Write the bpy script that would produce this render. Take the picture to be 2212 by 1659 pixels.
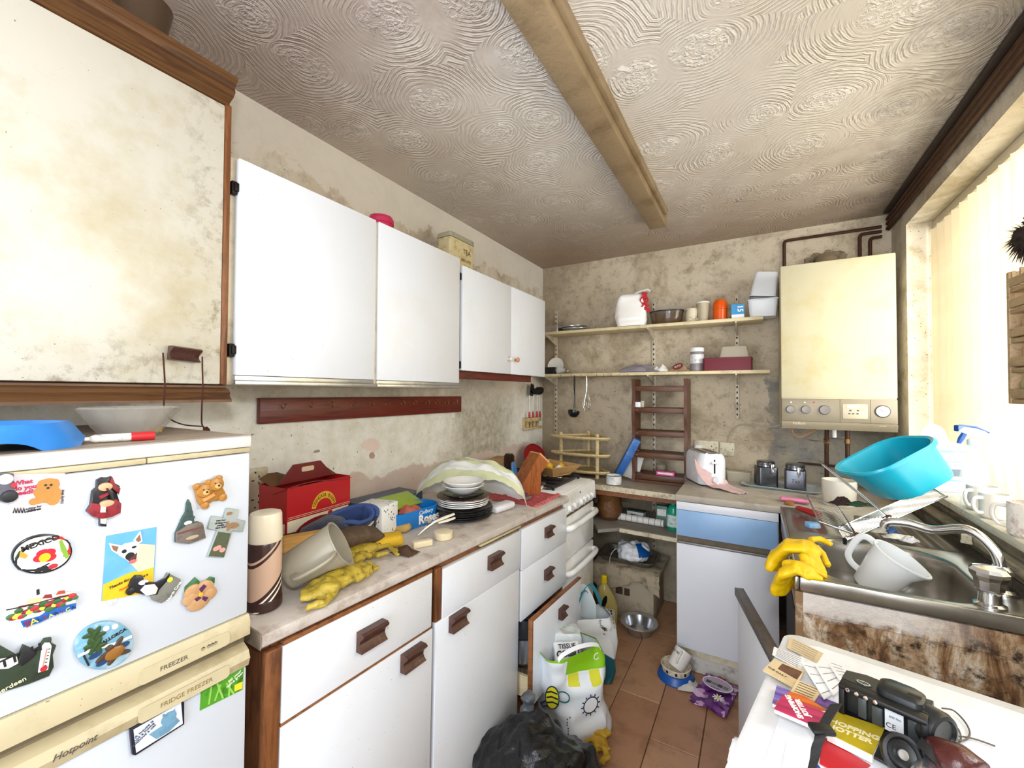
import bpy, bmesh, math, random
from math import pi, sin, cos, radians as rad, sqrt, hypot, atan2
from mathutils import Vector as V, Matrix, Euler, noise
random.seed(7); noise.seed_set(11)
for o in list(bpy.data.objects): bpy.data.objects.remove(o)
SC = bpy.context.scene; COL = SC.collection

# ------------------------------------------------------------ camera (solved from the room's vanishing points)
FPX, CW, CH = 912.0, 2212, 1659
YAW, PITCH, ROLL = rad(30.1), rad(1.16), rad(0.27)
CAM = V((1.49, 0.0, 1.42))
_F = V((-sin(YAW)*cos(PITCH), cos(YAW)*cos(PITCH), sin(PITCH)))
_R0 = V((cos(YAW), sin(YAW), 0)); _U0 = _R0.cross(_F)
_R = cos(ROLL)*_R0 + sin(ROLL)*_U0; _U = -sin(ROLL)*_R0 + cos(ROLL)*_U0
cd = bpy.data.cameras.new('camera'); cam = bpy.data.objects.new('camera', cd); COL.objects.link(cam)
cd.sensor_width = 36; cd.lens = 36*FPX/CW; cd.clip_start = 0.02
cam.matrix_world = Matrix(((_R.x,_U.x,-_F.x,CAM.x),(_R.y,_U.y,-_F.y,CAM.y),(_R.z,_U.z,-_F.z,CAM.z),(0,0,0,1)))
SC.camera = cam
# ------------------------------------------------------------ world, lights, exposure
SC.view_settings.view_transform = 'Standard'; SC.view_settings.look = 'None'
SC.view_settings.gamma = 1.0; SC.view_settings.use_curve_mapping = False
SC.view_settings.exposure = 0.42
w = bpy.data.worlds.new('overcast_sky'); SC.world = w; w.use_nodes = True
w.node_tree.nodes['Background'].inputs[0].default_value = (0.93, 0.96, 1.0, 1)
w.node_tree.nodes['Background'].inputs[1].default_value = 0.85
def lamp(name, kind, loc, energy, size=0.05, rot=None, size_y=None, color=(1,1,1)):
    d = bpy.data.lights.new(name, kind); d.energy = energy; d.color = color
    if kind == 'AREA':
        d.size = size
        if size_y: d.shape = 'RECTANGLE'; d.size_y = size_y
    elif kind != 'SUN': d.shadow_soft_size = size
    o = bpy.data.objects.new(name, d); COL.objects.link(o); o.location = loc
    if rot: o.rotation_euler = rot
    return o
lamp('flash_light', 'POINT', (1.49, -0.03, 1.62), 18, 0.035, color=(0.98, 0.99, 1.0))
lamp('window_daylight', 'AREA', (2.85, 1.75, 1.75), 100, 2.0, (0, rad(90), 0), 1.4, color=(0.94, 0.975, 1.0))
lamp('rear_fill_light', 'AREA', (1.35, -1.35, 1.35), 40, 1.5, (rad(86), 0, 0), 2.1, color=(0.84, 0.92, 1.0))  # unseen fill light added behind the camera

# ------------------------------------------------------------ measuring and mesh helpers
def at(u, v, **k):
    """the point of a plane (x=, y= or z=) seen at a measured spot of the photograph"""
    d = _F + _R*((u-CW/2)/FPX) + _U*((CH/2-v)/FPX)
    (a, val), = k.items(); i = 'xyz'.index(a)
    return CAM + d*((val-CAM[i])/d[i])
def hexc(h):
    h = h.lstrip('#'); c = [int(h[i:i+2],16)/255 for i in (0,2,4)]
    return tuple((x/12.92 if x <= .04045 else ((x+.055)/1.055)**2.4) for x in c)+(1,)
class NT:
    def __init__(s, m): s.m = m; s.t = m.node_tree; s.b = s.t.nodes['Principled BSDF']
    def n(s, typ, **kw):
        nd = s.t.nodes.new(typ)
        for k, v in kw.items():
            if k.startswith('i_'):
                key = k[2:]; key = int(key) if key.isdigit() else key.replace('_',' ')
                if hasattr(v, 'is_output'): s.t.links.new(v, nd.inputs[key])
                else: nd.inputs[key].default_value = v
            else: setattr(nd, k, v)
        return nd
    def link(s, a, b): s.t.links.new(a, b)
    def coord(s): 
        return s.n('ShaderNodeTexCoord').outputs['Object']
    def noise(s, scale, detail=4, rough=.6, vec=None, dist=0):
        nd = s.n('ShaderNodeTexNoise'); nd.inputs['Scale'].default_value = scale; nd.inputs['Detail'].default_value = detail
        nd.inputs['Roughness'].default_value = rough; nd.inputs['Distortion'].default_value = dist
        s.link(vec or s.coord(), nd.inputs['Vector']); return nd.outputs['Fac']
    def ramp(s, fac, stops):
        r = s.n('ShaderNodeValToRGB'); s.link(fac, r.inputs[0]); e = r.color_ramp.elements
        while len(e) < len(stops): e.new(.5)
        for el, (p, c) in zip(e, stops): el.position = p; el.color = hexc(c) if isinstance(c, str) else (c,c,c,1)
        return r.outputs[0]
    def mix(s, fac, a, b, mode='MIX'):
        m = s.n('ShaderNodeMix'); m.data_type = 'RGBA'; m.blend_type = mode
        for inp, v in ((m.inputs[0], fac), (m.inputs[6], a), (m.inputs[7], b)):
            if hasattr(v, 'is_output'): s.link(v, inp)
            else: inp.default_value = hexc(v) if isinstance(v, str) else v
        return m.outputs[2]
    def math(s, op, a, b=0.0, clamp=False):
        m = s.n('ShaderNodeMath'); m.operation = op; m.use_clamp = clamp
        for inp, v in ((m.inputs[0], a), (m.inputs[1], b)):
            if hasattr(v, 'is_output'): s.link(v, inp)
            else: inp.default_value = v
        return m.outputs[0]
    def bump(s, h, strength=.3, dist=.01):
        b = s.n('ShaderNodeBump'); b.inputs['Strength'].default_value = strength; b.inputs['Distance'].default_value = dist
        s.link(h, b.inputs['Height']); s.link(b.outputs[0], s.b.inputs['Normal']); return b
    def sep(s, v=None):
        x = s.n('ShaderNodeSeparateXYZ'); s.link(v or s.coord(), x.inputs[0]); return x.outputs
MATS = {}
def mat(name, col, rough=.5, metal=0, dirt=None, scale=9, amt=.45, spots=None, bump=0, bscale=60, var=.06, trans=0, alpha=1, ior=1.45, coat=0, sheen=0):
    """procedural material: base colour with slight mottling, optional dirt patches (colour dirt) and dark spots"""
    if name in MATS: return MATS[name]
    m = bpy.data.materials.new(name); m.use_nodes = True; k = NT(m); MATS[name] = m
    k.b.inputs['Roughness'].default_value = rough; k.b.inputs['Metallic'].default_value = metal
    base = hexc(col); lo = tuple(max(0, c*(1-var*2)) for c in base[:3])+(1,); hi = tuple(min(1, c*(1+var)) for c in base[:3])+(1,)
    c = k.mix(k.noise(scale*1.7), lo, hi)
    if dirt:
        f = k.ramp(k.noise(scale, 8, .68), [(.5-.0, 0.0), (.5+.22, 1.0)])
        c = k.mix(k.math('MULTIPLY', f, amt), c, dirt)
    if spots:
        f = k.ramp(k.noise(150, 2, .5), [(.735, 0.0), (.775, 1.0)])
        c = k.mix(k.math('MULTIPLY', f, .8), c, spots)
    k.link(c, k.b.inputs['Base Color'])
    if bump: k.bump(k.noise(bscale, 5), bump, .01)
    if trans: k.b.inputs['Transmission Weight'].default_value = trans; k.b.inputs['IOR'].default_value = ior
    if alpha < 1: k.b.inputs['Alpha'].default_value = alpha
    if coat: k.b.inputs['Coat Weight'].default_value = coat
    if sheen: k.b.inputs['Sheen Weight'].default_value = sheen
    return m
def wood(name, c1, c2, scale=(6,60,60), rough=.5, dirt=None, axis=0, bump=.15):
    if name in MATS: return MATS[name]
    m = bpy.data.materials.new(name); m.use_nodes = True; k = NT(m); MATS[name] = m
    mp = k.n('ShaderNodeMapping'); k.link(k.coord(), mp.inputs[0])
    sc = [scale[1]]*3; sc[axis] = scale[0]; mp.inputs['Scale'].default_value = sc
    f = k.noise(1.0, 5, .65, mp.outputs[0], .6)
    c = k.ramp(f, [(.3, c1), (.5, c2), (.62, c1), (.75, c2)])
    if dirt: c = k.mix(k.math('MULTIPLY', k.ramp(k.noise(11, 6), [(.5,0.0),(.7,1.0)]), .6), c, dirt)
    k.link(c, k.b.inputs['Base Color']); k.b.inputs['Roughness'].default_value = rough
    if bump: k.bump(f, bump, .004)
    return m

class G:
    """collects shapes into one mesh"""
    def __init__(s): s.v = []; s.f = []
    def add(s, vs, fs, M=None):
        n = len(s.v); s.v += [tuple(M @ V(p)) if M is not None else tuple(p) for p in vs]; s.f += [tuple(i+n for i in f) for f in fs]; return s
    def box(s, a, b, bev=0.0, M=None, seg=2):
        (x0,y0,z0),(x1,y1,z1) = a, b
        x0,x1 = sorted((x0,x1)); y0,y1 = sorted((y0,y1)); z0,z1 = sorted((z0,z1))
        vs = [(x,y,z) for z in (z0,z1) for y in (y0,y1) for x in (x0,x1)]
        fs = [(0,2,3,1),(4,5,7,6),(0,1,5,4),(2,6,7,3),(0,4,6,2),(1,3,7,5)]
        bev = min(bev, .45*min(x1-x0, y1-y0, z1-z0))
        if bev > 0:
            bm = bmesh.new(); bv = [bm.verts.new(p) for p in vs]
            for f in fs: bm.faces.new([bv[i] for i in f])
            bmesh.ops.bevel(bm, geom=list(bm.edges), offset=bev, segments=seg, profile=.5, affect='EDGES')
            bm.verts.index_update(); vs = [tuple(v.co) for v in bm.verts]; fs = [tuple(v.index for v in f.verts) for f in bm.faces]; bm.free()
        return s.add(vs, fs, M)
    def prism(s, pts, z0, z1, M=None, bev=0.0):
        """outline in local XY extruded along Z; bev rounds the top edge inward"""
        ar = sum(pts[i-1][0]*pts[i][1]-pts[i][0]*pts[i-1][1] for i in range(len(pts)))
        if ar < 0: pts = pts[::-1]
        n = len(pts); rings = [[(x,y,z0) for x,y in pts]]
        if bev > 0:
            cx = sum(p[0] for p in pts)/n; cy = sum(p[1] for p in pts)/n
            rr = sum(hypot(p[0]-cx,p[1]-cy) for p in pts)/n
            for t in (0, .5, 1):
                sc = 1-(1-cos(t*pi/2))*bev/rr
                rings.append([(cx+(x-cx)*sc, cy+(y-cy)*sc, z1-bev*(1-sin(t*pi/2))) for x,y in pts])
        else: rings.append([(x,y,z1) for x,y in pts])
        return s.loft(rings, M=M)
    def loft(s, rings, cap0=True, cap1=True, closed=True, M=None):
        n = len(rings[0]); vs = [p for r in rings for p in r]; fs = []
        for i in range(len(rings)-1):
            for j in range(n if closed else n-1):
                a = i*n+j; b = i*n+(j+1)%n; fs.append((a, b, b+n, a+n))
        if cap0: fs.append(tuple(range(n))[::-1])
        if cap1: fs.append(tuple(range((len(rings)-1)*n, len(rings)*n)))
        return s.add(vs, fs, M)
    def lathe(s, prof, n=24, c=(0,0,0), M=None, sx=1, sy=1, cap0=True, cap1=True):
        rings = [[(c[0]+max(r,1e-5)*sx*cos(2*pi*j/n), c[1]+max(r,1e-5)*sy*sin(2*pi*j/n), c[2]+z) for j in range(n)] for r, z in prof]
        return s.loft(rings, cap0, cap1, M=M)
    def tube(s, pts, r, n=8, M=None, closed=False, flat=1.0):
        pts = [V(p) for p in pts]; rs = r if isinstance(r, (list, tuple)) else [r]*len(pts)
        rings = []; up = None
        for i, p in enumerate(pts):
            if closed: t = pts[(i+1)%len(pts)]-pts[i-1]
            else: t = pts[min(i+1,len(pts)-1)]-pts[max(i-1,0)]
            t.normalize()
            if up is None: up = V((0,0,1)) if abs(t.z) < .9 else V((1,0,0))
            a = t.cross(up)
            if a.length < 1e-6: a = t.orthogonal()
            a.normalize(); b = a.cross(t).normalized(); up = b
            rings.append([tuple(p+a*(rs[i]*cos(2*pi*j/n))+b*(rs[i]*flat*sin(2*pi*j/n))) for j in range(n)])
        if closed:
            rings.append(rings[0]); return s.loft(rings, False, False, M=M)
        return s.loft(rings, M=M)
    def sheet(s, fn, nu, nv, t=.002, M=None):
        """thin cloth: fn(u,v) in 0..1 gives the top surface"""
        P = [[V(fn(i/nu, j/nv)) for i in range(nu+1)] for j in range(nv+1)]
        N = [[None]*(nu+1) for _ in range(nv+1)]
        for j in range(nv+1):
            for i in range(nu+1):
                du = P[j][min(i+1,nu)]-P[j][max(i-1,0)]; dv = P[min(j+1,nv)][i]-P[max(j-1,0)][i]
                n = du.cross(dv); N[j][i] = n.normalized() if n.length > 1e-12 else V((0,0,1))
        W = nu+1; top = [tuple(P[j][i]) for j in range(nv+1) for i in range(W)]; bot = [tuple(P[j][i]-N[j][i]*t) for j in range(nv+1) for i in range(W)]
        fs = []; K = len(top)
        for j in range(nv):
            for i in range(nu):
                a = j*W+i; fs += [(a,a+1,a+W+1,a+W), (K+a,K+a+W,K+a+W+1,K+a+1)]
        for i in range(nu):
            a = i; b = nv*W+i; fs += [(a,K+a,K+a+1,a+1), (b,b+1,K+b+1,K+b)]
        for j in range(nv):
            a = j*W; b = j*W+nu; fs += [(a,a+W,K+a+W,K+a), (b,K+b,K+b+W,b+W)]
        return s.add(top+bot, fs, M)
    def noise(s, amp, scale, seed=0, axes=(1,1,1)):
        o = V((seed*7.3, seed*3.1, seed*1.7))
        for i, p in enumerate(s.v):
            q = V(p); d = noise.noise_vector(q*scale+o)
            s.v[i] = (q.x+d.x*amp*axes[0], q.y+d.y*amp*axes[1], q.z+d.z*amp*axes[2])
        return s
def rrect(w, h, r, n=5, cx=0, cy=0):
    r = min(r, w/2-1e-4, h/2-1e-4); out = []
    for qx, qy, a0 in ((1,1,0),(-1,1,90),(-1,-1,180),(1,-1,270)):
        for k in range(n+1):
            a = rad(a0+90*k/n); out.append((cx+qx*(w/2-r)+r*cos(a), cy+qy*(h/2-r)+r*sin(a)))
    return out
def ell(rx, ry, n=24, cx=0, cy=0, a=0, a0=0, a1=2*pi):
    full = abs(a1-a0-2*pi) < 1e-6; m = n if full else n+1; out = []
    for k in range(m):
        t = a0+(a1-a0)*k/n; x, y = rx*cos(t), ry*sin(t); out.append((cx+x*cos(a)-y*sin(a), cy+x*sin(a)+y*cos(a)))
    return out
def stroke(pts, wd):
    """outline of a drawn line in the plane"""
    L = []; R = []; n = len(pts)
    for i in range(n):
        a = V(pts[max(i-1,0)]); b = V(pts[min(i+1,n-1)]); t = (b-a); t = t.normalized() if t.length > 0 else V((1,0))
        p = V((-t.y, t.x))*wd/2; c = V(pts[i]); L.append(tuple(c+p)); R.append(tuple(c-p))
    return L+R[::-1]
def mkmesh(name, g, m, smooth=35):
    me = bpy.data.meshes.new(name); me.from_pydata(g.v, [], [f for f in g.f if len(f) > 2]); me.validate()
    bm = bmesh.new(); bm.from_mesh(me); bmesh.ops.recalc_face_normals(bm, faces=bm.faces); bm.to_mesh(me); bm.free()
    for mm in (m if isinstance(m, (list,tuple)) else [m]): me.materials.append(mm)
    if smooth:
        me.shade_smooth(); me.set_sharp_from_angle(angle=rad(smooth))
    return me
def obj(name, g, m, parent=None, label=None, smooth=35, kind=None, M=None):
    o = bpy.data.objects.new(name, mkmesh(name, g, m, smooth)); COL.objects.link(o)
    if parent: o.parent = parent
    if M is not None: o.matrix_local = M
    if label: o['label'] = label
    if kind: o['kind'] = kind
    return o
def tag(o, label, cat, group=None):
    o['label'] = label; o['category'] = cat
    if group: o['group'] = group
    return o
def thing(name, label, cat, loc=(0,0,0), rz=0, group=None, M=None):
    o = bpy.data.objects.new(name, None); COL.objects.link(o); o.empty_display_size = .02
    if M is not None: o.matrix_world = M
    else: o.location = loc; o.rotation_euler = (0,0,rz) if not isinstance(rz, tuple) else rz
    return tag(o, label, cat, group)
def solo(name, g, m, label, cat, loc=(0,0,0), rz=0, group=None, M=None, smooth=35):
    o = obj(name, g, m, smooth=smooth)
    if M is not None: o.matrix_world = M
    else: o.location = loc; o.rotation_euler = (0,0,rz) if not isinstance(rz, tuple) else rz
    return tag(o, label, cat, group)
def dup(root, loc=None, rz=None, label=None, M=None):
    r = root.copy(); COL.objects.link(r)
    if M is not None: r.matrix_world = M
    else:
        r.location = loc
        if rz is not None: r.rotation_euler = (0,0,rz) if not isinstance(rz, tuple) else rz
    if label: r['label'] = label
    for ch in [c for c in bpy.data.objects if c.parent == root]:
        c = ch.copy(); COL.objects.link(c); c.parent = r
        for g in [d for d in bpy.data.objects if d.parent == ch]:
            d = g.copy(); COL.objects.link(d); d.parent = c
    return r
def struct(name, g, m, parent=None, smooth=35):
    o = obj(name, g, m, parent, smooth=smooth)
    if not parent: o['kind'] = 'structure'
    return o
def frame(o, x, y=None, z=None):
    """matrix with origin o, local X along x, and Y or Z near the given direction"""
    x = V(x).normalized()
    if z is not None: z = V(z); y = z.cross(x).normalized(); z = x.cross(y)
    else: y = V(y); z = x.cross(y).normalized(); y = z.cross(x)
    return Matrix(((x.x,y.x,z.x,o[0]),(x.y,y.y,z.y,o[1]),(x.z,y.z,z.z,o[2]),(0,0,0,1)))
def text(s, size, parent, m, loc=(0,0,0), rot=(0,0,0), depth=.0004, name='lettering', sx=1.0, shear=0, align='CENTER', bold=0, M=None):
    cu = bpy.data.curves.new('t', 'FONT'); cu.body = s; cu.size = size; cu.extrude = depth; cu.align_x = align; cu.align_y = 'CENTER'; cu.shear = shear; cu.offset = bold; cu.resolution_u = 3
    t = bpy.data.objects.new('t', cu); COL.objects.link(t); bpy.context.view_layer.update()
    me = bpy.data.meshes.new_from_object(t.evaluated_get(bpy.context.evaluated_depsgraph_get()))
    bpy.data.objects.remove(t); bpy.data.curves.remove(cu)
    me.materials.clear(); me.materials.append(m)
    o = bpy.data.objects.new(name, me); COL.objects.link(o); o.parent = parent
    if M is not None: o.matrix_local = M @ Matrix.Diagonal((sx,1,1,1))
    else: o.location = loc; o.rotation_euler = rot; o.scale = (sx,1,1)
    return o
def remesh(g, voxel, smooth_it=2, amp=0, scale=20, seed=0):
    """fuse a builder's shapes into one continuous skin, then crumple it"""
    me = bpy.data.meshes.new('r'); me.from_pydata(g.v, [], g.f)
    o = bpy.data.objects.new('r', me); COL.objects.link(o)
    md = o.modifiers.new('r', 'REMESH'); md.mode = 'VOXEL'; md.voxel_size = voxel
    if smooth_it: sm = o.modifiers.new('s', 'SMOOTH'); sm.iterations = smooth_it
    bpy.context.view_layer.update()
    ev = o.evaluated_get(bpy.context.evaluated_depsgraph_get()); me2 = bpy.data.meshes.new_from_object(ev)
    r = G(); off = V((seed*5.1, seed*2.3, seed))
    for v in me2.vertices:
        n = v.normal; q = v.co
        d = (noise.noise(q*scale+off) + .5*noise.noise(q*scale*2.3+off) - .6*abs(noise.noise(q*scale*1.4-off)))*amp
        r.v.append(tuple(q+n*d))
    r.f = [tuple(p.vertices) for p in me2.polygons]
    bpy.data.objects.remove(o); bpy.data.meshes.remove(me); bpy.data.meshes.remove(me2)
    return r
def T(x, y, z): return Matrix.Translation((x,y,z))
def Rx(a): return Matrix.Rotation(a, 4, 'X')
def Ry(a): return Matrix.Rotation(a, 4, 'Y')
def Rz(a): return Matrix.Rotation(a, 4, 'Z')
def bez(a, b, c, d, n=10):
    a,b,c,d = map(V, (a,b,c,d)); return [a*(1-t)**3+b*3*t*(1-t)**2+c*3*t*t*(1-t)+d*t**3 for t in [i/n for i in range(n+1)]]
def spline(pts, n=6):
    """smooth curve through points"""
    P = [V(p) for p in pts]; out = []
    for i in range(len(P)-1):
        p0 = P[max(i-1,0)]; p1 = P[i]; p2 = P[i+1]; p3 = P[min(i+2,len(P)-1)]
        for k in range(n):
            t = k/n; out.append(.5*((2*p1)+(p2-p0)*t+(2*p0-5*p1+4*p2-p3)*t*t+(3*p1-p0-3*p2+p3)*t**3))
    out.append(P[-1]); return out
# ============================================================ THE ROOM
RW, RD, RH = 2.14, 3.06, 2.42
def plaster(name, base, stain, light, grime, spots='#2b2118'):
    m = bpy.data.materials.new(name); m.use_nodes = True; k = NT(m); MATS[name] = m
    c = k.mix(k.ramp(k.noise(2.2, 6, .6), [(.35,0.0),(.68,1.0)]), base, light)
    c = k.mix(k.math('MULTIPLY', k.ramp(k.noise(3.4, 9, .7, None, .5), [(.48,0.0),(.66,1.0)]), .8), c, stain)
    c = k.mix(k.math('MULTIPLY', k.ramp(k.noise(14, 8, .75), [(.50,0.0),(.72,1.0)]), .65), c, grime)
    c = k.mix(k.math('MULTIPLY', k.ramp(k.noise(110, 2, .5), [(.69,0.0),(.74,1.0)]), .8), c, spots)
    return m, k, c
def finish(k, c, rough=.75, b=.25):
    k.link(c, k.b.inputs['Base Color']); k.b.inputs['Roughness'].default_value = rough
    k.bump(k.noise(38, 6, .65), b, .006)
def band(k, coord, a, b):
    """0 below a, 1 above b along one coordinate"""
    mr = k.n('ShaderNodeMapRange'); mr.interpolation_type = 'SMOOTHSTEP'; k.link(coord, mr.inputs[0])
    mr.inputs[1].default_value = a; mr.inputs[2].default_value = b; return mr.outputs[0]
# left wall: flash brightness painted in as a whiter band below the upper units, brown grease by the cooker, bare patches
mL, k, c = plaster('left_wall_plaster', '#c6baa6', '#97836a', '#d8d1c4', '#86785c')
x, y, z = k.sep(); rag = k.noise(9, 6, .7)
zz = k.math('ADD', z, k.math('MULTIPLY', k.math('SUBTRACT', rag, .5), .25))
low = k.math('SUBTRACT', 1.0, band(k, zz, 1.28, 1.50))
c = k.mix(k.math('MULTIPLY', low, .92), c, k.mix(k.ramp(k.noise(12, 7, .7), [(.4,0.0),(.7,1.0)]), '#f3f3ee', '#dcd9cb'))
yy = k.math('ADD', y, k.math('MULTIPLY', k.math('SUBTRACT', k.noise(5, 6, .7), .5), .7))
grease = k.math('MULTIPLY', band(k, yy, 1.75, 2.05), k.math('SUBTRACT', 1.0, band(k, yy, 2.35, 2.75)))
gr = k.math('MULTIPLY', k.math('MULTIPLY', grease, low), k.ramp(k.noise(22, 7, .75), [(.3,.35),(.62,1.0)]))
c = k.mix(k.math('MULTIPLY', gr, .75), c, '#7d7148')
zb = k.math('ADD', z, k.math('MULTIPLY', k.math('SUBTRACT', k.noise(6, 5, .6), .5), .22))
peel = k.math('SUBTRACT', 1.0, band(k, zb, 1.035, 1.05))
c = k.mix(peel, c, k.mix(k.noise(9, 4), '#c9a99b', '#d9d4cb'))
top = band(k, k.math('ADD', z, k.math('MULTIPLY', k.math('SUBTRACT', k.noise(4.5, 6, .65), .5), .5)), 2.22, 2.24)
c = k.mix(k.math('MULTIPLY', top, .8), c, '#d8d2c8')
flk = k.ramp(k.noise(60, 4, .6), [(.66,0.0),(.7,1.0)]); c = k.mix(k.math('MULTIPLY', k.math('MULTIPLY', flk, low), .8), c, '#54492f')
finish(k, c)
def patch(name, pts, m):
    P_ = [at(u, v, x=.0005) for u, v in pts]; c_ = sum(P_, V((0,0,0)))/len(P_)
    obj(name, G().prism([(p.y-c_.y, p.z-c_.z) for p in P_], 0, .0012), m, bpy.data.objects['wall_left'], M=frame((0,c_.y,c_.z),(0,1,0),z=(1,0,0)))
PATCHES = [('bare_plaster_patch', [(779,961),(786,953),(797,947),(808,947),(817,953),(821,963),(816,972),(806,977),(795,973),(784,969)], '#ecd9d2'),
           ('bare_plaster_patch', [(799,979),(806,976),(810,984),(808,990),(800,991),(797,985)], '#b79b92'), ('bare_plaster_patch', [(676,978),(680,973),(690,971),(691,976),(684,978)], '#a8988e')]
# back and right wall
mB, k, c = plaster('back_wall_plaster', '#b9a98f', '#8d7b61', '#c9bba4', '#675a42')
x, y, z = k.sep()
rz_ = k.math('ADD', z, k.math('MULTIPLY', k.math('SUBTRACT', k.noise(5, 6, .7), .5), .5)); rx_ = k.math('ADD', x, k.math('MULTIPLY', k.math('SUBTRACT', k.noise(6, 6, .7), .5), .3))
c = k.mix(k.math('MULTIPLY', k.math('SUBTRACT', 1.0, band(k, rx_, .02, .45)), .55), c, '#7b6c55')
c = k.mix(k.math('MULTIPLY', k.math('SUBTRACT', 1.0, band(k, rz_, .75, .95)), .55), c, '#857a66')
blu = k.math('MULTIPLY', band(k, rx_, 1.54, 1.56), k.math('SUBTRACT', 1.0, band(k, rz_, 1.42, 1.55)))
c = k.mix(k.math('MULTIPLY', blu, .72), c, k.mix(k.ramp(k.noise(8, 7, .7), [(.4,0.0),(.6,1.0)]), '#5c5f64', '#8a8474'))
mp = k.n('ShaderNodeMapping'); k.link(k.coord(), mp.inputs[0]); mp.inputs['Scale'].default_value = (9,9,60)
brk = k.math('MULTIPLY', k.ramp(k.noise(1.0, 4, .7, mp.outputs[0]), [(.6,0.0),(.68,1.0)]), k.math('MULTIPLY', band(k, rx_, 1.2, 1.3), k.math('SUBTRACT', 1.0, band(k, rz_, 1.2, 1.35))))
c = k.mix(k.math('MULTIPLY', brk, .75), c, '#4a3c2c')
finish(k, c)
mR, k, c = plaster('right_wall_plaster', '#b3a894', '#80715a', '#c8bfae', '#6b5f49'); finish(k, c)
mRev, k, c = plaster('reveal_paint', '#b8ab90', '#97845f', '#c4b9a2', '#857554'); finish(k, c)
# ceiling: combed swirl plaster, stained brown to the left and back
m = bpy.data.materials.new('swirled_ceiling'); m.use_nodes = True; k = NT(m); mC = m
co = k.coord(); x, y, z = k.sep(co)
dn = k.n('ShaderNodeTexNoise'); dn.inputs['Scale'].default_value = 2.6; dn.inputs['Detail'].default_value = 2; k.link(co, dn.inputs['Vector'])
va = k.n('ShaderNodeVectorMath'); va.operation = 'MULTIPLY_ADD'; k.link(dn.outputs['Color'], va.inputs[0]); va.inputs[1].default_value = (.16,.16,0); k.link(co, va.inputs[2])
vm = k.n('ShaderNodeMapping'); k.link(va.outputs[0], vm.inputs[0]); vm.inputs['Scale'].default_value = (1,1,0)
vo = k.n('ShaderNodeTexVoronoi'); vo.voronoi_dimensions = '2D'; vo.inputs['Scale'].default_value = 3.6; vo.inputs['Randomness'].default_value = .85; k.link(vm.outputs[0], vo.inputs['Vector'])
d = vo.outputs['Distance']
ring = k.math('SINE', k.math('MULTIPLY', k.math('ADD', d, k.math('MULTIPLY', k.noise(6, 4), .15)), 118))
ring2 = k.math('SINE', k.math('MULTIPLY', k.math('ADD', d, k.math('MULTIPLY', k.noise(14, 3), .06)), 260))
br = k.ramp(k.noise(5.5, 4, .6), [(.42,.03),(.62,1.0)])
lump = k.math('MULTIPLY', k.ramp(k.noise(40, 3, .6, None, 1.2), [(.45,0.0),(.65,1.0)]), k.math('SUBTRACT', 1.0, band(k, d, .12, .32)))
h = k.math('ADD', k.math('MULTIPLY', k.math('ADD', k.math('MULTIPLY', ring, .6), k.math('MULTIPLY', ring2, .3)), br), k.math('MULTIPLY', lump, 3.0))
c = k.mix(k.ramp(k.noise(2, 5), [(.35,0.0),(.65,1.0)]), '#e6dfd5', '#efeae4')
nz = k.math('SUBTRACT', k.noise(3.2, 7, .7), .5)
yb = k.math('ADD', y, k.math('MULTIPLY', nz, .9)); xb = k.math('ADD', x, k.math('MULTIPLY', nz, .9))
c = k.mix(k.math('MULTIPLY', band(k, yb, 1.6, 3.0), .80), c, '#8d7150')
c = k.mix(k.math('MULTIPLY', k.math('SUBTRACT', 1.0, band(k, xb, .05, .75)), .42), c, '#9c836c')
mv = k.math('MULTIPLY', k.math('SUBTRACT', 1.0, band(k, yb, .7, 1.35)), k.math('SUBTRACT', 1.0, band(k, xb, .6, 1.05)))
c = k.mix(k.math('MULTIPLY', mv, .65), c, '#a18c86')
c = k.mix(k.math('MULTIPLY', band(k, xb, 1.85, 2.15), .75), c, '#7d756d')  # light fall-off beside the window wall, painted as a grey gradient
c = k.mix(k.math('MULTIPLY', k.ramp(k.noise(30, 4, .6), [(.68,0.0),(.74,1.0)]), k.math('MULTIPLY', band(k, yb, 1.9, 2.6), .8)), c, '#3d2c1c')
c = k.mix(k.math('MULTIPLY', k.ramp(h, [(.0,1.0),(.5,0.0)]), .28), c, '#7d6a55')   # relief shading painted in: grooves browner, ridges left lighter
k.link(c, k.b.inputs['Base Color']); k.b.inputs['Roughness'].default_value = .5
k.bump(h, .46, .011)

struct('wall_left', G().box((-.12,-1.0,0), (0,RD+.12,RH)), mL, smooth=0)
for n_, q_, c_ in PATCHES: patch(n_, q_, mat('bare_plaster_'+c_[1:], c_, .8))
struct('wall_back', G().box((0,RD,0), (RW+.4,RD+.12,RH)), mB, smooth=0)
WY0, WY1, WZ0, WZ1, WT = 0.55, 2.80, 1.02, 2.27, .27
struct('wall_right', G().box((RW,-1.0,0),(RW+WT,RD,WZ0-.03)).box((RW,-1.0,WZ1),(RW+WT,RD,RH)).box((RW,WY1,WZ0-.03),(RW+WT,RD,WZ1)).box((RW,-1.0,WZ0-.03),(RW+WT,WY0,WZ1)), mR, smooth=0)
struct('trim_1', G().box((RW,WY1-.004,WZ0),(RW+WT,WY1,WZ1)).box((RW,WY0,WZ1-.004),(RW+WT,WY1-.004,WZ1)), mRev, smooth=0)   # painted window reveal
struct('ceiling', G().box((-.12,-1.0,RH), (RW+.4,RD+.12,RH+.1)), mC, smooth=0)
wpaint = mat('grimy_beam_paint', '#9a8567', .6, dirt='#6a5436', scale=6, amt=.7, spots='#4a3a24', bump=.3)
bm_ = G().box((.965,-.6,2.352),(1.06,2.47,RH+.01), .008).box((1.058,-.6,2.385),(1.078,2.38,RH+.01), .004).box((.968,2.47,2.365),(1.058,2.497,RH+.01), .006)
struct('trim_2', bm_, wpaint)
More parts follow.
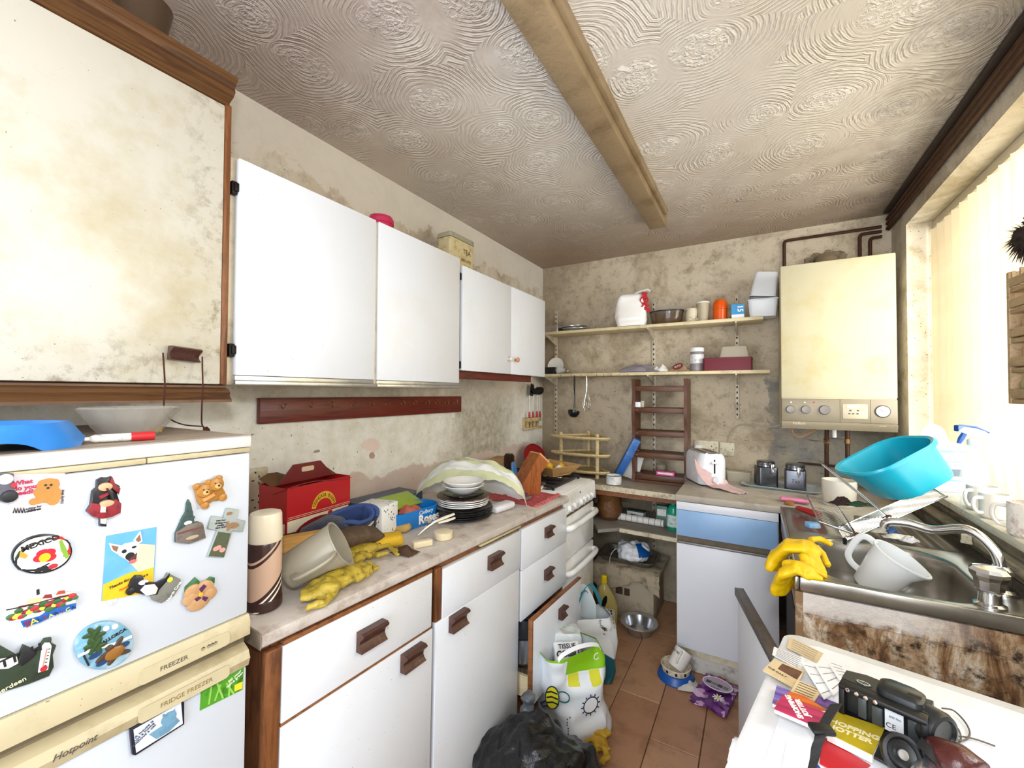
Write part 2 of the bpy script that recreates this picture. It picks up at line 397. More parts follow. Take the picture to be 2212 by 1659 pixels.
# window: white frame, panes, sill
wf = mat('window_frame_white', '#f2efe8', .4)
fx0, fx1 = RW+.20, RW+.26
wn = struct('window_1', G().box((fx0,WY0,WZ0),(fx1,WY1,WZ0+.05), .006).box((fx0,WY0,WZ1-.05),(fx1,WY1,WZ1), .006).box((fx0,WY1-.05,WZ0),(fx1,WY1,WZ1), .006).box((fx0,WY0,WZ0),(fx1,WY0+.05,WZ1), .006).box((fx0,1.62,WZ0),(fx1,1.68,WZ1), .006), wf)
gl = mat('window_glass', '#eef3f3', .02, alpha=.10, var=0)
for a, b in ((WY0+.05,1.62),(1.68,WY1-.05)): obj('pane', G().box((fx0+.02,a,WZ0+.05),(fx0+.026,b,WZ1-.05)), gl, wn)
sillm = mat('sill_paint', '#d9d2c0', .5, dirt='#8f8266', scale=14, amt=.7, spots='#3c3222', bump=.3)
struct('trim_3', G().box((RW-.03,WY0,WZ0-.03),(fx0,WY1-.004,WZ0), .01), sillm)
# rotten timber ledges between sink and sill
rot = wood('rotten_timber', '#4a4236', '#857a66', (5,70,70), .8, dirt='#241d15', axis=1)
rot2 = wood('bare_timber', '#7b6f5c', '#a2967f', (5,70,70), .8, dirt='#3a3024', axis=1)
struct('trim_4', G().box((RW-.022,.9,.90),(RW,2.8,.935), .004), rot)
struct('trim_5', G().box((RW-.05,.9,.937),(RW,2.8,.955), .004), rot2)
struct('trim_6', G().box((RW-.018,.9,.957),(RW,2.8,.988), .003), rot)
# floor tiles
fl = struct('floor', G().box((-.1,-1.0,-.06),(RW+.3,RD+.1,-.006)), mat('floor_grout', '#4a3626', .9, dirt='#241a12', scale=8), smooth=0)
tm = [mat('terracotta_tile_%s'%n, c, .45, dirt='#7a5238', scale=7, amt=.75, spots='#2e1c12', bump=.05) for n, c in (('a','#b58a6a'),('b','#ad8060'),('c','#ba8f6e'))]
A_ = at(1318,1529,z=0); B_ = at(1378,1659,z=0); C_ = at(1340,1487,z=0)
i = 0
for cx in range(11):
    off = (.04, .34, .18)[cx%3]
    for ry in range(-1, 6):
        x0 = .15+cx*.19; y0 = -.2+ry*.6+off+ (.04 if cx%2 else 0)
        if cx == 4: y0 = 2.04+(ry-4)*.6
        y1 = min(y0+.597, RD)
        if y1 > .3 and y0 < RD-.03 and .3 < x0 < 1.9: obj('tile', G().box((x0,max(y0,-.9),-.02),(min(x0+.187,RW),y1,random.uniform(-.0015,.0)), .002, seg=1), tm[i%3], fl); i += 1
# ============================================================ LEFT SIDE: UNITS AND APPLIANCES
lam = mat('white_laminate', '#e3e8f1', .28, var=.01, spots='#8a7f70', scale=3, dirt='#dcd8cc', amt=.35)
lamd = mat('grubby_white_laminate', '#cfcbbf', .35, dirt='#b5a985', scale=4, amt=.8, spots='#5f5037', var=.03)
k = NT(lamd); x, y, z = k.sep(); e_n = k.noise(26, 8, .75)                    # hand grime along the free edge and round the handle
src = k.b.inputs['Base Color'].links[0].from_socket
edge = k.math('MULTIPLY', k.math('MAXIMUM', band(k, y, .40, .56), k.math('SUBTRACT', 1.0, band(k, z, 1.44, 1.60))), k.ramp(e_n, [(.50,0.0),(.66,1.0)]))
k.link(k.mix(k.math('MULTIPLY', edge, .75), src, '#7d6f50'), k.b.inputs['Base Color'])
brw = wood('brown_edging', '#6e3f22', '#8f5a30', (4,40,40), .45, dirt='#3b2213', axis=1)
brwz = wood('brown_upright_edging', '#5d3519', '#85522c', (4,40,40), .45, dirt='#3b2213', axis=2)
mould = wood('orange_brown_moulding', '#432813', '#634121', (3,60,60), .4, axis=1, bump=.2)
hbrown = wood('brown_plastic_handle', '#37211a', '#51332a', (6,40,40), .35, dirt='#8f6a54', axis=1)
darkin = mat('dark_cupboard_inside', '#2a1d14', .8)
carc = mat('cream_carcass', '#d8cdb2', .5, dirt='#8d7a58', scale=12, amt=.7, spots='#3c2f1d')
alu = mat('aluminium_trim', '#d6d7d9', .3, .85, dirt='#8f8b82', scale=10)
blackmetal = mat('black_hinge_metal', '#1d1a18', .45, .6)
def scoop_handle(parent, M, w=.085, h=.042, m=None, loose=False):
    """scooped pull: ridge along the top, hollow face; local X along, Y up, Z out"""
    prof = [(0,.0),(.0,.021),(.1,.028),(.2,.026),(.42,.014),(.62,.011),(.82,.016),(.95,.024),(1,.022),(1,.0)]
    rings = [[(sx*w/2*(1-.0*t), h/2-t*h, z) for t, z in prof] for sx in (-1,-.97,.97,1)]
    g = G().loft(rings)
    return obj('handle', g, m or hbrown, parent, M=M)
# ---- tall wall cupboard, nearest
t = thing('wall_cupboard', 'big grubby cream wall cupboard with brown mouldings above the fridge', 'cupboard', (0,0,0))
TY0, TY1 = -.25, .558
obj('body', G().box((.004,TY0,1.425),(.312,TY1+.004,2.155), .002), brwz, t)
obj('door', G().box((.313,TY0,1.437),(.332,TY1-.012,2.142), .003), lamd, t)
obj('edge_strip', G().box((.313,TY1-.0115,1.437),(.331,TY1+.004,2.15), .002), brwz, t)
def ogee(y0, y1, z0, h, x0, out, up=1):
    pr = [(0,0),(.35,0),(.45,.05),(.45,.16),(.7,.28),(.85,.45),(.8,.62),(.9,.78),(1,.86),(1,1),(0,1)]
    return [[(x0+px*out, y, z0+(pz if up>0 else 1-pz)*h) for px, pz in pr] for y in (y0, y1)]
obj('cornice', G().loft(ogee(TY0, TY1-.002, 2.143, .062, .30, .07)), mould, t)
obj('pelmet', G().loft(ogee(TY0, TY1+.006, 1.393, .043, .30, .052, -1)), mould, t)
hp = at(394,766,x=.335)
scoop_handle(t, T(*hp) @ frame((0,0,0),(0,.97,-.07),z=(1,0,0)), w=.058, h=.031)
cordm = mat('brown_cord', '#4a2017', .9, bump=.5, bscale=300)
cp = [at(*q, x=xx) for q, xx in (((352,762),.355),((354,790),.36),((356,830),.375),((354,870),.385),((356,890),.37),((372,908),.34),((400,918),.32),((435,921),.30))]
cp2 = [at(*q, x=xx) for q, xx in (((437,770),.36),((437,792),.362),((438,830),.378),((436,880),.375),((436,915),.32),((442,925),.30))]
ct = thing('trailing_string', 'thin brown cord looped over the cupboard handle and trailing to fridge top', 'cord', cp[0])
def rel(o, pts): return [tuple(V(p)-V(o)) for p in pts]
obj('loop', G().tube(rel(cp[0], spline(cp)), .0017, 6).tube(rel(cp[0], spline(cp2)), .0017, 6), cordm, ct)
kn = at(446,929,x=.30)-cp[0]
obj('knot', G().lathe([(0,-.006),(.006,-.004),(.008,0),(.006,.005),(0,.007)], 10, tuple(kn)).noise(.004,200), cordm, ct)
# smoked glass bowl on top of it
smoke = mat('smoked_brown_glass', '#4f3d2b', .06, alpha=.88, var=.02)
gb = at(318,60,x=.22)
solo('glass_vase', G().lathe([(.055,0),(.075,.005),(.078,.02),(.072,.035),(.07,.05),(.062,.075),(.05,.09),(.05,.13),(.058,.175),(.054,.175),(.046,.13),(.046,.09),(.058,.073),(.066,.05),(.066,.02),(0,.008)], 32, cap0=True), smoke,
     'smoked brown glass vase standing on top of the big cream cupboard', 'vase', (.245, .405, 2.155), group=None)
# ---- white wall unit with two doors
t = thing('wall_unit', 'white two-door wall unit with aluminium pull rails beside the cream cupboard', 'cupboard', (0,0,0))
UY0, UY1 = .568, 1.525
obj('body', G().box((.002,UY0,1.437),(.312,UY1,2.03), .002), carc, t)
for a, b in ((UY0+.013, 1.036),(1.050, UY1-.004)):
    d = obj('door', G().box((.314,a,1.462),(.334,b,2.025), .002), lam, t)
    obj('pull_rail', G().box((.318,a-.003,1.437),(.338,b,1.448), .002).box((.314,a,1.4485),(.329,b,1.461), .001), alu, t)
obj('divider', G().box((.3125,1.0375,1.437),(.326,1.0485,2.018), .001), carc, t)
for z in (1.945, 1.525): obj('hinge', G().box((.313,UY0-.002,z-.017),(.331,UY0+.012,z+.017), .003).box((.316,UY0+.002,z-.010),(.337,UY0+.0125,z+.012), .002), blackmetal, t)
# ---- small wall unit with knobs
t = thing('wall_unit', 'small white two-door wall unit with round knobs, nearest the corner shelves', 'cupboard', (0,0,0))
SY0, SY1 = 1.535, 2.41
obj('body', G().box((.002,SY0,1.522),(.312,SY1-.004,1.985), .002), carc, t)
kc = [mat('white_knob', '#e6ddcf', .3, dirt='#b5674a', scale=60, amt=.6), mat('worn_wooden_knob', '#c58c62', .4, dirt='#e2d6c6', scale=60)]
for n, (a, b, ky) in enumerate(((SY0+.012, 1.982, 1.957),(1.986, SY1, 2.025))):
    d = obj('door', G().box((.314,a,1.52),(.333,b,2.0), .002), lam, t)
    obj('knob', G().lathe([(.007,0),(.006,.008),(.012,.014),(.014,.02),(.011,.026),(.004,.028),(0,.028)], 16, M=T(.333,ky,1.60) @ Ry(pi/2)), kc[n], t)
for z in (1.95, 1.545): obj('hinge', G().box((.3135,SY0+.002,z-.016),(.326,SY0+.011,z+.016), .002), blackmetal, t)
obj('batten', G().box((.05,SY0+.0,1.488),(.30,SY0+.02,1.5215)).box((.28,SY0+.02,1.483),(.302,2.28,1.5215), .002), wood('red_brown_batten','#4a1a10','#6d2a1a',(4,50,50),.5,axis=1), t)
# things on top of the units
solo('pink_tub', G().lathe([(.040,0),(.045,.004),(.046,.045),(.050,.046),(.050,.062),(.046,.066),(.044,.074),(0,.076)], 32), mat('raspberry_plastic','#c22a55',.3), 'round raspberry pink plastic tub standing on top of the white wall unit', 'tub', (.215,1.165,2.0305))
tinm = mat('old_cream_tin', '#cfbf93', .5, dirt='#7c6a41', scale=22, amt=.85, spots='#3a2d1a')
t = thing('storage_tin', 'rusty cream storage tin with printed panels on top of the white wall unit', 'tin', (.160,1.715,1.9855), rad(-2))
obj('body', G().prism(rrect(.085,.19,.012),0,.200), tinm, t)
obj('lid', G().prism(rrect(.092,.197,.014),.202,.226, bev=.006), mat('blue_grey_tin_lid','#a39c86',.5,dirt='#5f7f8a',scale=18,amt=.8,spots='#4a3d2a'), t)
inkb = mat('faded_dark_print','#4a3320',.6)
text('TEA', .036, t, inkb, M=T(.0432,.035,.150) @ frame((0,0,0),(0,1,0),z=(1,0,0)), depth=.0003)
text('BISCUITS', .020, t, inkb, M=T(.0432,.030,.105) @ frame((0,0,0),(0,1,0),z=(1,0,0)), depth=.0003)
# ---- coat-hook board
bo = wood('mahogany_board', '#4a1712', '#74291d', (3,50,50), .35, axis=1, bump=.1)
t = thing('hook_board', 'long mahogany stained board with a row of brass cup hooks', 'hook rail', (0,0,0))
hl = at(562,860,x=.022); hr = at(997,862,x=.022); lb = at(565,916,x=.022); rb = at(997,897,x=.022)
HY0, HY1, HZ0, HZ1 = hl.y, hr.y, lb.z, hl.z
obj('board', G().box((.001,HY0,HZ0),(.022,HY1,HZ1), .002), bo, t)
brass = mat('brass', '#b98a4e', .3, .9, dirt='#5c3b1d', scale=40)
hk = spline([(0,0,0),(.010,0,0),(.020,0,-.004),(.025,0,.006),(.020,0,.015),(.012,0,.014)], 5)
hks = [at(606+ (0), 879, x=.022).y] + [at(u, 878, x=.022).y for u in (667,714,759,799,834,867,894,920,941,962,981)]
for n, y in enumerate(hks):
    g = G().tube(hk, .0016, 6).lathe([(.0045,0),(.0045,.0015),(.002,.003)], 10, M=Ry(pi/2))
    obj('cup_hook', g, brass, t, M=T(.022,y,HZ0+.62*(HZ1-HZ0)) @ Rx(random.uniform(-.7,.7)))
# ---- wall socket, left
cream = mat('yellowed_plastic', '#d9cfb4', .4, dirt='#7d6a48', scale=14, amt=.8)
holem = mat('socket_hole', '#1a1512', .6)
def socket(name, label, M, gangs=2, w=.147, h=.087, switches=True):
    t = thing(name, label, 'socket', M=M)
    obj('face_plate', G().prism(rrect(w,h,.006),0,.008,bev=.003), cream, t)
    for i in range(gangs):
        cx = (i-(gangs-1)/2)*.065
        for dx, dy, a, b in ((0,.008,.004,.009),(-.011,-.012,.007,.004),(.011,-.012,.007,.004)):
            obj('pin_hole', G().box((cx+dx-a/2,dy-b/2,.0078),(cx+dx+a/2,dy+b/2,.0086)), holem, t)
        if switches: obj('rocker', G().box((cx-.006+.02,.018,.008),(cx+.006+.02,.034,.011), .002), cream, t)
    for s_ in (-1,1): obj('screw', G().lathe([(.003,0),(.003,.0006),(0,.001)], 10, (s_*(w/2-.014),0,.0078)), holem, t)
    return t
sp = at(548,1058,x=0)
socket('wall_socket', 'grimy cream double socket mounted upright on left wall behind the red box', frame((.001,sp.y,sp.z),(0,0,1),z=(1,0,0)))
# ============================================================ FRIDGE FREEZER
FX = .62; FY0, FY1 = -.085, .467
frm = mat('fridge_enamel', '#c8ced8', .3, var=.008, dirt='#b9bfc8', scale=2, amt=.4)
frc = mat('fridge_cream_trim', '#bfb290', .4, dirt='#8c7a52', scale=9, amt=.75, spots='#5b4a30')
t = fridge = thing('fridge_freezer', 'white fridge freezer with cream handle rails, covered in souvenir magnets', 'fridge', (0,0,0))
obj('body', G().box((.03,FY0,.02),(.563,FY1,1.300), .004), frm, t)
obj('top_panel', G().box((.03,FY0,1.3095),(FX,FY1+.003,1.332), .004), mat('fridge_top_laminate','#d9d8d5',.4,dirt='#8b7c6c',scale=7,amt=.5), t)
obj('top_lining', G().box((.034,FY0+.004,1.3322),(FX-.006,FY1-.002,1.3335)), wood('stained_grey_lino','#8b7a6b','#a8998a',(5,50,50),.6,dirt='#4d3b2d',axis=1), t)
obj('trim_strip', G().box((.55,FY0,1.300),(FX-.001,.302,1.3090), .001).box((.55,.304,1.300),(FX-.001,FY1,1.3090), .001), frc, t)
fd = obj('freezer_door', G().box((.566,FY0,.984),(FX,FY1,1.2985), .004), frm, t)
r1 = obj('handle_rail', G().loft([[(x,y,z) for x,z in ((.566,.984),(FX+.004,.984),(FX+.010,.972),(FX+.010,.946),(FX-.005,.940),(.566,.940))] for y in (FY0,FY1)]), frc, t)
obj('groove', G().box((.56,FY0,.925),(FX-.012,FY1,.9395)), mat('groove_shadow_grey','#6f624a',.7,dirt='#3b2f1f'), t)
r2 = obj('handle_rail', G().loft([[(x,y,z) for x,z in ((.566,.9245),(FX-.012,.9245),(FX+.006,.915),(FX+.012,.901),(FX+.006,.885),(.566,.882))] for y in (FY0,FY1)]), frc, t)
obj('fridge_door', G().box((.566,FY0,.10),(FX,FY1,.8815), .004), frm, t)
for r_, z0, z1, xx in ((r1,.949,.968,FX+.0103),(r2,.889,.906,FX+.0115)):
    obj('recessed_panel', G().prism(rrect(.135,z1-z0+.006,.007),0,.0012), mat('fridge_cream_light','#c5b996',.4,dirt='#a08f68',scale=9), r_, M=frame((xx,FY1-.105,(z0+z1)/2),(0,1,0),z=(1,0,0)))
dk = mat('dark_grey_print','#4b463c',.5); blk = mat('black_print','#17161a',.5); wht = mat('white_print','#f3f1ea',.5); redp = mat('red_print','#b5202e',.5)
text('FREEZER', .0105, r1, dk, M=T(FX+.0118,FY1-.125,.958) @ frame((0,0,0),(0,1,0),z=(1,0,0)), depth=.0002)
text('* ***', .013, r1, dk, M=T(FX+.0118,FY1-.072,.957) @ frame((0,0,0),(0,1,0),z=(1,0,0)), depth=.0002, bold=.0006)
text('FRIDGE FREEZER', .0105, r2, mat('gold_print','#8a7440',.4), M=T(FX+.0130,FY1-.105,.898) @ frame((0,0,0),(0,1,0),z=(1,0,0)), depth=.0002)
text('Hotpoint', .0125, r2, dk, M=T(FX+.0125,.222,.902) @ frame((0,0,0),(0,1,0),z=(1,0,.12)), depth=.0003, shear=.35)
# ---- things on the fridge
FZ = 1.3335
bluep = mat('blue_plastic','#2f7fd0',.3,dirt='#1f5ea6',scale=10)
o = at(20,962,z=FZ)
pbr = [[(r*cos(a), r*sin(a), z+(.014*max(0,cos(4*a+.6))**.5 if z < .001 else (.006*max(0,cos(4*a+.6)) if z < .012 else 0))) for a in [2*pi*i/64 for i in range(64)]] for r, z in ((.084,0),(.088,0),(.085,.010),(.074,.034),(.071,.038),(.066,.038),(.062,.034),(.052,.016),(.001,.013))]
solo('pet_bowl', G().loft(pbr, False, True), bluep, 'blue plastic pet bowl with flared foot standing on the fridge', 'pet bowl', (.525,.162,FZ))
glc = mat('cut_glass', '#a9a49c', .04, alpha=.50, var=0)
def cut(n, rr):  # scalloped rings
    return n
g = G(); prof = [(.030,0),(.040,.002),(.054,.020),(.064,.038),(.072,.050),(.075,.054),(.071,.056),(.060,.044),(.048,.022),(.030,.008)]
N = 48; rings = []
for i, (r, z) in enumerate(prof): rings.append([((r*(1+.028*cos(12*2*pi*j/N)*(z/.050)))*cos(2*pi*j/N), (r*(1+.028*cos(12*2*pi*j/N)*(z/.050)))*sin(2*pi*j/N), z) for j in range(N)])
g.loft(rings)
solo('glass_dish', g, glc, 'scalloped cut glass dish on the fridge beside the blue pet bowl', 'dish', (.465,.330,FZ))
t = thing('marker_pen', 'white marker pen with red cap lying on the fridge', 'pen', M=T(.560,.292,FZ+.0078) @ Rz(rad(78)) @ Matrix.Scale(.70,4))
obj('barrel', G().lathe([(.004,-.062),(.008,-.055),(.0095,-.05),(.0095,.012)], 20, M=Ry(pi/2)), mat('pen_white','#e4e2dc',.4,dirt='#34405c',scale=60,amt=.8), t)
obj('cap', G().lathe([(.0108,.012),(.0112,.05),(.0105,.056),(.007,.057),(.006,.054),(0,.054)], 20, M=Ry(pi/2)), mat('red_plastic','#c0262c',.3), t)
obj('end_plug', G().lathe([(.003,-.070),(.0045,-.068),(.0045,-.06)], 12, M=Ry(pi/2)), wht, t)
solo('packet', G().prism(rrect(.03,.05,.003),0,.012).noise(.002,60), mat('yellow_packet','#e3c21d',.35), 'small yellow packet behind the glass dish on the fridge', 'packet', (.40,.375,FZ+.001), rad(10))
solo('sauce_sachet', G().sheet(lambda u,v: ((u-.5)*.07,(v-.5)*.05,.006+.005*noise.noise(V((u*5,v*5,3)))), 10, 8, .002), mat('dark_red_foil','#5c2019',.35,dirt='#b8ab9c',scale=30), 'crumpled dark red foil wrapper behind the blue pet bowl', 'wrapper', (.43,.215,FZ+.006), rad(40))
# ============================================================ WORKTOP AND BASE UNITS (left run, slightly out of square)
RUN = Matrix.Translation((.59,.5,0)) @ frame((0,0,0), (.032,1,-.018), z=(.018*.032,.018,1))   # X along the run, Y towards the wall, Z up
RUNI = RUN.inverted()
def run(y): return (y-.5)
wtop = mat('stained_worktop', '#cbc2bb', .4, dirt='#8a7667', scale=17, amt=.85, spots='#4a392c', var=.10)
wtedge = wtop
WTZ = .928
t = thing('worktop', 'long stained marble-effect laminate worktop above the left base units', 'worktop', M=RUN)
pr = [(-.022,WTZ-.034),(-.029,WTZ-.028),(-.031,WTZ-.016),(-.027,WTZ-.005),(-.016,WTZ),(.58,WTZ),(.58,WTZ-.032),(-.012,WTZ-.036)]
obj('slab', G().loft([[(x,yy,z) for yy,z in pr] for x in (-.018, 1.478)]), wtop, t)
obj('end_cap', G().box((-.0205,-.026,WTZ-.034),(-.0185,.30,WTZ-.002)), mat('bare_chipboard','#8f8170',.8,dirt='#5a4d3e',scale=60), t)
obj('joint_strip', G().box((.74,-.025,WTZ-.0445),(1.02,-.012,WTZ-.0365), .002), mat('cream_strip','#c9bd93',.5,dirt='#7d6f4a'), t)
def base_unit(label, s0, s1, fronts, stile0=.03, zb=.10):
    """fronts: list of (kind, z0, z1, handle position along 0..1, handle height fraction, outward shift)"""
    t = thing('base_unit', label, 'base unit', M=RUN)
    obj('side_panel', G().box((s0,.003,zb),(s0+.016,.56,WTZ-.038)), brwz, t)
    obj('side_panel', G().box((s1-.016,.003,zb),(s1,.56,WTZ-.038)), brwz, t)
    obj('back_panel', G().box((s0+.016,.55,zb),(s1-.016,.56,WTZ-.038)), darkin, t)
    obj('bottom_panel', G().box((s0+.016,.003,zb),(s1-.016,.55,zb+.016)), brw, t)
    obj('top_rail', G().box((s0+.016,.0,WTZ-.062),(s1-.016,.02,WTZ-.038)), brw, t)
    return t
# unit one: drawer over door, nearest
t = base_unit('white base unit with one drawer over a door, nearest the fridge', 0.0, .512, None)
obj('stile', G().box((-.005,-.018,.595),(.032,.002,WTZ-.05), .006).box((-.006,-.018,.10),(.030,.002,.588), .006), brwz, t)
d = obj('drawer', G().box((.033,-.018,.712),(.497,.0,.874), .002), lam, t)
scoop_handle(d, T(.262,-.018,.795) @ frame((0,0,0),(1,0,0),z=(0,-1,0)), .082, .05)
obj('edge_strip', G().box((.033,-.016,.7045),(.500,.0,.711), .001).box((.033,-.016,.8745),(.500,.0,.884), .001), brw, t)
d = obj('door', G().box((.033,-.018,.10),(.503,.0,.7035), .002), lam, t)
scoop_handle(d, T(.412,-.018,.665) @ frame((0,0,0),(1,0,0),z=(0,-1,0)), .08, .05)
# unit two
t = base_unit('white base unit with one drawer over a door, middle of the left run', .514, 1.035, None)
obj('stile', G().box((.516,-.016,.712),(.546,.002,WTZ-.05), .004), brwz, t)
d = obj('drawer', G().box((.547,-.018,.712),(1.026,.0,.868), .002), lam, t)
scoop_handle(d, T(.83,-.018,.81) @ frame((0,0,0),(1,0,0),z=(0,-1,0)), .078, .05)
d = obj('door', G().box((.519,-.018,.10),(1.020,.0,.7115), .002), lam, t)
scoop_handle(d, T(.618,-.018,.682) @ frame((0,0,0),(1,0,0),z=(0,-1,0)), .08, .05)
# unit three: drawers beside the cooker, the deep one hanging open
t = base_unit('white drawer unit beside the cooker, its deep bottom drawer pulled out', 1.037, 1.485, None)
for z0, z1, hx in ((.70,.868,.28),(.49,.697,.28)):
    d = obj('drawer', G().box((1.04,-.018,z0),(1.482,.0,z1), .002), lam, t)
    scoop_handle(d, T(1.04+hx*.9-.02,-.018,(z0+z1)/2+.02) @ frame((0,0,0),(1,0,0),z=(0,-1,0)), .062, .045)
OUT = -.075
d = obj('drawer', G().box((1.012,OUT-.016,.195),(1.50,OUT,.525), .002), lam, t)
obj('edge_strip', G().box((1.012,OUT-.017,.5255),(1.50,OUT+.002,.532), .001).box((1.003,OUT-.017,.195),(1.0115,OUT+.002,.532), .001), brw, t)
scoop_handle(d, T(1.27,OUT-.016,.458) @ frame((0,0,0),(1,0,0),z=(0,-1,0)), .056, .045)
obj('drawer_box', G().box((1.045,OUT+.003,.19),(1.058,.40,.275)).box((1.462,OUT+.003,.19),(1.475,.40,.30)).box((1.058,OUT+.003,.19),(1.462,.40,.20)), wood('pale_drawer_pine','#c9b48c','#dccaa6',(5,30,30),.6,axis=1), t)
obj('plinth_board', G().box((.03,.03,.005),(1.485,.045,.095)), brw, t)
trimp = thing('plinth_rail', 'loose brown edging rail leaning along the foot of the left base units', 'rail', M=RUN)
obj('rail', G().box((.40,-.03,.052),(1.03,-.014,.098), .006), brw, trimp)
# what shows inside the open drawer
pan = mat('steel_pan', '#c9cbd0', .22, .9, dirt='#6d6a66', scale=14)
wire = mat('black_wire', '#2a2726', .4, .5)
t = thing('saucepan', 'steel saucepan with dark rim inside the open drawer', 'pan', M=RUN @ T(1.14,.03,.29))
obj('body', G().lathe([(.07,0),(.078,.01),(.08,.11),(.074,.11),(.072,.012),(0,.010)], 28), pan, t)
obj('rim', G().lathe([(.079,.105),(.083,.108),(.083,.114),(.079,.114)], 28, cap0=False, cap1=False), mat('dark_enamel','#222433',.3), t)
obj('pan_handle', G().tube([(.03,.075,.10),(.07,.14,.115),(.10,.19,.12)], .008, 8), mat('black_bakelite','#171618',.35), t)
t = thing('wire_basket', 'black wire basket in the open drawer below the pan', 'basket', M=RUN @ T(1.068,-.04,.205))
g = G()
for i in range(5): g.tube([(0,.0+i*.02,.0),(0,i*.02,.085)], .0012, 5).tube([(0,i*.02,0),(.06,i*.02,0)], .0012, 5)
for i in range(4): g.tube([(0,-.002,i*.028),(0,.09,i*.028)], .0012, 5)
obj('wires', g, wire, t)
solo('bakeware_tray', G().prism(rrect(.24,.22,.02),0,.03), pan, 'shallow steel tin stacked behind the pan inside the open drawer', 'tin', M=RUN @ T(1.33,.12,.21))
# ============================================================ COOKER
ck = mat('cooker_enamel', '#f2f3f3', .2, var=.01, dirt='#c9bfa8', scale=7, amt=.5, coat=.3)
ckd = mat('greasy_cooker_gap', '#6b5233', .6, dirt='#2a1c10', scale=20)
blke = mat('black_enamel','#15151a',.3)
t = thing('gas_cooker', 'white freestanding gas cooker with two oven doors in the left run', 'cooker', (0,0,0))
CY0, CY1, CX = 1.992, 2.452, .64
obj('body', G().box((.05,CY0+.004,.06),(CX-.035,CY1-.003,.872), .004), ck, t)
obj('hob_top', G().prism([(.045,CY0),(CX-.012,CY0),(CX-.004,CY0+.02),(CX-.004,CY1-.02),(CX-.012,CY1),(.045,CY1)],.8725,.905,bev=.012), ck, t)
obj('hob_well', G().prism(rrect(.44,.37,.03,cx=.33,cy=(CY0+CY1)/2),.9045,.9062), mat('stainless_hob','#b9b9bb',.25,.8,dirt='#4d4640',scale=12), t)
cp_ = obj('control_panel', G().loft([[(x,y,z) for x,z in ((CX-.06,.872),(CX-.006,.899),(CX+.006,.893),(CX+.012,.800),(CX-.06,.795))] for y in (CY0+.001,CY1-.001)]), ck, t)
for i, y in enumerate((2.035, 2.105, 2.20, 2.255, 2.31, 2.375)):
    M = T(CX+.0115,y,.825) @ Ry(pi/2-.06)
    kb = obj('knob', G().lathe([(.019,0),(.019,.003),(.016,.005),(.014,.016),(0,.017)], 20), ck, t, M=M)
    obj('grip', G().box((-.014,-.004,.016),(.014,.004,.026), .003), mat('grey_knob_grip','#a9aaac',.35), kb)
text('80', .016, cp_, dk, M=T(CX+.0105,2.20,.875) @ frame((0,0,0),(0,1,0),z=(1,0,.1)))
obj('greasy_gap', G().box((CX-.05,CY0+.002,.7755),(CX-.004,CY1-.002,.7945)), ckd, t)
def oven_door(z0, z1):
    d = obj('oven_door', G().box((CX-.034,CY0+.002,z0),(CX,CY1-.002,z1), .008), ck, t)
    pts = spline([(CX-.002,CY0+.02,z1-.05),(CX+.03,CY0+.04,z1-.045),(CX+.042,CY0+.14,z1-.04),(CX+.044,(CY0+CY1)/2,z1-.038),(CX+.042,CY1-.14,z1-.04),(CX+.03,CY1-.04,z1-.045),(CX-.002,CY1-.02,z1-.05)],5)
    obj('door_handle', G().tube(pts, .013, 10, flat=1.25), ck, d)
oven_door(.555, .775); oven_door(.10, .545)
obj('foot', G().lathe([(.018,0),(.018,.04),(.012,.06)], 12, (CX-.07,CY1-.05,.001)), blke, t); obj('foot', G().lathe([(.018,0),(.018,.04),(.012,.06)], 12, (CX-.07,CY0+.05,.001)), blke, t)
for bx in (.22,.46):
    for by in (CY0+.115, CY1-.115):
        b_ = obj('burner', G().lathe([(.045,.9062),(.04,.914),(.03,.916),(.028,.922),(0,.923)], 24, (bx,by,0)), mat('burner_metal','#8d8b89',.3,.8), t)
    g = G()
    for by in (CY0+.05, CY1-.05, (CY0+CY1)/2-.012, (CY0+CY1)/2+.012):
        g.box((bx-.105,by-.006,.919),(bx+.105,by+.006,.931), .002)
    for sx in (-.1,.1): g.box((bx+sx-.006,CY0+.05,.919),(bx+sx+.006,CY1-.05,.931), .002)
    for by in (CY0+.115, CY1-.115): g.box((bx-.1,by-.005,.920),(bx-.03,by+.005,.933)).box((bx+.03,by-.005,.920),(bx+.1,by+.005,.933))
    for sx in (-.1,.1):
        for by in (CY0+.05, CY1-.05): g.box((bx+sx-.006,by-.006,.9062),(bx+sx+.006,by+.006,.92))
    obj('pan_support', g, blke, t)
# ============================================================ BACK WALL: SHELVES AND WHAT STANDS ON THEM
board = mat('painted_shelf_edge', '#d9c9a0', .5, dirt='#8d7a55', scale=14, amt=.6)
uprm = mat('shelf_upright_metal', '#c9bda6', .45, .2, dirt='#6c5c45', scale=20, amt=.7)
slotm = mat('slot_dark', '#2b241c', .7)
SY = 2.86
def shelf(name, label, x0, x1, z, sy=SY, th=.020):
    t = thing(name, label, 'shelf', (0,0,0))
    obj('board', G().box((x0,sy,z-th),(x1,RD-.012,z), .002), board, t); return t
UP, LO = 1.875, 1.560
up_s = shelf('wall_shelf', 'upper painted wall shelf carrying the bread bag, tubs and cups', .02, 1.525, UP)
lo_s = shelf('wall_shelf', 'lower painted wall shelf with hooks along its left edge', .02, 1.556, LO)
def bracket(par, x, z, m):
    obj('bracket', G().loft([[(x+s_,RD-.014,z-.0205),(x+s_,SY+.0,z-.0205),(x+s_,SY+.0,z-.028),(x+s_,RD-.014,z-.085)] for s_ in (-.005,.005)]), m, par)
for x in (.124,.868,1.384): bracket(up_s, x, UP, uprm); bracket(lo_s, x, LO, uprm)
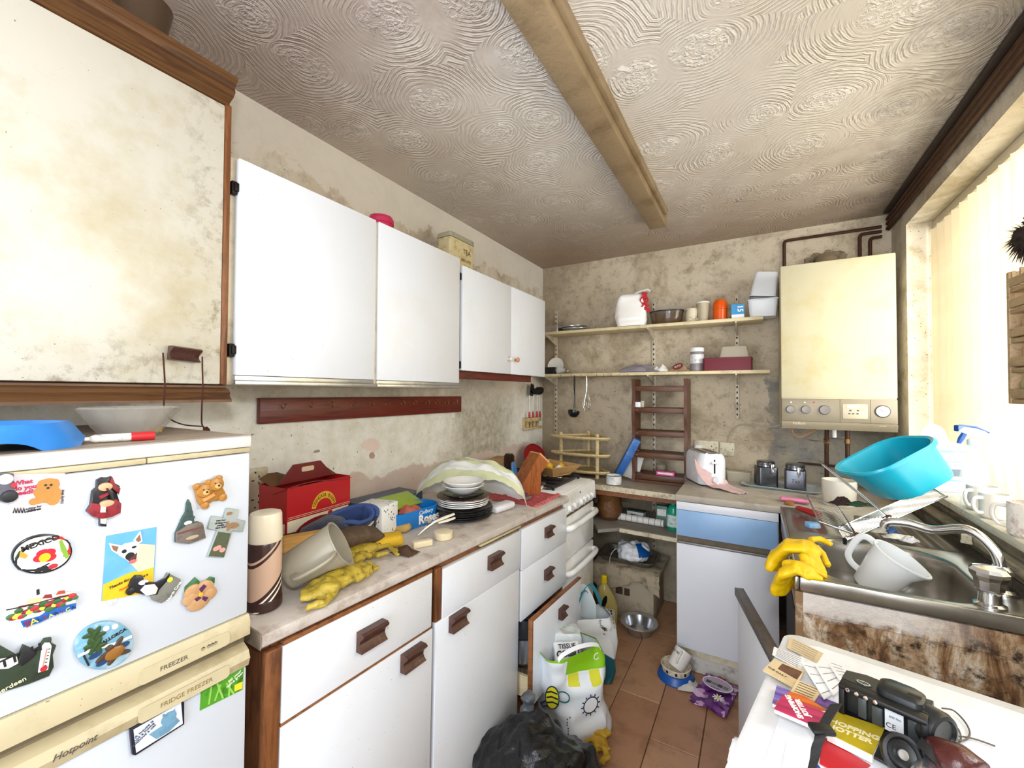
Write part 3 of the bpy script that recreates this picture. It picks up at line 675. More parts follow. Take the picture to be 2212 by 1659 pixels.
t = thing('shelf_upright', 'slotted metal shelf upright nearest the left corner', 'shelf upright', (.122,RD,0))
def upright(z0, z1, par):
    obj('channel', G().box((-.012,-.012,z0),(.012,-.001,z1), .002), uprm, par)
    n = int((z1-z0)/.035)
    for i in range(n): obj('slot', G().box((-.004,-.0128,z0+.02+i*.035),(.004,-.0118,z0+.034+i*.035)), slotm, par)
upright(1.10, 2.065, t)
t = thing('shelf_upright', 'slotted metal shelf upright behind the wooden rack', 'shelf upright', (.868,RD,0)); upright(.30, 2.06, t)
t = thing('shelf_upright', 'short slotted metal shelf upright nearest the boiler', 'shelf upright', (1.382,RD,0)); upright(1.26, 2.055, t)
# hooks along the lower shelf edge
for i, u in enumerate((1213,1236,1256,1271,1290,1305,1321,1340,1357)):
    p = at(u, 812, y=SY)
    obj('cup_hook', G().tube(spline([(0,0,0),(0,-.010,.002),(0,-.016,-.010),(0,-.010,-.020),(0,-.002,-.016)],5), .0014, 6), brass, lo_s, M=T(p.x, SY, LO-.012))
# upper shelf goods -----------------------------------------------------------
alum = mat('dull_aluminium', '#b9b5ae', .3, .85, dirt='#6d655a', scale=16)
solo('loaf_tin', G().prism(rrect(.115,.09,.012),0,.048,bev=.003), alum, 'dull steel tin at the left end of upper shelf', 'tin', (.155,2.925,UP+.0005))
pl = mat('steel_plate', '#c9cacd', .18, .7)
gp = G().lathe([(.04,0),(.07,.004),(.105,.016),(.105,.019),(.07,.008),(0,.005)], 36)
p1 = solo('plate', gp, pl, 'shiny plate lying flat on the upper shelf next to the tin', 'plate', (.325,2.95,UP+.0005), group='plates on the upper shelf')
p2 = dup(p1, (.300,2.965,UP+.0215), (rad(4),rad(-3),0), 'shiny plate leaning on top of the other plate on upper shelf')
poly = mat('white_polythene', '#efebe6', .28, var=.02)
def bag(name, label, cat, w, d, h, loc, m, seed=1, amp=.02, rz=0, open_top=False, taper=.85, n=36, k=22):
    g = G(); rings = []
    for i in range(k+1):
        t = i/k; s_ = 1-(1-taper)*t - .10*(1-min(1,t*6)); s_ += .06*sin(pi*t)
        if not open_top and t > .85: s_ *= sqrt(max(0,1-((t-.85)/.15)**2))*.85+.15
        rings.append([(x*s_, y*s_, h*t) for x, y in rrect(w, d, min(w,d)*.35, 8)])
    g.loft(rings, True, not open_top); g.noise(amp, 9, seed, (1,1,.25)).noise(amp*.5, 30, seed+3, (1,1,.3))
    zmin = min(p[2] for p in g.v); g.v = [(x,y,z-zmin) for x,y,z in g.v]
    return g
t = thing('bread_bag', 'white plastic bread bag with red lettering on upper shelf', 'bag', (.750,2.905,UP+.0005), rad(8))
obj('bag', bag('', '', '', .20, .105, .225, (0,0,0), poly, 4, .012), poly, t, smooth=60)
obj('twisted_top', G().tube(spline([(.0,0,.215),(.05,.0,.232),(.10,-.01,.242),(.125,-.01,.232)],5), [.03]+[.018]*5+[.014]*5+[.012]*5, 10, flat=.5).noise(.004,60,2), poly, t)
text('LOAF', .055, t, redp, M=T(.098,-.035,.155) @ frame((0,0,0),(.15,0,-1),z=(.75,-.65,0)), depth=.002, bold=.004)
obj('red_panel', G().sheet(lambda u,v: (.098-.05*(1-u)**2*.6+.008*sin(v*9), -.058+.05*u, .12+.09*v), 8, 10, .001), redp, t)
brg = mat('brown_glass', '#5f4a33', .06, alpha=.78, var=0)
cg = G(); rr = [(s_, z) for s_, z in ((.80,0),(.86,.006),(1,.082),(.97,.083),(.84,.012),(.78,.008))]
cg.loft([[(x*s_,y*s_,z) for x,y in ell(.108,.065,40)] for s_, z in rr])
t = thing('casserole_dish', 'oval smoked glass casserole dish with blue rim on upper shelf', 'dish', (.972,2.945,UP+.0005))
obj('bowl', cg, brg, t)
obj('rim', G().loft([[(x*s_,y*s_,z) for x,y in ell(.110,.067,40)] for s_, z in ((1,.0835),(1.0,.092),(.95,.092),(.95,.0835))], False, False), mat('navy_rim','#1d2b3c',.25), t)
def mug(name, label, loc, r, h, m, hm=None, rz=0, hand=True, inner=None, taper=1.0, cat='mug'):
    t = thing(name, label, cat, loc, rz)
    obj('cup', G().lathe([(r*.85*taper,0),(r*taper,.006),(r,h),(r-.004,h),(r*taper-.004,.008),(0,.007)], 28), m, t)
    if hand: obj('handle', G().tube(spline([(r-.003,0,h*.82),(r+.022,0,h*.80),(r+.028,0,h*.5),(r+.016,0,h*.25),(r-.004,0,h*.22)],6), .0045, 8, flat=1.3), hm or m, t)
    return t
mug('mug', 'cream mug with dark brown leaf pattern on upper shelf', (1.128,2.935,UP+.0005), .036, .09, mat('leaf_pattern_china','#d3c7ac',.3,dirt='#2e2118',scale=26,amt=.95), mat('cream_china','#d6caae',.3), rad(-10))
t = thing('lidded_beaker', 'tall plain beige beaker with white lid on upper shelf', 'beaker', (1.195,2.94,UP+.0005))
obj('cup', G().lathe([(.028,0),(.038,.118),(.034,.118),(0,.004)], 28), mat('beige_plastic','#b5a88c',.4), t)
obj('lid', G().lathe([(.041,.1185),(.041,.126),(.036,.131),(0,.132)], 28), mat('off_white_plastic','#e9e4d8',.35), t)
ora = mat('orange_plastic', '#dd5708', .18, var=.02)
t = thing('orange_jar', 'glossy orange plastic jar with domed lid on upper shelf', 'jar', (1.294,2.94,UP+.0005))
obj('jar_body', G().lathe([(.036,0),(.041,.004),(.041,.07),(0,.07)], 28), ora, t)
obj('lid', G().lathe([(.0425,.0705),(.0425,.09),(.040,.115),(.030,.131),(.012,.137),(0,.138)], 28), ora, t)
t = thing('blister_box', 'blue and white packet marked 15 with a dark object behind, on upper shelf', 'packet', (1.392,2.905,UP+.0005), rad(6))
obj('carton', G().box((-.034,-.02,0),(.034,.012,.085), .001), mat('white_card','#e8eaee',.4), t)
obj('blue_panel', G().box((-.0345,-.0208,.024),(.0345,-.0202,.085)), mat('sky_blue_print','#2191cc',.4), t)
text('15', .042, t, wht, M=T(.012,-.0212,.058) @ frame((0,0,0),(0,0,-1),z=(0,-1,0)), depth=.0002, bold=.001)
solo('plug', G().box((-.022,-.02,0),(.022,.02,.03), .008).tube([(0,0,.03),(0,-.01,.075)], .005, 8), mat('black_plastic','#1b1a1b',.4), 'small black plug behind the blue and white packet on upper shelf', 'plug', (1.372,2.985,UP+.0005))
tubm = mat('white_tub_plastic', '#e4e7ea', .3, var=.02)
def tub(w, d, h, m, r=.02, wall=.003, flare=.88):
    g = G(); g.loft([[(x,y,z) for x,y in rrect(w*s_,d*s_,r)] for s_, z in ((flare*.96,0),(flare,.004),(1,h-.006),(1.05,h-.005),(1.05,h),(.985,h),(flare*.97,.007),(flare*.8,.006))]); return g
solo('ice_cream_tub', tub(.155,.12,.105,tubm), tubm, 'open white plastic tub at the right end of upper shelf', 'tub', (1.524,2.935,UP+.0005), group='white tubs on the upper shelf')
t2 = tub(.135,.11,.145,tubm)
solo('ice_cream_tub', t2, tubm, 'white plastic tub turned over and tilted on top of the other tub', 'tub', M=T(1.545,2.94,2.140) @ Ry(rad(8)) @ Rx(pi), group='white tubs on the upper shelf')
# lower shelf goods -----------------------------------------------------------
t = thing('light_bulb', 'clear light bulb lying at the left of the lower shelf', 'bulb', M=T(.225,2.90,LO+.030) @ Ry(rad(100)) @ Rz(.3))
obj('glass', G().lathe([(.012,-.01),(.015,.0),(.028,.025),(.030,.04),(.024,.056),(.010,.066),(0,.067)], 24, M=Rx(pi)@T(0,0,-.03)), mat('bulb_glass','#d1d1ce',.04,alpha=.35,var=0), t)
obj('cap', G().lathe([(.011,.0),(.0125,.003),(.0125,.024),(.008,.03),(0,.031)], 16, M=T(0,0,.038)), alum, t)
t = thing('plate', 'white plate propped upright behind the bulb at the left shelf end', 'plate', M=T(.13,3.035,LO+.068) @ Rx(rad(78)))
obj('plate', G().lathe([(.04,0),(.055,.003),(.067,.010),(.067,.013),(.05,.006),(0,.004)], 32), mat('white_china','#eceae4',.2), t)
solo('black_box', G().box((-.045,-.02,0),(.045,.02,.055), .002), mat('black_card','#17171a',.4), 'small black box against the white plate at the left of lower shelf', 'box', (.12,2.95,LO+.0005))
solo('saucer', G().lathe([(.03,0),(.06,.012),(.062,.014),(.03,.004),(0,.003)], 28), mat('white_china','#eceae4',.2), 'white saucer hung edge-on below the left end of the lower shelf', 'saucer', M=T(.12,2.99,LO-.026) @ Rx(rad(10)))
def crumple(w, d, h, seed, n=20, amp=.5):
    def f(u, v):
        e = (sin(pi*u)*sin(pi*v))**.6
        q = V((u*4, v*4, seed))
        return ((u-.5)*w*(1+.15*noise.noise(q*1.3)), (v-.5)*d*(1+.15*noise.noise(q*1.3+V((5,5,5)))), .003+h*e*(.55+amp*noise.noise(q)+.3*abs(noise.noise(q*2.4))))
    return G().sheet(f, n, n, .0015)
solo('carrier_bag', crumple(.26,.13,.075,3.3), mat('grey_polythene','#8d8790',.3), 'crumpled grey plastic bag flattened on the middle of the lower shelf', 'bag', (.80,2.93,LO+.001), smooth=60)
solo('carrier_bag', crumple(.13,.10,.06,8.1), mat('white_polythene','#efebe6',.28), 'crumpled white plastic bag between grey bag and crisp packet', 'bag', (.93,2.95,LO+.001), smooth=60)
t = thing('snack_packet', 'pale brown crumpled snack packet with red lettering on the lower shelf', 'packet', (1.052,2.925,LO+.001), rad(-5))
obj('packet', crumple(.14,.06,.06,5.2,18,.3), mat('foil_brown','#b59a7b',.3,dirt='#6f3a2b',scale=14,amt=.9), t, smooth=60)
obj('label_patch', G().prism(ell(.034,.02,20),0,.0015), mat('maroon_print','#6d2a22',.4), t, M=T(.0,-.030,.033) @ Rx(rad(75)) @ Rz(.35))
text('KITTI', .017, t, wht, M=T(.0,-.0325,.033) @ Rx(rad(75)) @ Rz(.35), depth=.0002)
t = thing('supplement_tub', 'grey plastic tub with white lid and printed label on lower shelf', 'tub', (1.160,2.93,LO+.0005))
obj('body', G().lathe([(.038,0),(.041,.004),(.041,.118),(.037,.124),(0,.124)], 28), mat('grey_plastic','#8f8689',.35), t)
obj('label', G().lathe([(.0416,.050),(.0416,.108)], 28, cap0=False, cap1=False), mat('white_label','#e4e4e2',.4,dirt='#6d6f74',scale=60,amt=.6), t)
obj('lid', G().lathe([(.0425,.1245),(.0425,.148),(.038,.152),(0,.152)], 28), mat('white_lid','#f0eee9',.3), t)
t = thing('biscuit_tin', 'crimson rectangular tin with clear plastic cover on the lower shelf', 'tin', (1.335,2.925,LO+.0005))
obj('body', G().prism(rrect(.268,.115,.012),0,.080,bev=.004), mat('crimson_tin','#6a0a1e',.55), t)
obj('lid_rim', G().prism(rrect(.272,.119,.014),.066,.074), mat('crimson_tin','#6a0a1e',.55), t)
t = thing('butter_dish_cover', 'cloudy plastic dish cover upside down on the crimson tin', 'cover', (1.372,2.935,LO+.0810))
obj('cover', G().loft([[(x*s_,y*s_,z) for x,y in rrect(.158,.10,.01)] for s_, z in ((1.06,0),(1.06,.003),(1,.004),(.86,.066),(.82,.068))]), mat('cloudy_plastic','#bdb39d',.25,alpha=.72,var=.02), t)
# hanging tools ---------------------------------------------------------------
blp = mat('black_nylon', '#101216', .3)
t = thing('ladle', 'black nylon ladle hanging from a hook on the lower shelf', 'ladle', M=T(.36,2.842,1.545))
obj('handle', G().tube([(0,0,0),(0,0,-.03),(0,0,-.10),(0,.004,-.13)], [.007,.010,.009,.006], 10, flat=.6), blp, t)
obj('stem', G().tube([(0,.004,-.13),(0,.004,-.18),(0,0,-.235)], [.0055,.005,.006], 8), blp, t)
obj('bowl', G().lathe([(.010,-.038),(.028,-.03),(.040,-.012),(.043,.004),(.0405,.004),(.037,-.010),(.026,-.026),(0,-.033)], 28, M=T(0,-.012,-.262) @ Rx(rad(-22))), blp, t)
chrome = mat('chrome', '#d9dadc', .12, 1.0)
t = thing('whisk', 'wire balloon whisk hanging beside the black ladle', 'whisk', M=T(.452,2.842,1.535))
obj('handle', G().tube([(0,0,0),(0,0,-.04),(0,0,-.105)], [.004,.0065,.006], 10), chrome, t)
for i in range(5):
    a = i*pi/5; c_, s_ = cos(a), sin(a)
    obj('wire', G().tube(spline([(0,0,-.10),(.018*c_,.018*s_,-.15),(.026*c_,.026*s_,-.20),(.014*c_,.014*s_,-.235),(0,0,-.243),(-.014*c_,-.014*s_,-.235),(-.026*c_,-.026*s_,-.20),(-.018*c_,-.018*s_,-.15),(0,0,-.10)],5), .0011, 5), chrome, t)
# utensil rack on the left wall, in the corner
pine = wood('grubby_pine', '#b59a68', '#d2bd8f', (6,40,40), .6, dirt='#5e4a2a', axis=1)
t = thing('utensil_rack', 'small grubby wooden utensil rack on the left wall in the corner', 'rack', (0,2.84,1.175))
obj('back_board', G().box((.001,-.12,-.03),(.012,.11,.06), .002), pine, t)
obj('rail', G().box((.012,-.10,.03),(.05,.10,.058), .002), pine, t); obj('rail', G().box((.012,-.13,-.025),(.05,.13,-.012), .002), pine, t)
for i in range(4): obj('peg', G().box((.02,-.09+i*.055,-.012),(.032,-.075+i*.055,.03)), pine, t)
redh = mat('red_handle', '#b01722', .3)
def utensil(kind, y, label):
    t = thing('kitchen_'+kind, label, kind, M=T(.042 if kind != 'spatula' else .040,y,1.234) @ Rx(rad(random.uniform(-4,4))))
    obj('handle', G().tube([(0,0,0),(0,0,.02),(0,0,.045)], [.007,.009,.006], 10), redh, t)
    obj('shaft', G().tube([(0,0,.045),(0,0,.165)], .0025, 6), chrome, t)
    if kind == 'spatula': obj('blade', G().box((-.003,-.028,.165),(.0,.028,.255), .002), blp, t, M=Rx(rad(-12)))
    elif kind == 'spoon': obj('spoon_bowl', G().lathe([(0,-.006),(.018,-.004),(.026,.003),(.02,.0),(0,-.003)], 20, sy=1.35, M=T(.0,0,.20) @ Ry(rad(80))), blp, t)
    else: obj('skimmer_bowl', G().lathe([(0,-.012),(.022,-.008),(.034,.004),(.03,.003),(.02,-.005),(0,-.009)], 20, M=T(.004,0,.198) @ Rx(rad(60))), blp, t)
    return t
utensil('spatula', 2.760, 'black slotted spatula with red handle, leftmost in the corner utensil rack')
utensil('spoon', 2.815, 'black spoon with red handle, second from left in the corner rack')
utensil('skimmer', 2.880, 'black round skimmer with red handle in the corner utensil rack')
utensil('ladle', 2.930, 'black ladle with red handle, rightmost in the corner utensil rack')
# counter-height shelf and low shelf in the corner -----------------------------
CZ, LZ = .84, .60
cs = mat('worn_shelf_laminate', '#9d9180', .6, dirt='#5e5240', scale=10, amt=.7, spots='#2f261a')
edgew = mat('chipped_shelf_edge', '#d5c9ae', .6, dirt='#6c4a2a', scale=30, amt=.9)
t = thing('corner_shelf', 'worn counter-height corner shelf between cooker and right base unit', 'shelf', (0,0,0))
sh = [(.01,RD-.013),(.01,2.60),(.62,2.60),(1.118,2.575),(1.118,RD-.013)]
obj('board', G().prism(sh, CZ-.022, CZ), cs, t)
obj('front_edge', G().loft([[(x,y,z) for x,y in ((.60,2.590),(1.118,2.565),(1.118,2.5745),(.60,2.5995))] for z in (CZ-.030, CZ+.001)]), edgew, t)
obj('batten', G().box((.60,2.602,CZ-.062),(1.11,2.625,CZ-.0225)), brw, t)
t = thing('corner_shelf', 'low L-shaped corner shelf under the counter-height one', 'shelf', (0,0,0))
obj('board', G().prism([(.66,2.47),(.76,2.57),(1.118,2.56),(1.118,RD-.013),(.01,RD-.013),(.01,2.60),(.60,2.57)], LZ-.02, LZ), mat('grey_shelf_laminate','#8d867c',.55,dirt='#5e5648',scale=8,amt=.6), t)
obj('front_edge', G().loft([[(x,y,z) for x,y in ((.765,2.555),(1.118,2.545),(1.118,2.5595),(.765,2.569))] for z in (LZ-.022, LZ+.001)]), edgew, t)
# wooden rack
wr = wood('dark_rack_wood', '#41210f', '#5f361b', (5,40,40), .45, axis=2)
wrx = wood('dark_rack_wood_cross', '#41210f', '#60381d', (5,40,40), .45, axis=0)
t = thing('wooden_rack', 'tall dark wooden rack with wavy sides and five slatted shelves', 'rack', (.948,2.80,CZ+.0005))
RX, RH_ = .170, .672
def side(x0, x1):
    pts = [(.16,0),(.16,RH_)] + [(.0+.009*sin(z_*2*pi/.26)+.008*(1 if z_<.05 else 0)*-1, z_) for z_ in [RH_*(1-i/26) for i in range(27)]]
    return G().loft([[(x,y,z) for y,z in pts] for x in (x0,x1)])
obj('side_board', side(-RX,-RX+.020), wr, t); obj('side_board', side(RX-.020,RX), wr, t)
for i, z in enumerate((.045, .185, .325, .475, .615)):
    g = G()
    for j in range(5): g.box((-RX+.021,.02+j*.027,z),(RX-.021,.041+j*.027,z+.012), .002)
    for j in range(5): obj('slat', G().box((-RX+.0205,.018+j*.028,z),(RX-.0205,.041+j*.028,z+.012), .002), wrx, t)
    obj('cross_bar', G().box((-RX+.0205,.004,z-.024),(RX-.0205,.016,z+.010), .002), wrx, t)
    if i in (1,2,3):
        obj('corner_block', G().box((-RX+.0205,-.012,z-.012),(-RX+.045,.003,z+.0), .002), wrx, t)
obj('foot_rail', G().box((-RX+.0205,.0,.0),(RX-.0205,.014,.018)), wrx, t)
pinkp = mat('pink_plastic','#d8508f',.3)
t = thing('pink_box', 'pink plastic soap box on the lowest shelf of the wooden rack', 'box', (.985,2.835,CZ+.0590))
obj('base', G().prism(rrect(.115,.06,.008),0,.024,bev=.003), pinkp, t); obj('white_band', G().box((-.045,-.0315,.008),(.045,-.0302,.018)), wht, t)
solo('glass_pot', G().lathe([(.03,0),(.033,.02),(.036,.055),(.033,.055),(.03,.02),(0,.006)], 24), mat('greenish_glass','#a9a08a',.1,alpha=.6,var=0), 'small cloudy glass pot behind the pink box in the wooden rack', 'pot', (.945,2.905,CZ+.0585))
t = thing('white_cube_box', 'small white box with clear side on the second shelf of the wooden rack', 'box', (.815,2.835,CZ+.1988-.001+.29), rad(6))
obj('carton', G().box((-.02,-.02,0),(.014,.02,.034), .002), mat('white_card','#e8eaee',.4), t)
obj('clear_end', G().box((.0145,-.02,0),(.036,.02,.042), .002), mat('cloudy_plastic','#bdb39d',.3,trans=.35), t)
# rattan shelf tier
rat = mat('cream_rattan', '#d5bf8c', .55, dirt='#7d6236', scale=50, amt=.8, bump=.4, bscale=160)
t = thing('corner_tier', 'cream rattan three-tier corner stand behind the cooker', 'stand', (.395,2.80,CZ+.0005))
posts = [(-.12,0),(.155,-.02),(.02,.18)]
for px, py in posts: obj('post', G().lathe([(.013,0),(.013,.285),(.011,.295),(.007,.30),(0,.302)], 12, (px,py,0)), rat, t)
for z in (.03,.145,.26):
    fr = ell(.21,.06,16,cx=.02,cy=-.0,a0=pi,a1=2*pi); pts = [(x,y+.0) for x,y in fr]+[(.215,.03),(.03,.20),(-.16,.03)]
    obj('tray_shelf', G().prism(pts, z, z+.008), mat('woven_cane','#b8a070',.6,dirt='#6d5732',scale=40,bump=.5,bscale=120), t)
    obj('rim', G().tube([(x,y,z+.012) for x,y in pts]+[(pts[0][0],pts[0][1],z+.012)], .0085, 8), rat, t)
# on the counter-height shelf
t = thing('enamel_mug', 'white enamel mug with blue flower pattern on the corner shelf', 'mug', (.700,2.66,CZ+.0005))
obj('cup', G().lathe([(.042,0),(.048,.004),(.048,.055),(.050,.058),(.046,.058),(.045,.006),(0,.005)], 32), mat('flowered_enamel','#e9e9e6',.2,dirt='#4b5a86',scale=34,amt=.55), t)
obj('rim', G().tube([(.0495*cos(a*pi/16),.0495*sin(a*pi/16),.0585) for a in range(32)], .0018, 6, closed=True), mat('blue_enamel_rim','#28304a',.3), t)
solo('foil_roll_box', G().box((-.024,-.024,0),(.024,.024,.30), .002), mat('blue_carton','#2f62a8',.35,dirt='#8fb0d8',scale=12), 'long blue roll carton leaning against the left side of the wooden rack', 'carton', M=T(.675,2.80,CZ+.012) @ Ry(rad(27)) @ Rz(.4))
solo('paper_sheets', G().sheet(lambda u,v: ((u-.5)*.11,.012*sin(u*3),v*.20), 6, 6, .006), mat('white_paper','#e6e3dc',.6), 'white folded papers propped beside the blue carton', 'papers', M=T(.742,2.86,CZ+.008) @ Ry(rad(16)))
# low shelf goods
t = thing('paper_roll', 'long white checked paper roll lying on the low corner shelf', 'roll', M=T(.885,2.72,LZ+.0235) @ Ry(pi/2) @ Rx(rad(3)))
obj('roll', G().lathe([(.006,-.245),(.022,-.245),(.022,.11),(.006,.11)], 20), mat('white_paper','#e6e3dc',.6), t)
for i in range(10): obj('check_line', G().lathe([(.0224,-.23+i*.036),(.0224,-.227+i*.036)], 20, cap0=False, cap1=False), mat('grey_line','#5f6068',.6), t)
t = thing('small_carton', 'small white carton with dark print on the low shelf behind the roll', 'carton', (.80,2.83,LZ+.0005), rad(-8))
obj('carton', G().box((-.055,-.025,0),(.055,.025,.05), .002), mat('white_card','#e8eaee',.4), t)
obj('dark_flap', G().box((-.056,-.026,.044),(.056,.026,.052), .001), mat('dark_green_card','#29342c',.5), t); obj('print_mark', G().box((-.03,-.0262,.012),(.01,-.0252,.028)), inkb, t)
grn = mat('green_liquid', '#0b9c7a', .1, alpha=.9, var=0)
t = thing('soap_bottle', 'clear pump bottle of green washing-up liquid on low shelf', 'bottle', (1.05,2.70,LZ+.0005))
obj('bottle', G().loft([[(x*s_,y*s_,z) for x,y in ell(.036,.024,28)] for s_, z in ((.9,0),(1,.006),(1,.10),(.9,.125),(.5,.145),(.38,.15),(.38,.158))]), grn, t)
obj('label', G().loft([[(x,y,z) for x,y in ell(.0365,.0245,20,a0=pi*1.1,a1=pi*1.9)] for z in (.02,.09)], False, False, False), mat('pale_label','#cfe0dc',.4,dirt='#1c4a40',scale=50,amt=.8), t)
obj('pump', G().lathe([(.012,.158),(.012,.172),(.005,.173),(.005,.188),(.009,.189),(.009,.195),(0,.196)], 14).tube([(0,0,.191),(-.025,-.008,.190)], .004, 6), mat('clear_pump','#d7e4e0',.2,alpha=.7), t)
t = thing('green_carton', 'dark green carton behind the soap bottle on the low shelf', 'carton', (.975,2.765,LZ+.0005))
obj('carton', G().box((-.033,-.02,0),(.033,.02,.12), .002), mat('green_carton_print','#5a7d6c',.5,dirt='#2f4a3e',scale=14), t); obj('label', G().box((-.026,-.0212,.06),(.026,-.0202,.10)), mat('white_label','#e4e4e2',.4), t)
brb = mat('brown_wicker','#6d4520',.5,dirt='#2d1a0c',scale=26,amt=.8,bump=.6,bscale=60)
solo('wicker_vase', G().lathe([(.05,0),(.075,.03),(.085,.08),(.070,.125),(.078,.15),(.085,.19),(.07,.215),(.05,.215)], 24).noise(.008,16,2), brb, 'brown wicker pot at the left of the low corner shelf', 'pot', (.655,2.72,LZ+.0005))
# sockets on the back wall
MB = frame((0,0,0),(1,0,0),z=(0,-1,0))
t1 = socket('wall_socket', 'grimy cream double socket on the back wall above the toaster', T(1.200,RD-.001,1.066) @ MB)
t = thing('plug_adapter', 'white plug pushed into the left half of the back wall double socket', 'plug', M=T(1.155,RD-.0095,1.055) @ MB)
obj('plug', G().prism(rrect(.05,.055,.014),0,.028,bev=.008), mat('white_plug','#eceae6',.3), t)
t = thing('spur_switch', 'cream single fused spur beside the back wall socket', 'switch', M=T(1.322,RD-.001,1.062) @ MB)
obj('face_plate', G().prism(rrect(.086,.086,.006),0,.008,bev=.003), cream, t); obj('rocker', G().box((-.011,-.014,.008),(.011,.014,.012), .002), cream, t)
for s_ in (-1,1): obj('screw', G().lathe([(.003,0),(.003,.0006),(0,.001)], 10, (s_*.033,0,.0078)), holem, t)
cab = [at(*q, y=RD-.006) for q in ((1573,955),(1576,940),(1590,922),(1607,917),(1640,920),(1663,922),(1685,918))]
solo('boiler_cable', G().tube(rel(cab[0], spline(cab)), .004, 8), mat('grey_cable','#b5a88f',.5), 'grey cable clipped along the back wall from the spur to the boiler', 'cable', cab[0])
# broken plaster and flue, pipes, boiler -----------------------------------------
boil = mat('boiler_enamel', '#bdb493', .7, dirt='#b3a06c', scale=6, amt=.7, spots='#6b4f2e', var=.02)
bpan = mat('boiler_panel', '#897d66', .4, .15, dirt='#75694f', scale=12, amt=.5)
t = thing('boiler', 'cream wall-hung gas boiler with grey control panel under it', 'boiler', (0,0,0))
BX0, BX1, BY = 1.604, 2.080, 2.70
obj('casing', G().box((BX0+.003,BY+.004,1.24),(BX1-.003,RD-.012,2.105), .004), mat('boiler_side','#cfc3a2',.45,dirt='#7d6d4c',scale=6), t)
obj('front_panel', G().box((BX0,BY,1.398),(BX1,BY+.045,2.112), .006), boil, t)
cpn = obj('control_panel', G().box((BX0+.002,BY-.006,1.276),(BX1-.002,BY+.03,1.3945), .003), bpan, t)
obj('lower_trim', G().loft([[(x,y,z) for y,z in ((BY-.008,1.273),(BY-.008,1.258),(BY+.0,1.236),(BY+.03,1.236),(BY+.03,1.273))] for x in (BX0+.002,BX1-.002)]), bpan, t)
dkn = mat('boiler_knob', '#77706a', .35, .3)
lines = mat('panel_seam','#4c4436',.6)
for x in (1.855,1.975): obj('seam', G().box((x,BY-.0066,1.276),(x+.0015,BY-.0058,1.394)), lines, cpn)
for x, r in ((1.645,.021),(1.712,.022),(1.792,.025)):
    kb = obj('knob', G().lathe([(r,0),(r,.004),(r*.92,.006),(r*.85,.016),(0,.017)], 24), dkn, cpn, M=T(x,BY-.006,1.338) @ Rx(pi/2))
for x in (1.648,1.708): obj('lamp', G().lathe([(.004,0),(.004,.002),(0,.003)], 10), mat('lamp_white','#e8e2d0',.3), cpn, M=T(x,BY-.006,1.376) @ Rx(pi/2))
obj('red_lamp', G().lathe([(.004,0),(.004,.002),(0,.003)], 10), redp, cpn, M=T(1.748,BY-.006,1.376) @ Rx(pi/2))
obj('timer', G().prism(rrect(.10,.075,.006),0,.003,bev=.001), mat('timer_panel','#b3a78d',.4), cpn, M=T(1.915,BY-.006,1.333) @ MB)
obj('timer_display', G().prism(rrect(.05,.017,.002),0,.004), mat('timer_lcd','#d9d3bd',.3), cpn, M=T(1.907,BY-.006,1.357) @ MB)
for x, z in ((1.897,1.338),(1.927,1.338),(1.893,1.322),(1.908,1.322),(1.925,1.322)): obj('timer_button', G().prism(ell(.0045,.003,12),0,.005), lines, cpn, M=T(x,BY-.006,z) @ MB)
gg = obj('pressure_gauge', G().lathe([(.030,0),(.030,.004),(.026,.005),(.026,.004),(0,.004)], 32), mat('gauge_rim','#3b352c',.3,.5), cpn, M=T(2.022,BY-.006,1.336) @ Rx(pi/2))
obj('dial', G().lathe([(.0258,.0042),(.0258,.0048),(0,.0049)], 28), mat('gauge_white','#f2f0ea',.3), cpn, M=T(2.022,BY-.006,1.336) @ Rx(pi/2))
obj('needle', G().prism(stroke([(-.013,.012),(.004,-.003)],.002),.005,.0056), redp, cpn, M=T(2.022,BY-.006,1.336) @ MB)
text('Vaillant', .020, t, mat('faded_cream_print','#cfc5ab',.5), M=T(1.68,BY-.0092,1.265) @ MB, depth=.0002, shear=.3)
text('combi', .011, t, mat('faded_cream_print','#cfc5ab',.5), M=T(2.02,BY-.0092,1.265) @ MB, depth=.0002, shear=.2)
# flue and ragged hole
solo('flue_pipe', G().tube([(1.845,2.98,2.09),(1.845,2.985,2.135),(1.845,2.995,2.165),(1.845,3.02,2.185),(1.845,3.058,2.19)], [.055,.055,.055,.055,.055], 24), mat('brown_flue','#8d7a5f',.35,dirt='#5c4c38',scale=8), 'fat brown flue elbow rising from boiler into the broken wall', 'flue', (0,0,0))
hole = G()
def hring(r0, r1, y): return [(1.845+ (r0+ r1*noise.noise(V((cos(a)*2.5,sin(a)*2.5,y*40))))*1.25*cos(a), y, 2.178+(r0+r1*noise.noise(V((cos(a)*2.5,sin(a)*2.5,y*40))))*sin(a)) for a in [2*pi*i/48 for i in range(48)]]
hole.loft([hring(.090,.03,RD-.001), hring(.086,.034,RD-.008), hring(.066,.03,RD-.009), hring(.055,.02,RD-.002)], False, False)
hole.noise(.006, 40, 2)
obj('broken_plaster', hole, mat('broken_plaster_rubble','#8f7f66',.9,dirt='#4a3d2c',scale=40,amt=.9,bump=.8,bscale=60), bpy.data.objects['wall_back'], smooth=0)
obj('hole_dark', G().prism([(p[0]-1.845,p[2]-2.178) for p in hring(.062,.02,RD-.0)],0,.001), mat('hole_black','#2a2119',.9), bpy.data.objects['wall_back'], M=T(1.845,RD-.0005,2.178) @ MB)
cop = mat('brown_copper_pipe', '#4a2c1a', .4, .45, dirt='#20140c', scale=30, amt=.8)
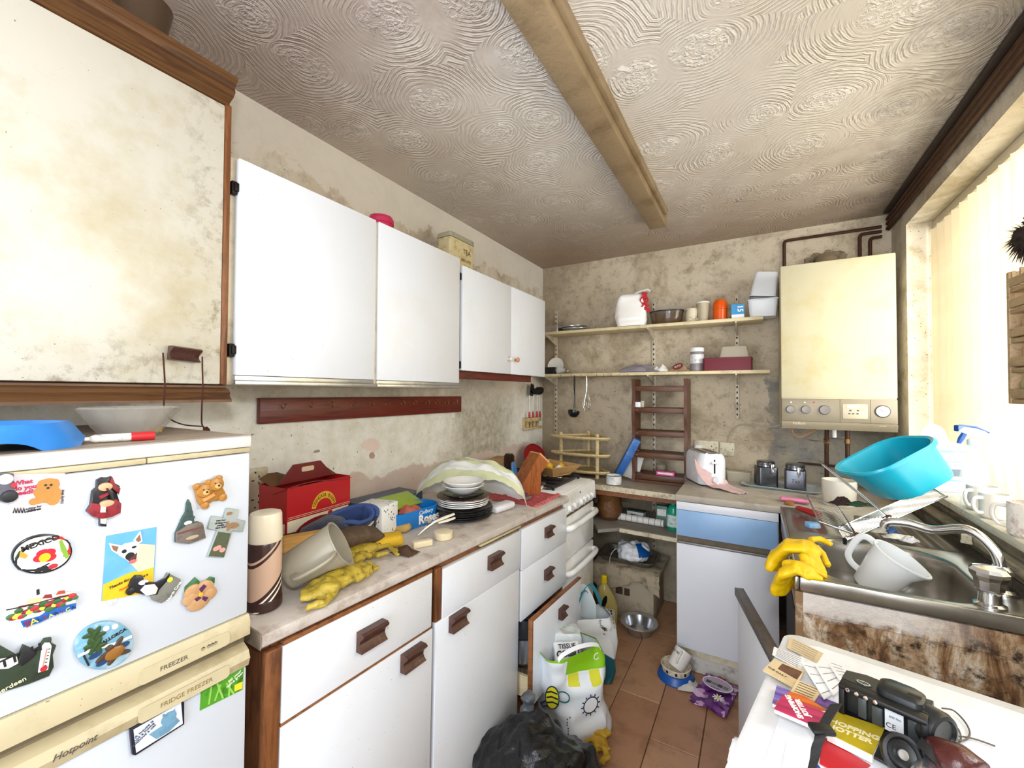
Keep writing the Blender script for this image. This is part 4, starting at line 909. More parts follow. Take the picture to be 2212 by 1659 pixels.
def pipe(pts, label, r=.009, ring=None, name='copper_pipe'):
    t = thing(name, label, 'pipe', pts[0])
    obj('pipe', G().tube(rel(pts[0], spline(pts, 3) if len(pts) > 2 and False else pts), r, 10), cop, t)
    for p in (ring or []): obj('joint', G().lathe([(r,-.012),(r*1.35,-.012),(r*1.35,.012),(r,.012)], 12, tuple(V(p)-V(pts[0])), cap0=False, cap1=False), mat('brass_joint','#9a7044',.35,.7), t)
    return t
def bend(p, q, r_, rr=.022):  # rounded corner points
    p, q, r_ = V(p), V(q), V(r_); a = q+(p-q).normalized()*rr; b = q+(r_-q).normalized()*rr
    return [tuple(a), tuple(q+(a-q)*.45+(b-q)*.1), tuple(q+(a-q)*.2+(b-q)*.2), tuple(q+(a-q)*.1+(b-q)*.45), tuple(b)]
PYW = RD-.016
for zt, xv, zb, yy, lab in ((2.352,1.64,2.105,PYW,'dark copper pipe dropping to the left end of boiler from the ceiling'),(2.325,2.0,2.105,PYW-.002,'dark copper pipe dropping to the boiler right of the flue'),(2.295,2.045,2.105,PYW-.004,'dark copper pipe dropping to the right end of boiler')):
    xr = RW-.014-{2.352:.0,2.325:.0,2.295:.0}[zt]
    pipe([(xv,yy-.08,zb),(xv,yy-.04,zb+.04),(xv,yy,zb+.07)]+bend((xv,yy,zb+.07),(xv,yy,zt),(xr,yy,zt))+[(xr-.03,yy,zt)], lab)
for i, zt in enumerate((2.395,2.368,2.341)):
    pipe([(RW-.014-.0*i,-.4,zt),(RW-.014,RD-.05,zt),(RW-.02,RD-.03,zt-.012)], ('uppermost','middle','lowest')[i]+' of three dark pipes along the top of the window wall', .0115)
solo('pipe_boxing', G().box((RW-.045,-.6,RH-.014),(RW-.001,RD-.06,RH-.001), .003), mat('dark_brown_boxing','#33241a',.7,dirt='#16100b',scale=14), 'dark brown batten along the ceiling above the three pipes', 'batten', (0,0,0))
pipe([(1.815,BY+.12,1.236),(1.815,BY+.14,1.10),(1.815,BY+.14,.92)], 'copper pipe under the boiler, left of the two droppers', .010, [(1.815,BY+.135,1.168)])
pipe([(1.905,BY+.14,1.236)]+bend((1.905,BY+.14,1.236),(1.905,BY+.14,1.035),(2.10,BY+.14,1.035))+[(2.12,BY+.14,1.035)], 'copper pipe under the boiler turning right above the worktop', .010, [(1.905,BY+.14,1.17)])
pipe([(1.70,RD-.02,1.01),(2.0,RD-.02,1.005)], 'thin copper pipe running level along the back wall under boiler', .006)
wc = [(1.655,BY+.08,1.237),(1.66,BY+.08,1.205),(1.69,BY+.08,1.185),(1.73,BY+.085,1.205),(1.775,BY+.09,1.234)]
solo('boiler_wire', G().tube(spline(wc), .004, 6), mat('orange_wire','#a5744a',.5), 'loop of brown wire hanging below the boiler', 'wire', (0,0,0))
solo('boiler_valve', G().lathe([(.010,0),(.010,.045),(.006,.05),(0,.05)], 12), mat('white_plug','#eceae6',.3), 'small white valve cap hanging below the boiler', 'valve', (1.845,BY+.10,1.190))
# ============================================================ RIGHT SIDE: BASE UNIT, SINK, WINDOW
# vertical blind
sl = bpy.data.materials.new('cream_blind_fabric'); sl.use_nodes = True; k = NT(sl)
tr = k.n('ShaderNodeBsdfTranslucent'); tr.inputs[0].default_value = hexc('#f5ecd6')
mx = k.n('ShaderNodeMixShader'); mx.inputs[0].default_value = .60
cc = k.mix(k.math('MULTIPLY', k.ramp(k.noise(5, 5), [(.5,0.0),(.7,1.0)]), .5), '#ece2cc', '#cdb995')
k.link(cc, k.b.inputs['Base Color']); k.link(k.b.outputs[0], mx.inputs[1]); k.link(tr.outputs[0], mx.inputs[2])
k.link(mx.outputs[0], k.t.nodes['Material Output'].inputs[0]); k.b.inputs['Roughness'].default_value = .8
t = thing('vertical_blind', 'cream fabric vertical blind hanging across the kitchen window', 'blind', (0,0,0))
BXX = RW+.115
obj('head_rail', G().box((BXX-.02,1.0,WZ1-.045),(BXX+.02,WY1-.006,WZ1-.006), .003), mat('rail_white','#cfc4ac',.4), t)
for i in range(20):
    y = WY1-.05-i*.083
    if y < 1.15: break
    a = rad(-38+5*noise.noise(V((i*1.7,0,0)))); zb = WZ0+.03
    g = G().sheet(lambda u,v: ((u-.5)*.089*sin(a)+.004*sin(pi*u), (u-.5)*.089*cos(a), -v*(WZ1-.05-zb)), 4, 6, .0008)
    obj('slat', g, sl, t, M=T(BXX, y, WZ1-.046), smooth=60)
# ---- right-hand base unit against the back wall
wt2 = mat('grey_worn_worktop', '#b3aa9c', .5, dirt='#7c7264', scale=10, amt=.8, spots='#4b4136')
ux0, ux1, uy = 1.124, 1.575, 2.345
t = thing('worktop', 'short worn grey worktop on the right base unit under the boiler', 'worktop', (0,0,0))
obj('slab', G().box((ux0-.004,uy-.018,.864),(RW-.06,RD-.012,.898), .006), wt2, t)
bl = mat('pale_blue_drawer', '#8fb4dd', .3, var=.02, dirt='#7ea0c8', scale=5)
wl = mat('cool_white_door', '#e1e3ea', .35, var=.015, spots='#6b655e', scale=4)
t = thing('base_unit', 'white base unit with pale blue drawer front beneath the boiler', 'base unit', (0,0,0))
obj('body', G().box((ux0,uy+.002,.085),(ux1,RD-.015,.8635)), carc, t)
obj('top_rail', G().box((ux0+.002,uy-.014,.822),(ux1,uy+.0015,.862), .002), wl, t)
d = obj('drawer', G().box((ux0+.006,uy-.018,.690),(ux1-.004,uy+.001,.8205), .002), bl, t)
obj('groove', G().box((ux0+.004,uy-.006,.660),(ux1-.002,uy+.0015,.6895)), mat('grimy_groove','#6d5f4c',.7,dirt='#2f261c',scale=30), t)
obj('grip_rail', G().box((ux0+.004,uy-.022,.652),(ux1-.002,uy-.004,.662), .002), mat('grey_grip_rail','#8d8a88',.4,.5,dirt='#57503f',scale=20), t)
obj('door', G().box((ux0+.004,uy-.018,.125),(ux1-.002,uy+.001,.6505), .002), wl, t)
obj('plinth', G().box((ux0+.012,uy+.012,.002),(ux1,uy+.03,.105)), mat('scuffed_plinth','#cfcac2',.6,dirt='#4a4038',scale=22,amt=.9), t)
# ---- sink unit
ss = mat('stainless_steel', '#b7b3ac', .27, .95, dirt='#7a6a52', scale=7, amt=.5, var=.05)
SX0, SX1, SY0_, SY1_ = 1.580, RW-.024, 1.455, 2.322
stain = bpy.data.materials.new('rotten_chipboard'); stain.use_nodes = True; k = NT(stain)
mp = k.n('ShaderNodeMapping'); k.link(k.coord(), mp.inputs[0]); mp.inputs['Scale'].default_value = (14,14,5)
x, y, z = k.sep()
f1 = k.noise(1.0, 8, .72, mp.outputs[0], .7); f2 = k.noise(28, 6, .7)
c = k.ramp(f1, [(.36,'#e6ddd2'),(.45,'#b99f80'),(.54,'#86623f'),(.62,'#4c301b'),(.7,'#8c6a49')])
c = k.mix(k.ramp(f2, [(.5,0.0),(.64,1.0)]), c, '#37251a')
zt = k.math('ADD', z, k.math('MULTIPLY', k.math('SUBTRACT', k.noise(18, 6, .7), .5), .10))
c = k.mix(k.math('MULTIPLY', k.math('MULTIPLY', band(k, zt, .79, .82), k.math('SUBTRACT', 1.0, band(k, x, 1.78, 2.0))), .85), c, '#ddd6d0')
k.link(c, k.b.inputs['Base Color']); k.b.inputs['Roughness'].default_value = .85; k.bump(f2, .7, .01)
t = sinku = thing('sink_unit', 'rotting sink base unit with badly stained end panel under the steel sink', 'base unit', (0,0,0))
obj('end_panel', G().box((SX0+.020,SY0_+.006,.05),(SX1-.02,SY0_+.022,.800)), stain, t)
obj('end_rail', G().box((SX0+.020,SY0_+.004,.8015),(SX1-.02,SY0_+.022,.858)), stain, t)
obj('corner_post', G().box((SX0+.002,SY0_+.004,.05),(SX0+.0195,SY0_+.03,.858)), mat('peeling_brown_post','#8a6b48',.7,dirt='#e0d4be',scale=20,amt=.8), t)
obj('front_rail', G().box((SX0+.002,SY0_+.031,.80),(SX0+.018,SY1_-.03,.858)), brw, t); obj('front_rail', G().box((SX0+.002,SY0_+.031,.05),(SX0+.018,SY1_-.03,.12)), brw, t)
obj('dark_inside', G().box((SX0+.02,SY0_+.024,.05),(SX1-.03,SY1_-.03,.66)), darkin, t)
# opened door of the sink unit with its metal edge
de = [at(1604,1272,z=.715), at(1692,1425,z=.715)]; dv = (de[1]-de[0]); L_ = dv.length
MD = frame((de[0].x,de[0].y,0), (dv.x,dv.y,0), z=(0,0,1))
dd = obj('door', G().box((0,-.016,.14),(L_,0,.70), .002), wl, t, M=MD)
obj('metal_edge', G().box((-.002,-.020,.7005),(L_,.004,.717), .002).box((-.002,-.026,.69),(L_,-.0165,.717), .002), mat('tarnished_edge_metal','#77706a',.4,.6,dirt='#3b342b',scale=20), dd)
# steel sink top: rim, bowl, drainer ribs
t = thing('steel_sink', 'stainless steel sink top with one rounded bowl and ribbed drainer', 'sink', (0,0,0))
bx0, bx1, by0, by1 = 1.642, 2.005, 1.492, 1.905
bcx, bcy = (bx0+bx1)/2, (by0+by1)/2
N_ = 12
inner = rrect(bx1-bx0, by1-by0, .11, N_, bcx, bcy); n_ = len(inner)
def rectpt(px, py, x0, x1, y0, y1):
    dx, dy = px-bcx, py-bcy; s_ = min(((x1-bcx) if dx>0 else (x0-bcx))/dx if abs(dx)>1e-9 else 9, ((y1-bcy) if dy>0 else (y0-bcy))/dy if abs(dy)>1e-9 else 9); return (bcx+dx*s_, bcy+dy*s_)
ymid = 1.945
outer = [list(rectpt(px,py,SX0+.012,SX1,SY0_+.012,ymid)) for px,py in inner]
for cx_, cy_ in ((SX0+.012,SY0_+.012),(SX1,SY0_+.012),(SX0+.012,ymid),(SX1,ymid)):
    j = min(range(n_), key=lambda q: hypot(outer[q][0]-cx_, outer[q][1]-cy_)); outer[j] = [cx_, cy_]
g = G(); rings = [[(x,y,.900) for x,y in outer],[(bcx+(x-bcx)*1.06,bcy+(y-bcy)*1.06,.900) for x,y in inner],[(bcx+(x-bcx)*1.03,bcy+(y-bcy)*1.03,.898) for x,y in inner]]
for s_, z_ in ((1.0,.890),(.985,.86),(.96,.79),(.92,.755),(.84,.742),(.5,.738),(.12,.734)): rings.append([(bcx+(x-bcx)*s_,bcy+(y-bcy)*s_,z_) for x,y in inner])
g.loft(rings, False, True)
obj('bowl', g, ss, t, smooth=50)
g = G().box((SX0,SY0_,.862),(SX0+.012,SY1_,.901), .004).box((SX0+.012,SY0_,.862),(SX1,SY0_+.012,.901), .004)
obj('rolled_edge', g, ss, t)
g = G()
def drainer(u, v):
    x = SX0+.012+u*(SX1-SX0-.012); y = ymid+v*(SY1_-ymid)
    e = min(1, min(u,1-u)/.12)*min(1, min(v,1-v)/.15); e = max(0,e)
    return (x, y, .900 - .010*e + .0035*e*sin(u*2*pi*9))
g.sheet(drainer, 90, 14, .002)
obj('drainer', g, ss, t, smooth=60)
obj('plug_hole', G().lathe([(.024,0),(.024,.003),(.018,.002),(0,.001)], 20, (bcx+.12,bcy-.02,.7365)), mat('dark_drain','#3a2a1c',.5,dirt='#17110b',scale=30), t)
# tap
t = thing('mixer_tap', 'chrome kitchen tap with long arched spout at the back of the sink', 'tap', (0,0,0))
tb = (2.045,1.62,.9005)
obj('base', G().lathe([(.034,0),(.034,.006),(.024,.012),(.022,.05),(.024,.06),(.016,.068),(0,.07)], 24, tb), chrome, t)
s0 = V(tb)+V((0,0,.06)); e0 = at(1922,1133,y=1.72)
sp_ = [s0, s0+V((-.01,.01,.045)), s0+V((-.05,.035,.085)), V((1.935,1.695,1.012+.012)), V((1.885,1.715,1.03)), V((e0.x-.002,e0.y+.005,e0.z+.006)), V((e0.x-.012,e0.y+.008,e0.z-.012))]
obj('spout', G().tube(spline(sp_,6), .0125, 14), chrome, t)
kb_ = (1.985,1.505,.9005)
obj('body', G().lathe([(.03,0),(.03,.004),(.022,.008),(.020,.03),(.024,.036)], 24, kb_), chrome, t)
obj('tap_head', G().lathe([(.022,.036),(.027,.042),(.029,.062),(.036,.075),(.037,.084),(.030,.092),(.012,.096),(0,.096)], 10, kb_), chrome, t, smooth=20)
# yellow rubber gloves over the sink edge
yel = mat('yellow_rubber', '#f2c70c', .38, var=.04, bump=.15, bscale=120)
def glove(fingers, palm, cuff, r=.014, voxel=.0045, seed=1, amp=.004):
    """palm: list of (p, rx) centres; fingers: lists of points; cuff: list of (p, r)"""
    g = G()
    g.tube([p for p,_ in palm], [q for _,q in palm], 12, flat=.42)
    g.tube([p for p,_ in cuff], [q for _,q in cuff], 12, flat=.40)
    for f in fingers: g.tube(f, [r*1.05]*(len(f)-1)+[r*.8], 8, flat=.85)
    return remesh(g, voxel, 3, amp, 22, seed)
e_ = at(1720,1245,z=.905)
def px(u, v, z): return at(u, v, z=z)
palm = [(px(1712,1178,.945),.038),(px(1745,1180,.945),.045),(px(1762,1188,.935),.040)]
cuffp = [(px(1735,1180,.948),.044),(px(1703,1178,.945),.050),(px(1680,1200,.90),.056),(px(1672,1225,.86),.060)]
fs = [[px(1750,1166,.945),px(1772,1164,.945),px(1797,1178,.935)],[px(1762,1180,.94),px(1778,1195,.925),px(1788,1222,.905)],[px(1755,1190,.94),px(1768,1215,.92),px(1782,1240,.905)],[px(1745,1195,.94),px(1758,1222,.92),px(1772,1240,.906)],[px(1735,1200,.94),px(1745,1228,.92),px(1758,1242,.906)]]
solo('rubber_glove', glove(fs, palm, cuffp, .0125, .005, 2), yel, 'bright yellow rubber glove draped over the sink edge, the upper of the pair', 'glove', smooth=60, group='yellow gloves on the sink edge')
palm = [(px(1712,1225,.925),.040),(px(1740,1228,.915),.040),(px(1760,1240,.905),.030)]
cuffp = [(px(1725,1226,.925),.040),(px(1702,1232,.910),.045),(px(1695,1250,.87),.045),(px(1690,1272,.83),.050)]
fs = [[px(1750,1232,.912),px(1772,1238,.908),px(1786,1245,.906)],[px(1742,1238,.912),px(1758,1247,.908),px(1776,1250,.906)],[px(1730,1238,.915),px(1742,1246,.910),px(1752,1249,.906)]]
solo('rubber_glove', glove(fs, palm, cuffp, .0115, .005, 5), yel, 'bright yellow rubber glove hanging down the sink front, the lower of the pair', 'glove', smooth=60, group='yellow gloves on the sink edge')
# white measuring jug lying in the bowl
frost = mat('frosted_white_plastic', '#f2f5f7', .25, alpha=.93, var=.01)
jc = at(1898,1250,z=.83)
jax = (V((.50,-.42,.46))).normalized(); jb = at(1880,1268,z=.795)
MJ = Matrix.Translation(jb) @ frame((0,0,0), V((.45,-.75,-.40)), z=jax)
t = thing('measuring_jug', 'white translucent plastic measuring jug lying on its side in the sink bowl', 'jug', M=MJ @ Rz(rad(25)))
def jugring(r, z, spout=0): return [((r+spout*max(0,cos(a))**6)*cos(a), (r+spout*max(0,cos(a))**6)*sin(a), z) for a in [2*pi*i/32 for i in range(32)]]
obj('body', G().loft([jugring(.046,0),jugring(.049,.004),jugring(.06,.10,.004),jugring(.063,.135,.022),jugring(.066,.136,.022),jugring(.066,.141,.022),jugring(.061,.141,.02),jugring(.056,.09),jugring(.045,.008)]), frost, t)
obj('handle', G().tube(spline([(-.058,0,.128),(-.085,0,.13),(-.102,0,.11),(-.098,0,.05),(-.078,0,.028),(-.048,0,.024)],6), .0065, 8, flat=1.6), frost, t)
# dish rack and blue tub
t = thing('dish_rack', 'folding chrome wire dish rack standing on the drainer under the turquoise tub', 'dish rack', (0,0,0))
F_ = at(1825,1168,z=.912); R_ = at(2046,1072,z=1.055); B_2 = at(2012,1053,z=1.058); bd = B_2-R_; BL = F_+bd
rustj = mat('rusty_joint','#5c3a22',.7,dirt='#2a1a10',scale=60)
def grid(a, b, c, d, n, nm, rr=.0016):
    """frame a-b-c-d with n wires running from side a-d to side b-c"""
    obj('rack_frame', G().tube([a,b,c,d], .0032, 8, closed=True), chrome, t)
    for i in range(1, n): obj(nm, G().tube([a.lerp(d,i/n), b.lerp(c,i/n)], rr, 5), chrome, t)
grid(F_, R_, B_2, BL, 13, 'wire', .0014)
E_ = at(1850,1156,z=.930); L1 = at(1770,1128,z=.965); L2 = at(1743,1070,z=.985); E2 = E_+(L2-L1)*1.0
grid(E_, L1, L2, E2, 16, 'wire', .0011)
H_ = at(1920,1118,z=.975); H2 = at(1778,1005,z=1.125); hb = bd*.9
obj('rack_frame', G().tube([H_,H_.lerp(H2,.35),H2], .0032, 8).tube([H_+hb,H2+hb], .0032, 8).tube([H2,H2+hb], .0032, 8), chrome, t)
for p in (H_, E_): obj('joint', G().lathe([(.009,-.008),(.009,.008)], 10, tuple(p)), rustj, t)
obj('foot', G().lathe([(.006,-.012),(.007,.006),(.004,.01)], 10, tuple(F_)), blp, t)
tq = mat('turquoise_plastic', '#14a9c4', .33, var=.05, dirt='#0e8fae', scale=5, amt=.4)
r3 = _R0; f3 = V((-sin(YAW),cos(YAW),0))
A_x = (r3*.885+V((0,0,.465))).normalized(); upp = (r3*-.465+V((0,0,.885))).normalized(); nn = (upp*cos(rad(-6))-f3*sin(rad(-6))).normalized()
bb = nn.cross(A_x).normalized(); tc = at(1906,982,y=2.05)
MT = Matrix(((A_x.x,bb.x,nn.x,tc.x),(A_x.y,bb.y,nn.y,tc.y),(A_x.z,bb.z,nn.z,tc.z),(0,0,0,1)))
t = thing('washing_up_bowl', 'turquoise plastic washing-up bowl tilted on the dish rack', 'bowl', M=MT)
TW, TD_, TH = .292, .235, .145
prf = [(.70,-TH),(.76,-TH+.004),(.80,-TH+.02),(.93,-.016),(.945,-.006),(1.0,-.004),(1.02,-.012),(1.03,-.004),(1.0,.004),(.93,.0),(.90,-.02),(.78,-TH+.024),(.70,-TH+.009)]
g = G().loft([[(x*s_-.26*z,y*s_,z) for x,y in rrect(TW,TD_,.085,10)] for s_, z in prf]); obj('bowl', g, tq, t)
# odds and ends on the drainer
def lump(name, label, cat, pxs, z, size, m, seed, h=.03, rz=0, amp=.6):
    p = at(*pxs, z=z); return solo(name, crumple(size[0], size[1], h, seed, 14, amp), m, label, cat, (p.x,p.y,z), rz, smooth=60)
lump('dish_cloth', 'dark brown soggy cloth hanging on the wire rack', 'cloth', (1820,1090), .992, (.075,.055), mat('dark_brown_cloth','#38201c',.9), 2.2, .035, .5)
lump('scourer', 'green scouring pad under the turquoise bowl on the rack', 'scourer', (1858,1092), 1.0, (.085,.05), mat('green_scourer','#2f4d33',.95,dirt='#6b5236',scale=40,amt=.9,bump=.8), 4.4, .018, .6)
redc = mat('red_plastic_brush', '#b3202a', .3)
pp = at(1742,1103,z=.915)
solo('red_scoop', G().loft([[(x,y*s_,z*s_) for y,z in ell(.017,.012,12)] for x,s_ in ((-.05,.5),(-.04,.9),(.0,1),(.05,1.15),(.062,.9))]), redc, 'red plastic scoop handle on the drainer left of the dish rack', 'scoop', (pp.x,pp.y,.915), rad(-50))
pp = at(1755,1135,z=.912)
solo('blue_sachet', G().box((-.022,-.016,0),(.022,.016,.022), .006).noise(.004,40,3), mat('light_blue_plastic','#7fb6e6',.35,dirt='#e8e3da',scale=30,amt=.7), 'light blue and cream plastic packet at the drainer edge', 'packet', (pp.x,pp.y,.9025), rad(25))
pp = at(1712,1077,z=.915)
solo('pink_packet', G().loft([[(x,y*s_,z*s_+.014) for y,z in ell(.02,.011,12)] for x,s_ in ((-.055,.3),(-.045,.9),(.0,1),(.04,.95),(.05,.75),(.066,1.0))]).noise(.003,40), mat('pink_plastic_film','#e889ad',.3), 'pink plastic packet on the grey worktop corner by the sink', 'packet', (pp.x,pp.y-.02,.8995), rad(-8))
pp = at(1704,1083,z=.905)
solo('crust', G().lathe([(0,0),(.02,.004),(.018,.014),(0,.018)], 12).noise(.006,60,2), mat('orange_brown_crumb','#a4692f',.8,dirt='#5a3413',scale=60), 'orange brown crust lying in front of the pink packet', 'food scrap', (pp.x,pp.y-.045,.8985))
for i, (u, v, c_, lab, w_, d_, h_) in enumerate(((1945,1165,'#e6dfd2','torn cream wrapper on the drainer behind the bowl',.10,.03,.022),(1900,1150,'#cfc8ba','pale rag beneath the front of the dish rack',.07,.035,.025),(1925,1152,'#2f5f9c','dark blue packet between wrapper and spout',.05,.03,.024),(1965,1170,'#dedbe0','white crumpled packet near the spout end',.05,.035,.02))):
    lump('wrapper', lab, 'wrapper', (u,v), .9025, (w_,d_), mat('wrapper_%d'%i, c_, .45, dirt='#5f5f6c', scale=60, amt=.7), 1.3+i*2.1, h_, .3*i)
pp = at(1983,1137,z=.91)
solo('nail_brush', G().box((-.03,-.014,0),(.03,.014,.010), .003).box((-.028,-.012,.010),(.028,.012,.026), .001), mat('pale_bristle','#d6cdb9',.8,dirt='#6d6658',scale=120,amt=.8), 'pale nail brush on the dark ledge behind the spout', 'brush', (2.085,1.96,.936), rad(70))
# pot, canisters, tray, toaster, cloth on the right worktop
pp = at(1808,1085,z=.8985)
t = thing('ceramic_pot', 'white ceramic jar with yellow green glaze behind the dish rack', 'jar', (1.822,2.50,.8985))
obj('pot_body', G().lathe([(.058,0),(.062,.006),(.068,.10),(.066,.118),(.06,.118),(.058,.01),(0,.008)], 32), mat('yellow_green_glaze','#e6e0d2',.3,dirt='#b9b06a',scale=4,amt=.8), t)
can = mat('dark_grey_canister', '#55565c', .25, .75, var=.05)
canl = mat('steel_lid', '#77787c', .18, .9)
tray = mat('grey_tray', '#a9b0ae', .3, .2)
t = thing('tray', 'grey green tray under the two canisters on the right worktop', 'tray', (1.60,2.80,.8985), rad(-7))
obj('tray_base', G().loft([[(x*s_,y*s_,z) for x,y in rrect(.36,.22,.03)] for s_, z in ((.9,0),(1,.010),(1.02,.012),(1.02,.015),(.985,.014),(.89,.004))]), tray, t)
obj('green_stripe', G().box((-.13,-.109,.0105),(.02,-.105,.0155)), mat('teal_stripe','#1f8f80',.4), t)
for x, y, rz_, word, lab in ((1.532,2.80,rad(16),'Sugar','dark steel canister lettered Sugar, left of the pair'),(1.668,2.765,rad(-4),'Tea','dark steel canister lettered Tea, right of the pair')):
    t = thing('canister', lab, 'canister', (x,y,.9040), rz_)
    obj('can_body', G().prism(rrect(.098,.098,.012),0,.105,bev=.004), can, t)
    obj('lid', G().lathe([(.044,.1055),(.046,.108),(.044,.118),(.046,.120),(.046,.130),(.040,.137),(0,.138)], 28), canl, t)
    obj('clasp', G().box((.008,-.062,.085),(.024,-.050,.125), .003).tube([(.016,-.058,.10),(.016,-.066,.085),(.016,-.06,.074)], .003, 6), chrome, t)
    text(word, .026, t, blk, M=T(0,-.0493,.048) @ MB, depth=.0003, shear=.25)
solo('food_box', G().loft([[(x*s_,y*s_,z) for x,y in rrect(.13,.09,.01)] for s_, z in ((.92,0),(.94,.003),(1,.05),(1.04,.051),(1.04,.058),(.98,.06))]), mat('cloudy_plastic','#bdb39d',.3,trans=.35), 'cloudy plastic food box behind the pink cloth on the right worktop', 'box', (1.395,2.87,.8985))
t = thing('toaster', 'white pop-up toaster partly covered by a pink cloth', 'toaster', (1.222,2.74,.8985), rad(-62))
wts = mat('toaster_white', '#eceef2', .2, coat=.4)
obj('body', G().loft([[(x*sx_,y*sy_,z) for x,y in rrect(.26,.155,.05,8)] for sx_,sy_,z in ((.97,.95,.006),(1,1,.02),(1,1,.14),(.97,.93,.165),(.9,.8,.18))]), wts, t)
obj('base', G().prism(rrect(.25,.145,.04),0,.0055), blke, t)
obj('top_plate', G().prism(rrect(.22,.10,.03),.1805,.184), chrome, t)
for y in (-.026,.026): obj('slot', G().box((-.085,y-.011,.1842),(.085,y+.011,.1850)), blke, t)
obj('lever_slot', G().box((.1302,-.004,.07),(.1310,.004,.15)), blke, t); obj('lever', G().box((.131,-.022,.128),(.146,.022,.14), .004), wts, t)
obj('dial_panel', G().lathe([(.034,0),(.032,.006),(0,.007)], 24, M=T(.128,-.0,.04) @ Ry(pi/2)), wts, t)
obj('dial', G().lathe([(.018,0),(.016,.012),(0,.013)], 20, M=T(.1355,-.0,.04) @ Ry(pi/2)), mat('toaster_dial','#d5d8de',.3), t)
pk = mat('pale_pink_cloth', '#d8b9b6', .9, dirt='#b98f8c', scale=12, amt=.4, bump=.3, bscale=250)
cpath = [at(1512,982,y=2.74), at(1522,992,y=2.67), at(1533,1022,y=2.61), at(1550,1048,z=.908), at(1578,1058,z=.9045), at(1606,1066,z=.903)]
def cloth(u, v):
    # falls from the toaster's top corner, then lies along the worktop towards the sink
    w_ = (v-.5); tt = u
    path = cpath
    s_ = tt*(len(path)-1); i = min(int(s_), len(path)-2); p = path[i].lerp(path[i+1], s_-i)
    wid = .022+.050*sin(pi*min(1,.15+tt*.8))
    side = V((.75,.65,0)).normalized()
    q = V((u*3.5,v*3.5,1.7))
    hgt = .020*noise.noise(q*1.5)+.007*sin(v*12+u*5)*min(1,tt*2)
    flat_ = 1 if p.z > .93 else .5
    up_ = V((-.3,-.5,.6)) if p.z > .93 else V((0,0,1))
    r = p+side*w_*wid*2+up_*abs(hgt)*flat_
    if tt > .5: r.z = max(r.z, .901)
    return r
solo('tea_towel', G().sheet(cloth, 40, 24, .0025), pk, 'pale pink cloth trailing from the toaster across the grey worktop', 'cloth', smooth=70)
# ---- on the window sill
SZ = WZ0+.0005
def sillp(u, v, x=2.2): p = at(u, v, x=x); return (x, p.y, SZ)
clr = mat('clear_plastic', '#e9f0f2', .08, alpha=.38, var=0)
cx_ = sillp(2040,1060,2.165)
t = thing('carton', 'white and pale blue printed carton standing on the window sill', 'carton', cx_, rad(12))
obj('box', G().box((-.05,-.035,0),(.05,.035,.20), .003), mat('white_blue_carton','#e4eef0',.4,dirt='#a8d3dc',scale=9,amt=.7), t)
for z_, h_ in ((.16,.012),(.12,.006),(.045,.006)): obj('print_band', G().box((-.0503,-.0356,z_),(.0503,-.0350,z_+h_)), mat('teal_print','#6fa9b3',.4), t)
obj('barcode', G().box((.0,-.0358,.065),(.04,-.0351,.095)), mat('barcode_grey','#5a6670',.5), t)
text('GS', .022, t, dk, M=T(-.015,-.0358,.105) @ MB, depth=.0002)
t = thing('peg_bag', 'clear plastic bag of small coloured pots behind the carton on the sill', 'bag', (2.165,cx_[1]+.125,SZ))
obj('bag', bag('', '', '', .13, .11, .27, None, clr, 7, .014, taper=.55), clr, t, smooth=60)
for dx, dy, z0, c_ in ((-.022,-.02,.0,'#4a3f6b'),(.02,-.01,.0,'#7fc0c0'),(.0,.025,.0,'#c98f98')): obj('pot', G().lathe([(.017,0),(.02,.05),(.014,.055),(.014,.075),(0,.076)], 14, (dx,dy,z0+.03)), mat('pot_'+c_[1:], c_, .4), t)
sp2 = sillp(2106,1060,2.17)
t = thing('spray_bottle', 'clear spray bottle with blue and white trigger on the window sill', 'spray bottle', sp2, rad(200))
obj('bottle', G().loft([[(x*s_,y*s_,z) for x,y in ell(.042,.03,28)] for s_, z in ((.92,0),(1,.008),(1,.10),(.9,.13),(.55,.17),(.36,.20),(.34,.215))]), clr, t)
obj('cuff_ring', G().lathe([(.017,.216),(.019,.22),(.019,.235),(.013,.24),(0,.24)], 18), mat('milky_plastic','#e6ece8',.3), t)
bt = mat('navy_trigger', '#1d4f96', .25)
obj('head', G().loft([[(x,y,z) for y,z in rrect(w_,h_,.006,3,0,cz)] for x,w_,h_,cz in ((-.045,.014,.010,.25),(-.03,.022,.024,.256),(.0,.026,.034,.262),(.035,.022,.024,.272),(.05,.018,.018,.275))]), mat('white_trigger_head','#e4eaf2',.3), t)
obj('cap', G().loft([[(x,y,z) for y,z in rrect(w_,h_,.004,3,0,cz)] for x,w_,h_,cz in ((-.043,.016,.005,.263),(.0,.028,.007,.283),(.035,.024,.007,.287),(.055,.020,.022,.277))]), bt, t)
obj('trigger', G().tube([(.030,0,.258),(.040,0,.24),(.048,0,.222)], [.008,.009,.006], 8), bt, t)
ivory = mat('ivory_china', '#e9e4dc', .2)
mp1 = sillp(2100,1090,2.145)
mug('mug', 'white mug with curled handle on the sill behind the spout, left of two', (2.165,mp1[1]-.02,SZ), .04, .085, ivory, rz=rad(215))
mug('mug', 'white mug with curled handle beside the floral one on the sill', (2.155,mp1[1]-.135,SZ), .036, .08, ivory, rz=rad(205))
fp = sillp(2175,1110,2.125)
mug('mug', 'white mug with red and dark floral print on the sill front', (2.150,fp[1]-.045,SZ), .04, .095, mat('floral_china','#eee8df',.25,dirt='#8a3b3b',scale=34,amt=.75,spots='#2d3a34'), ivory, rz=rad(150))
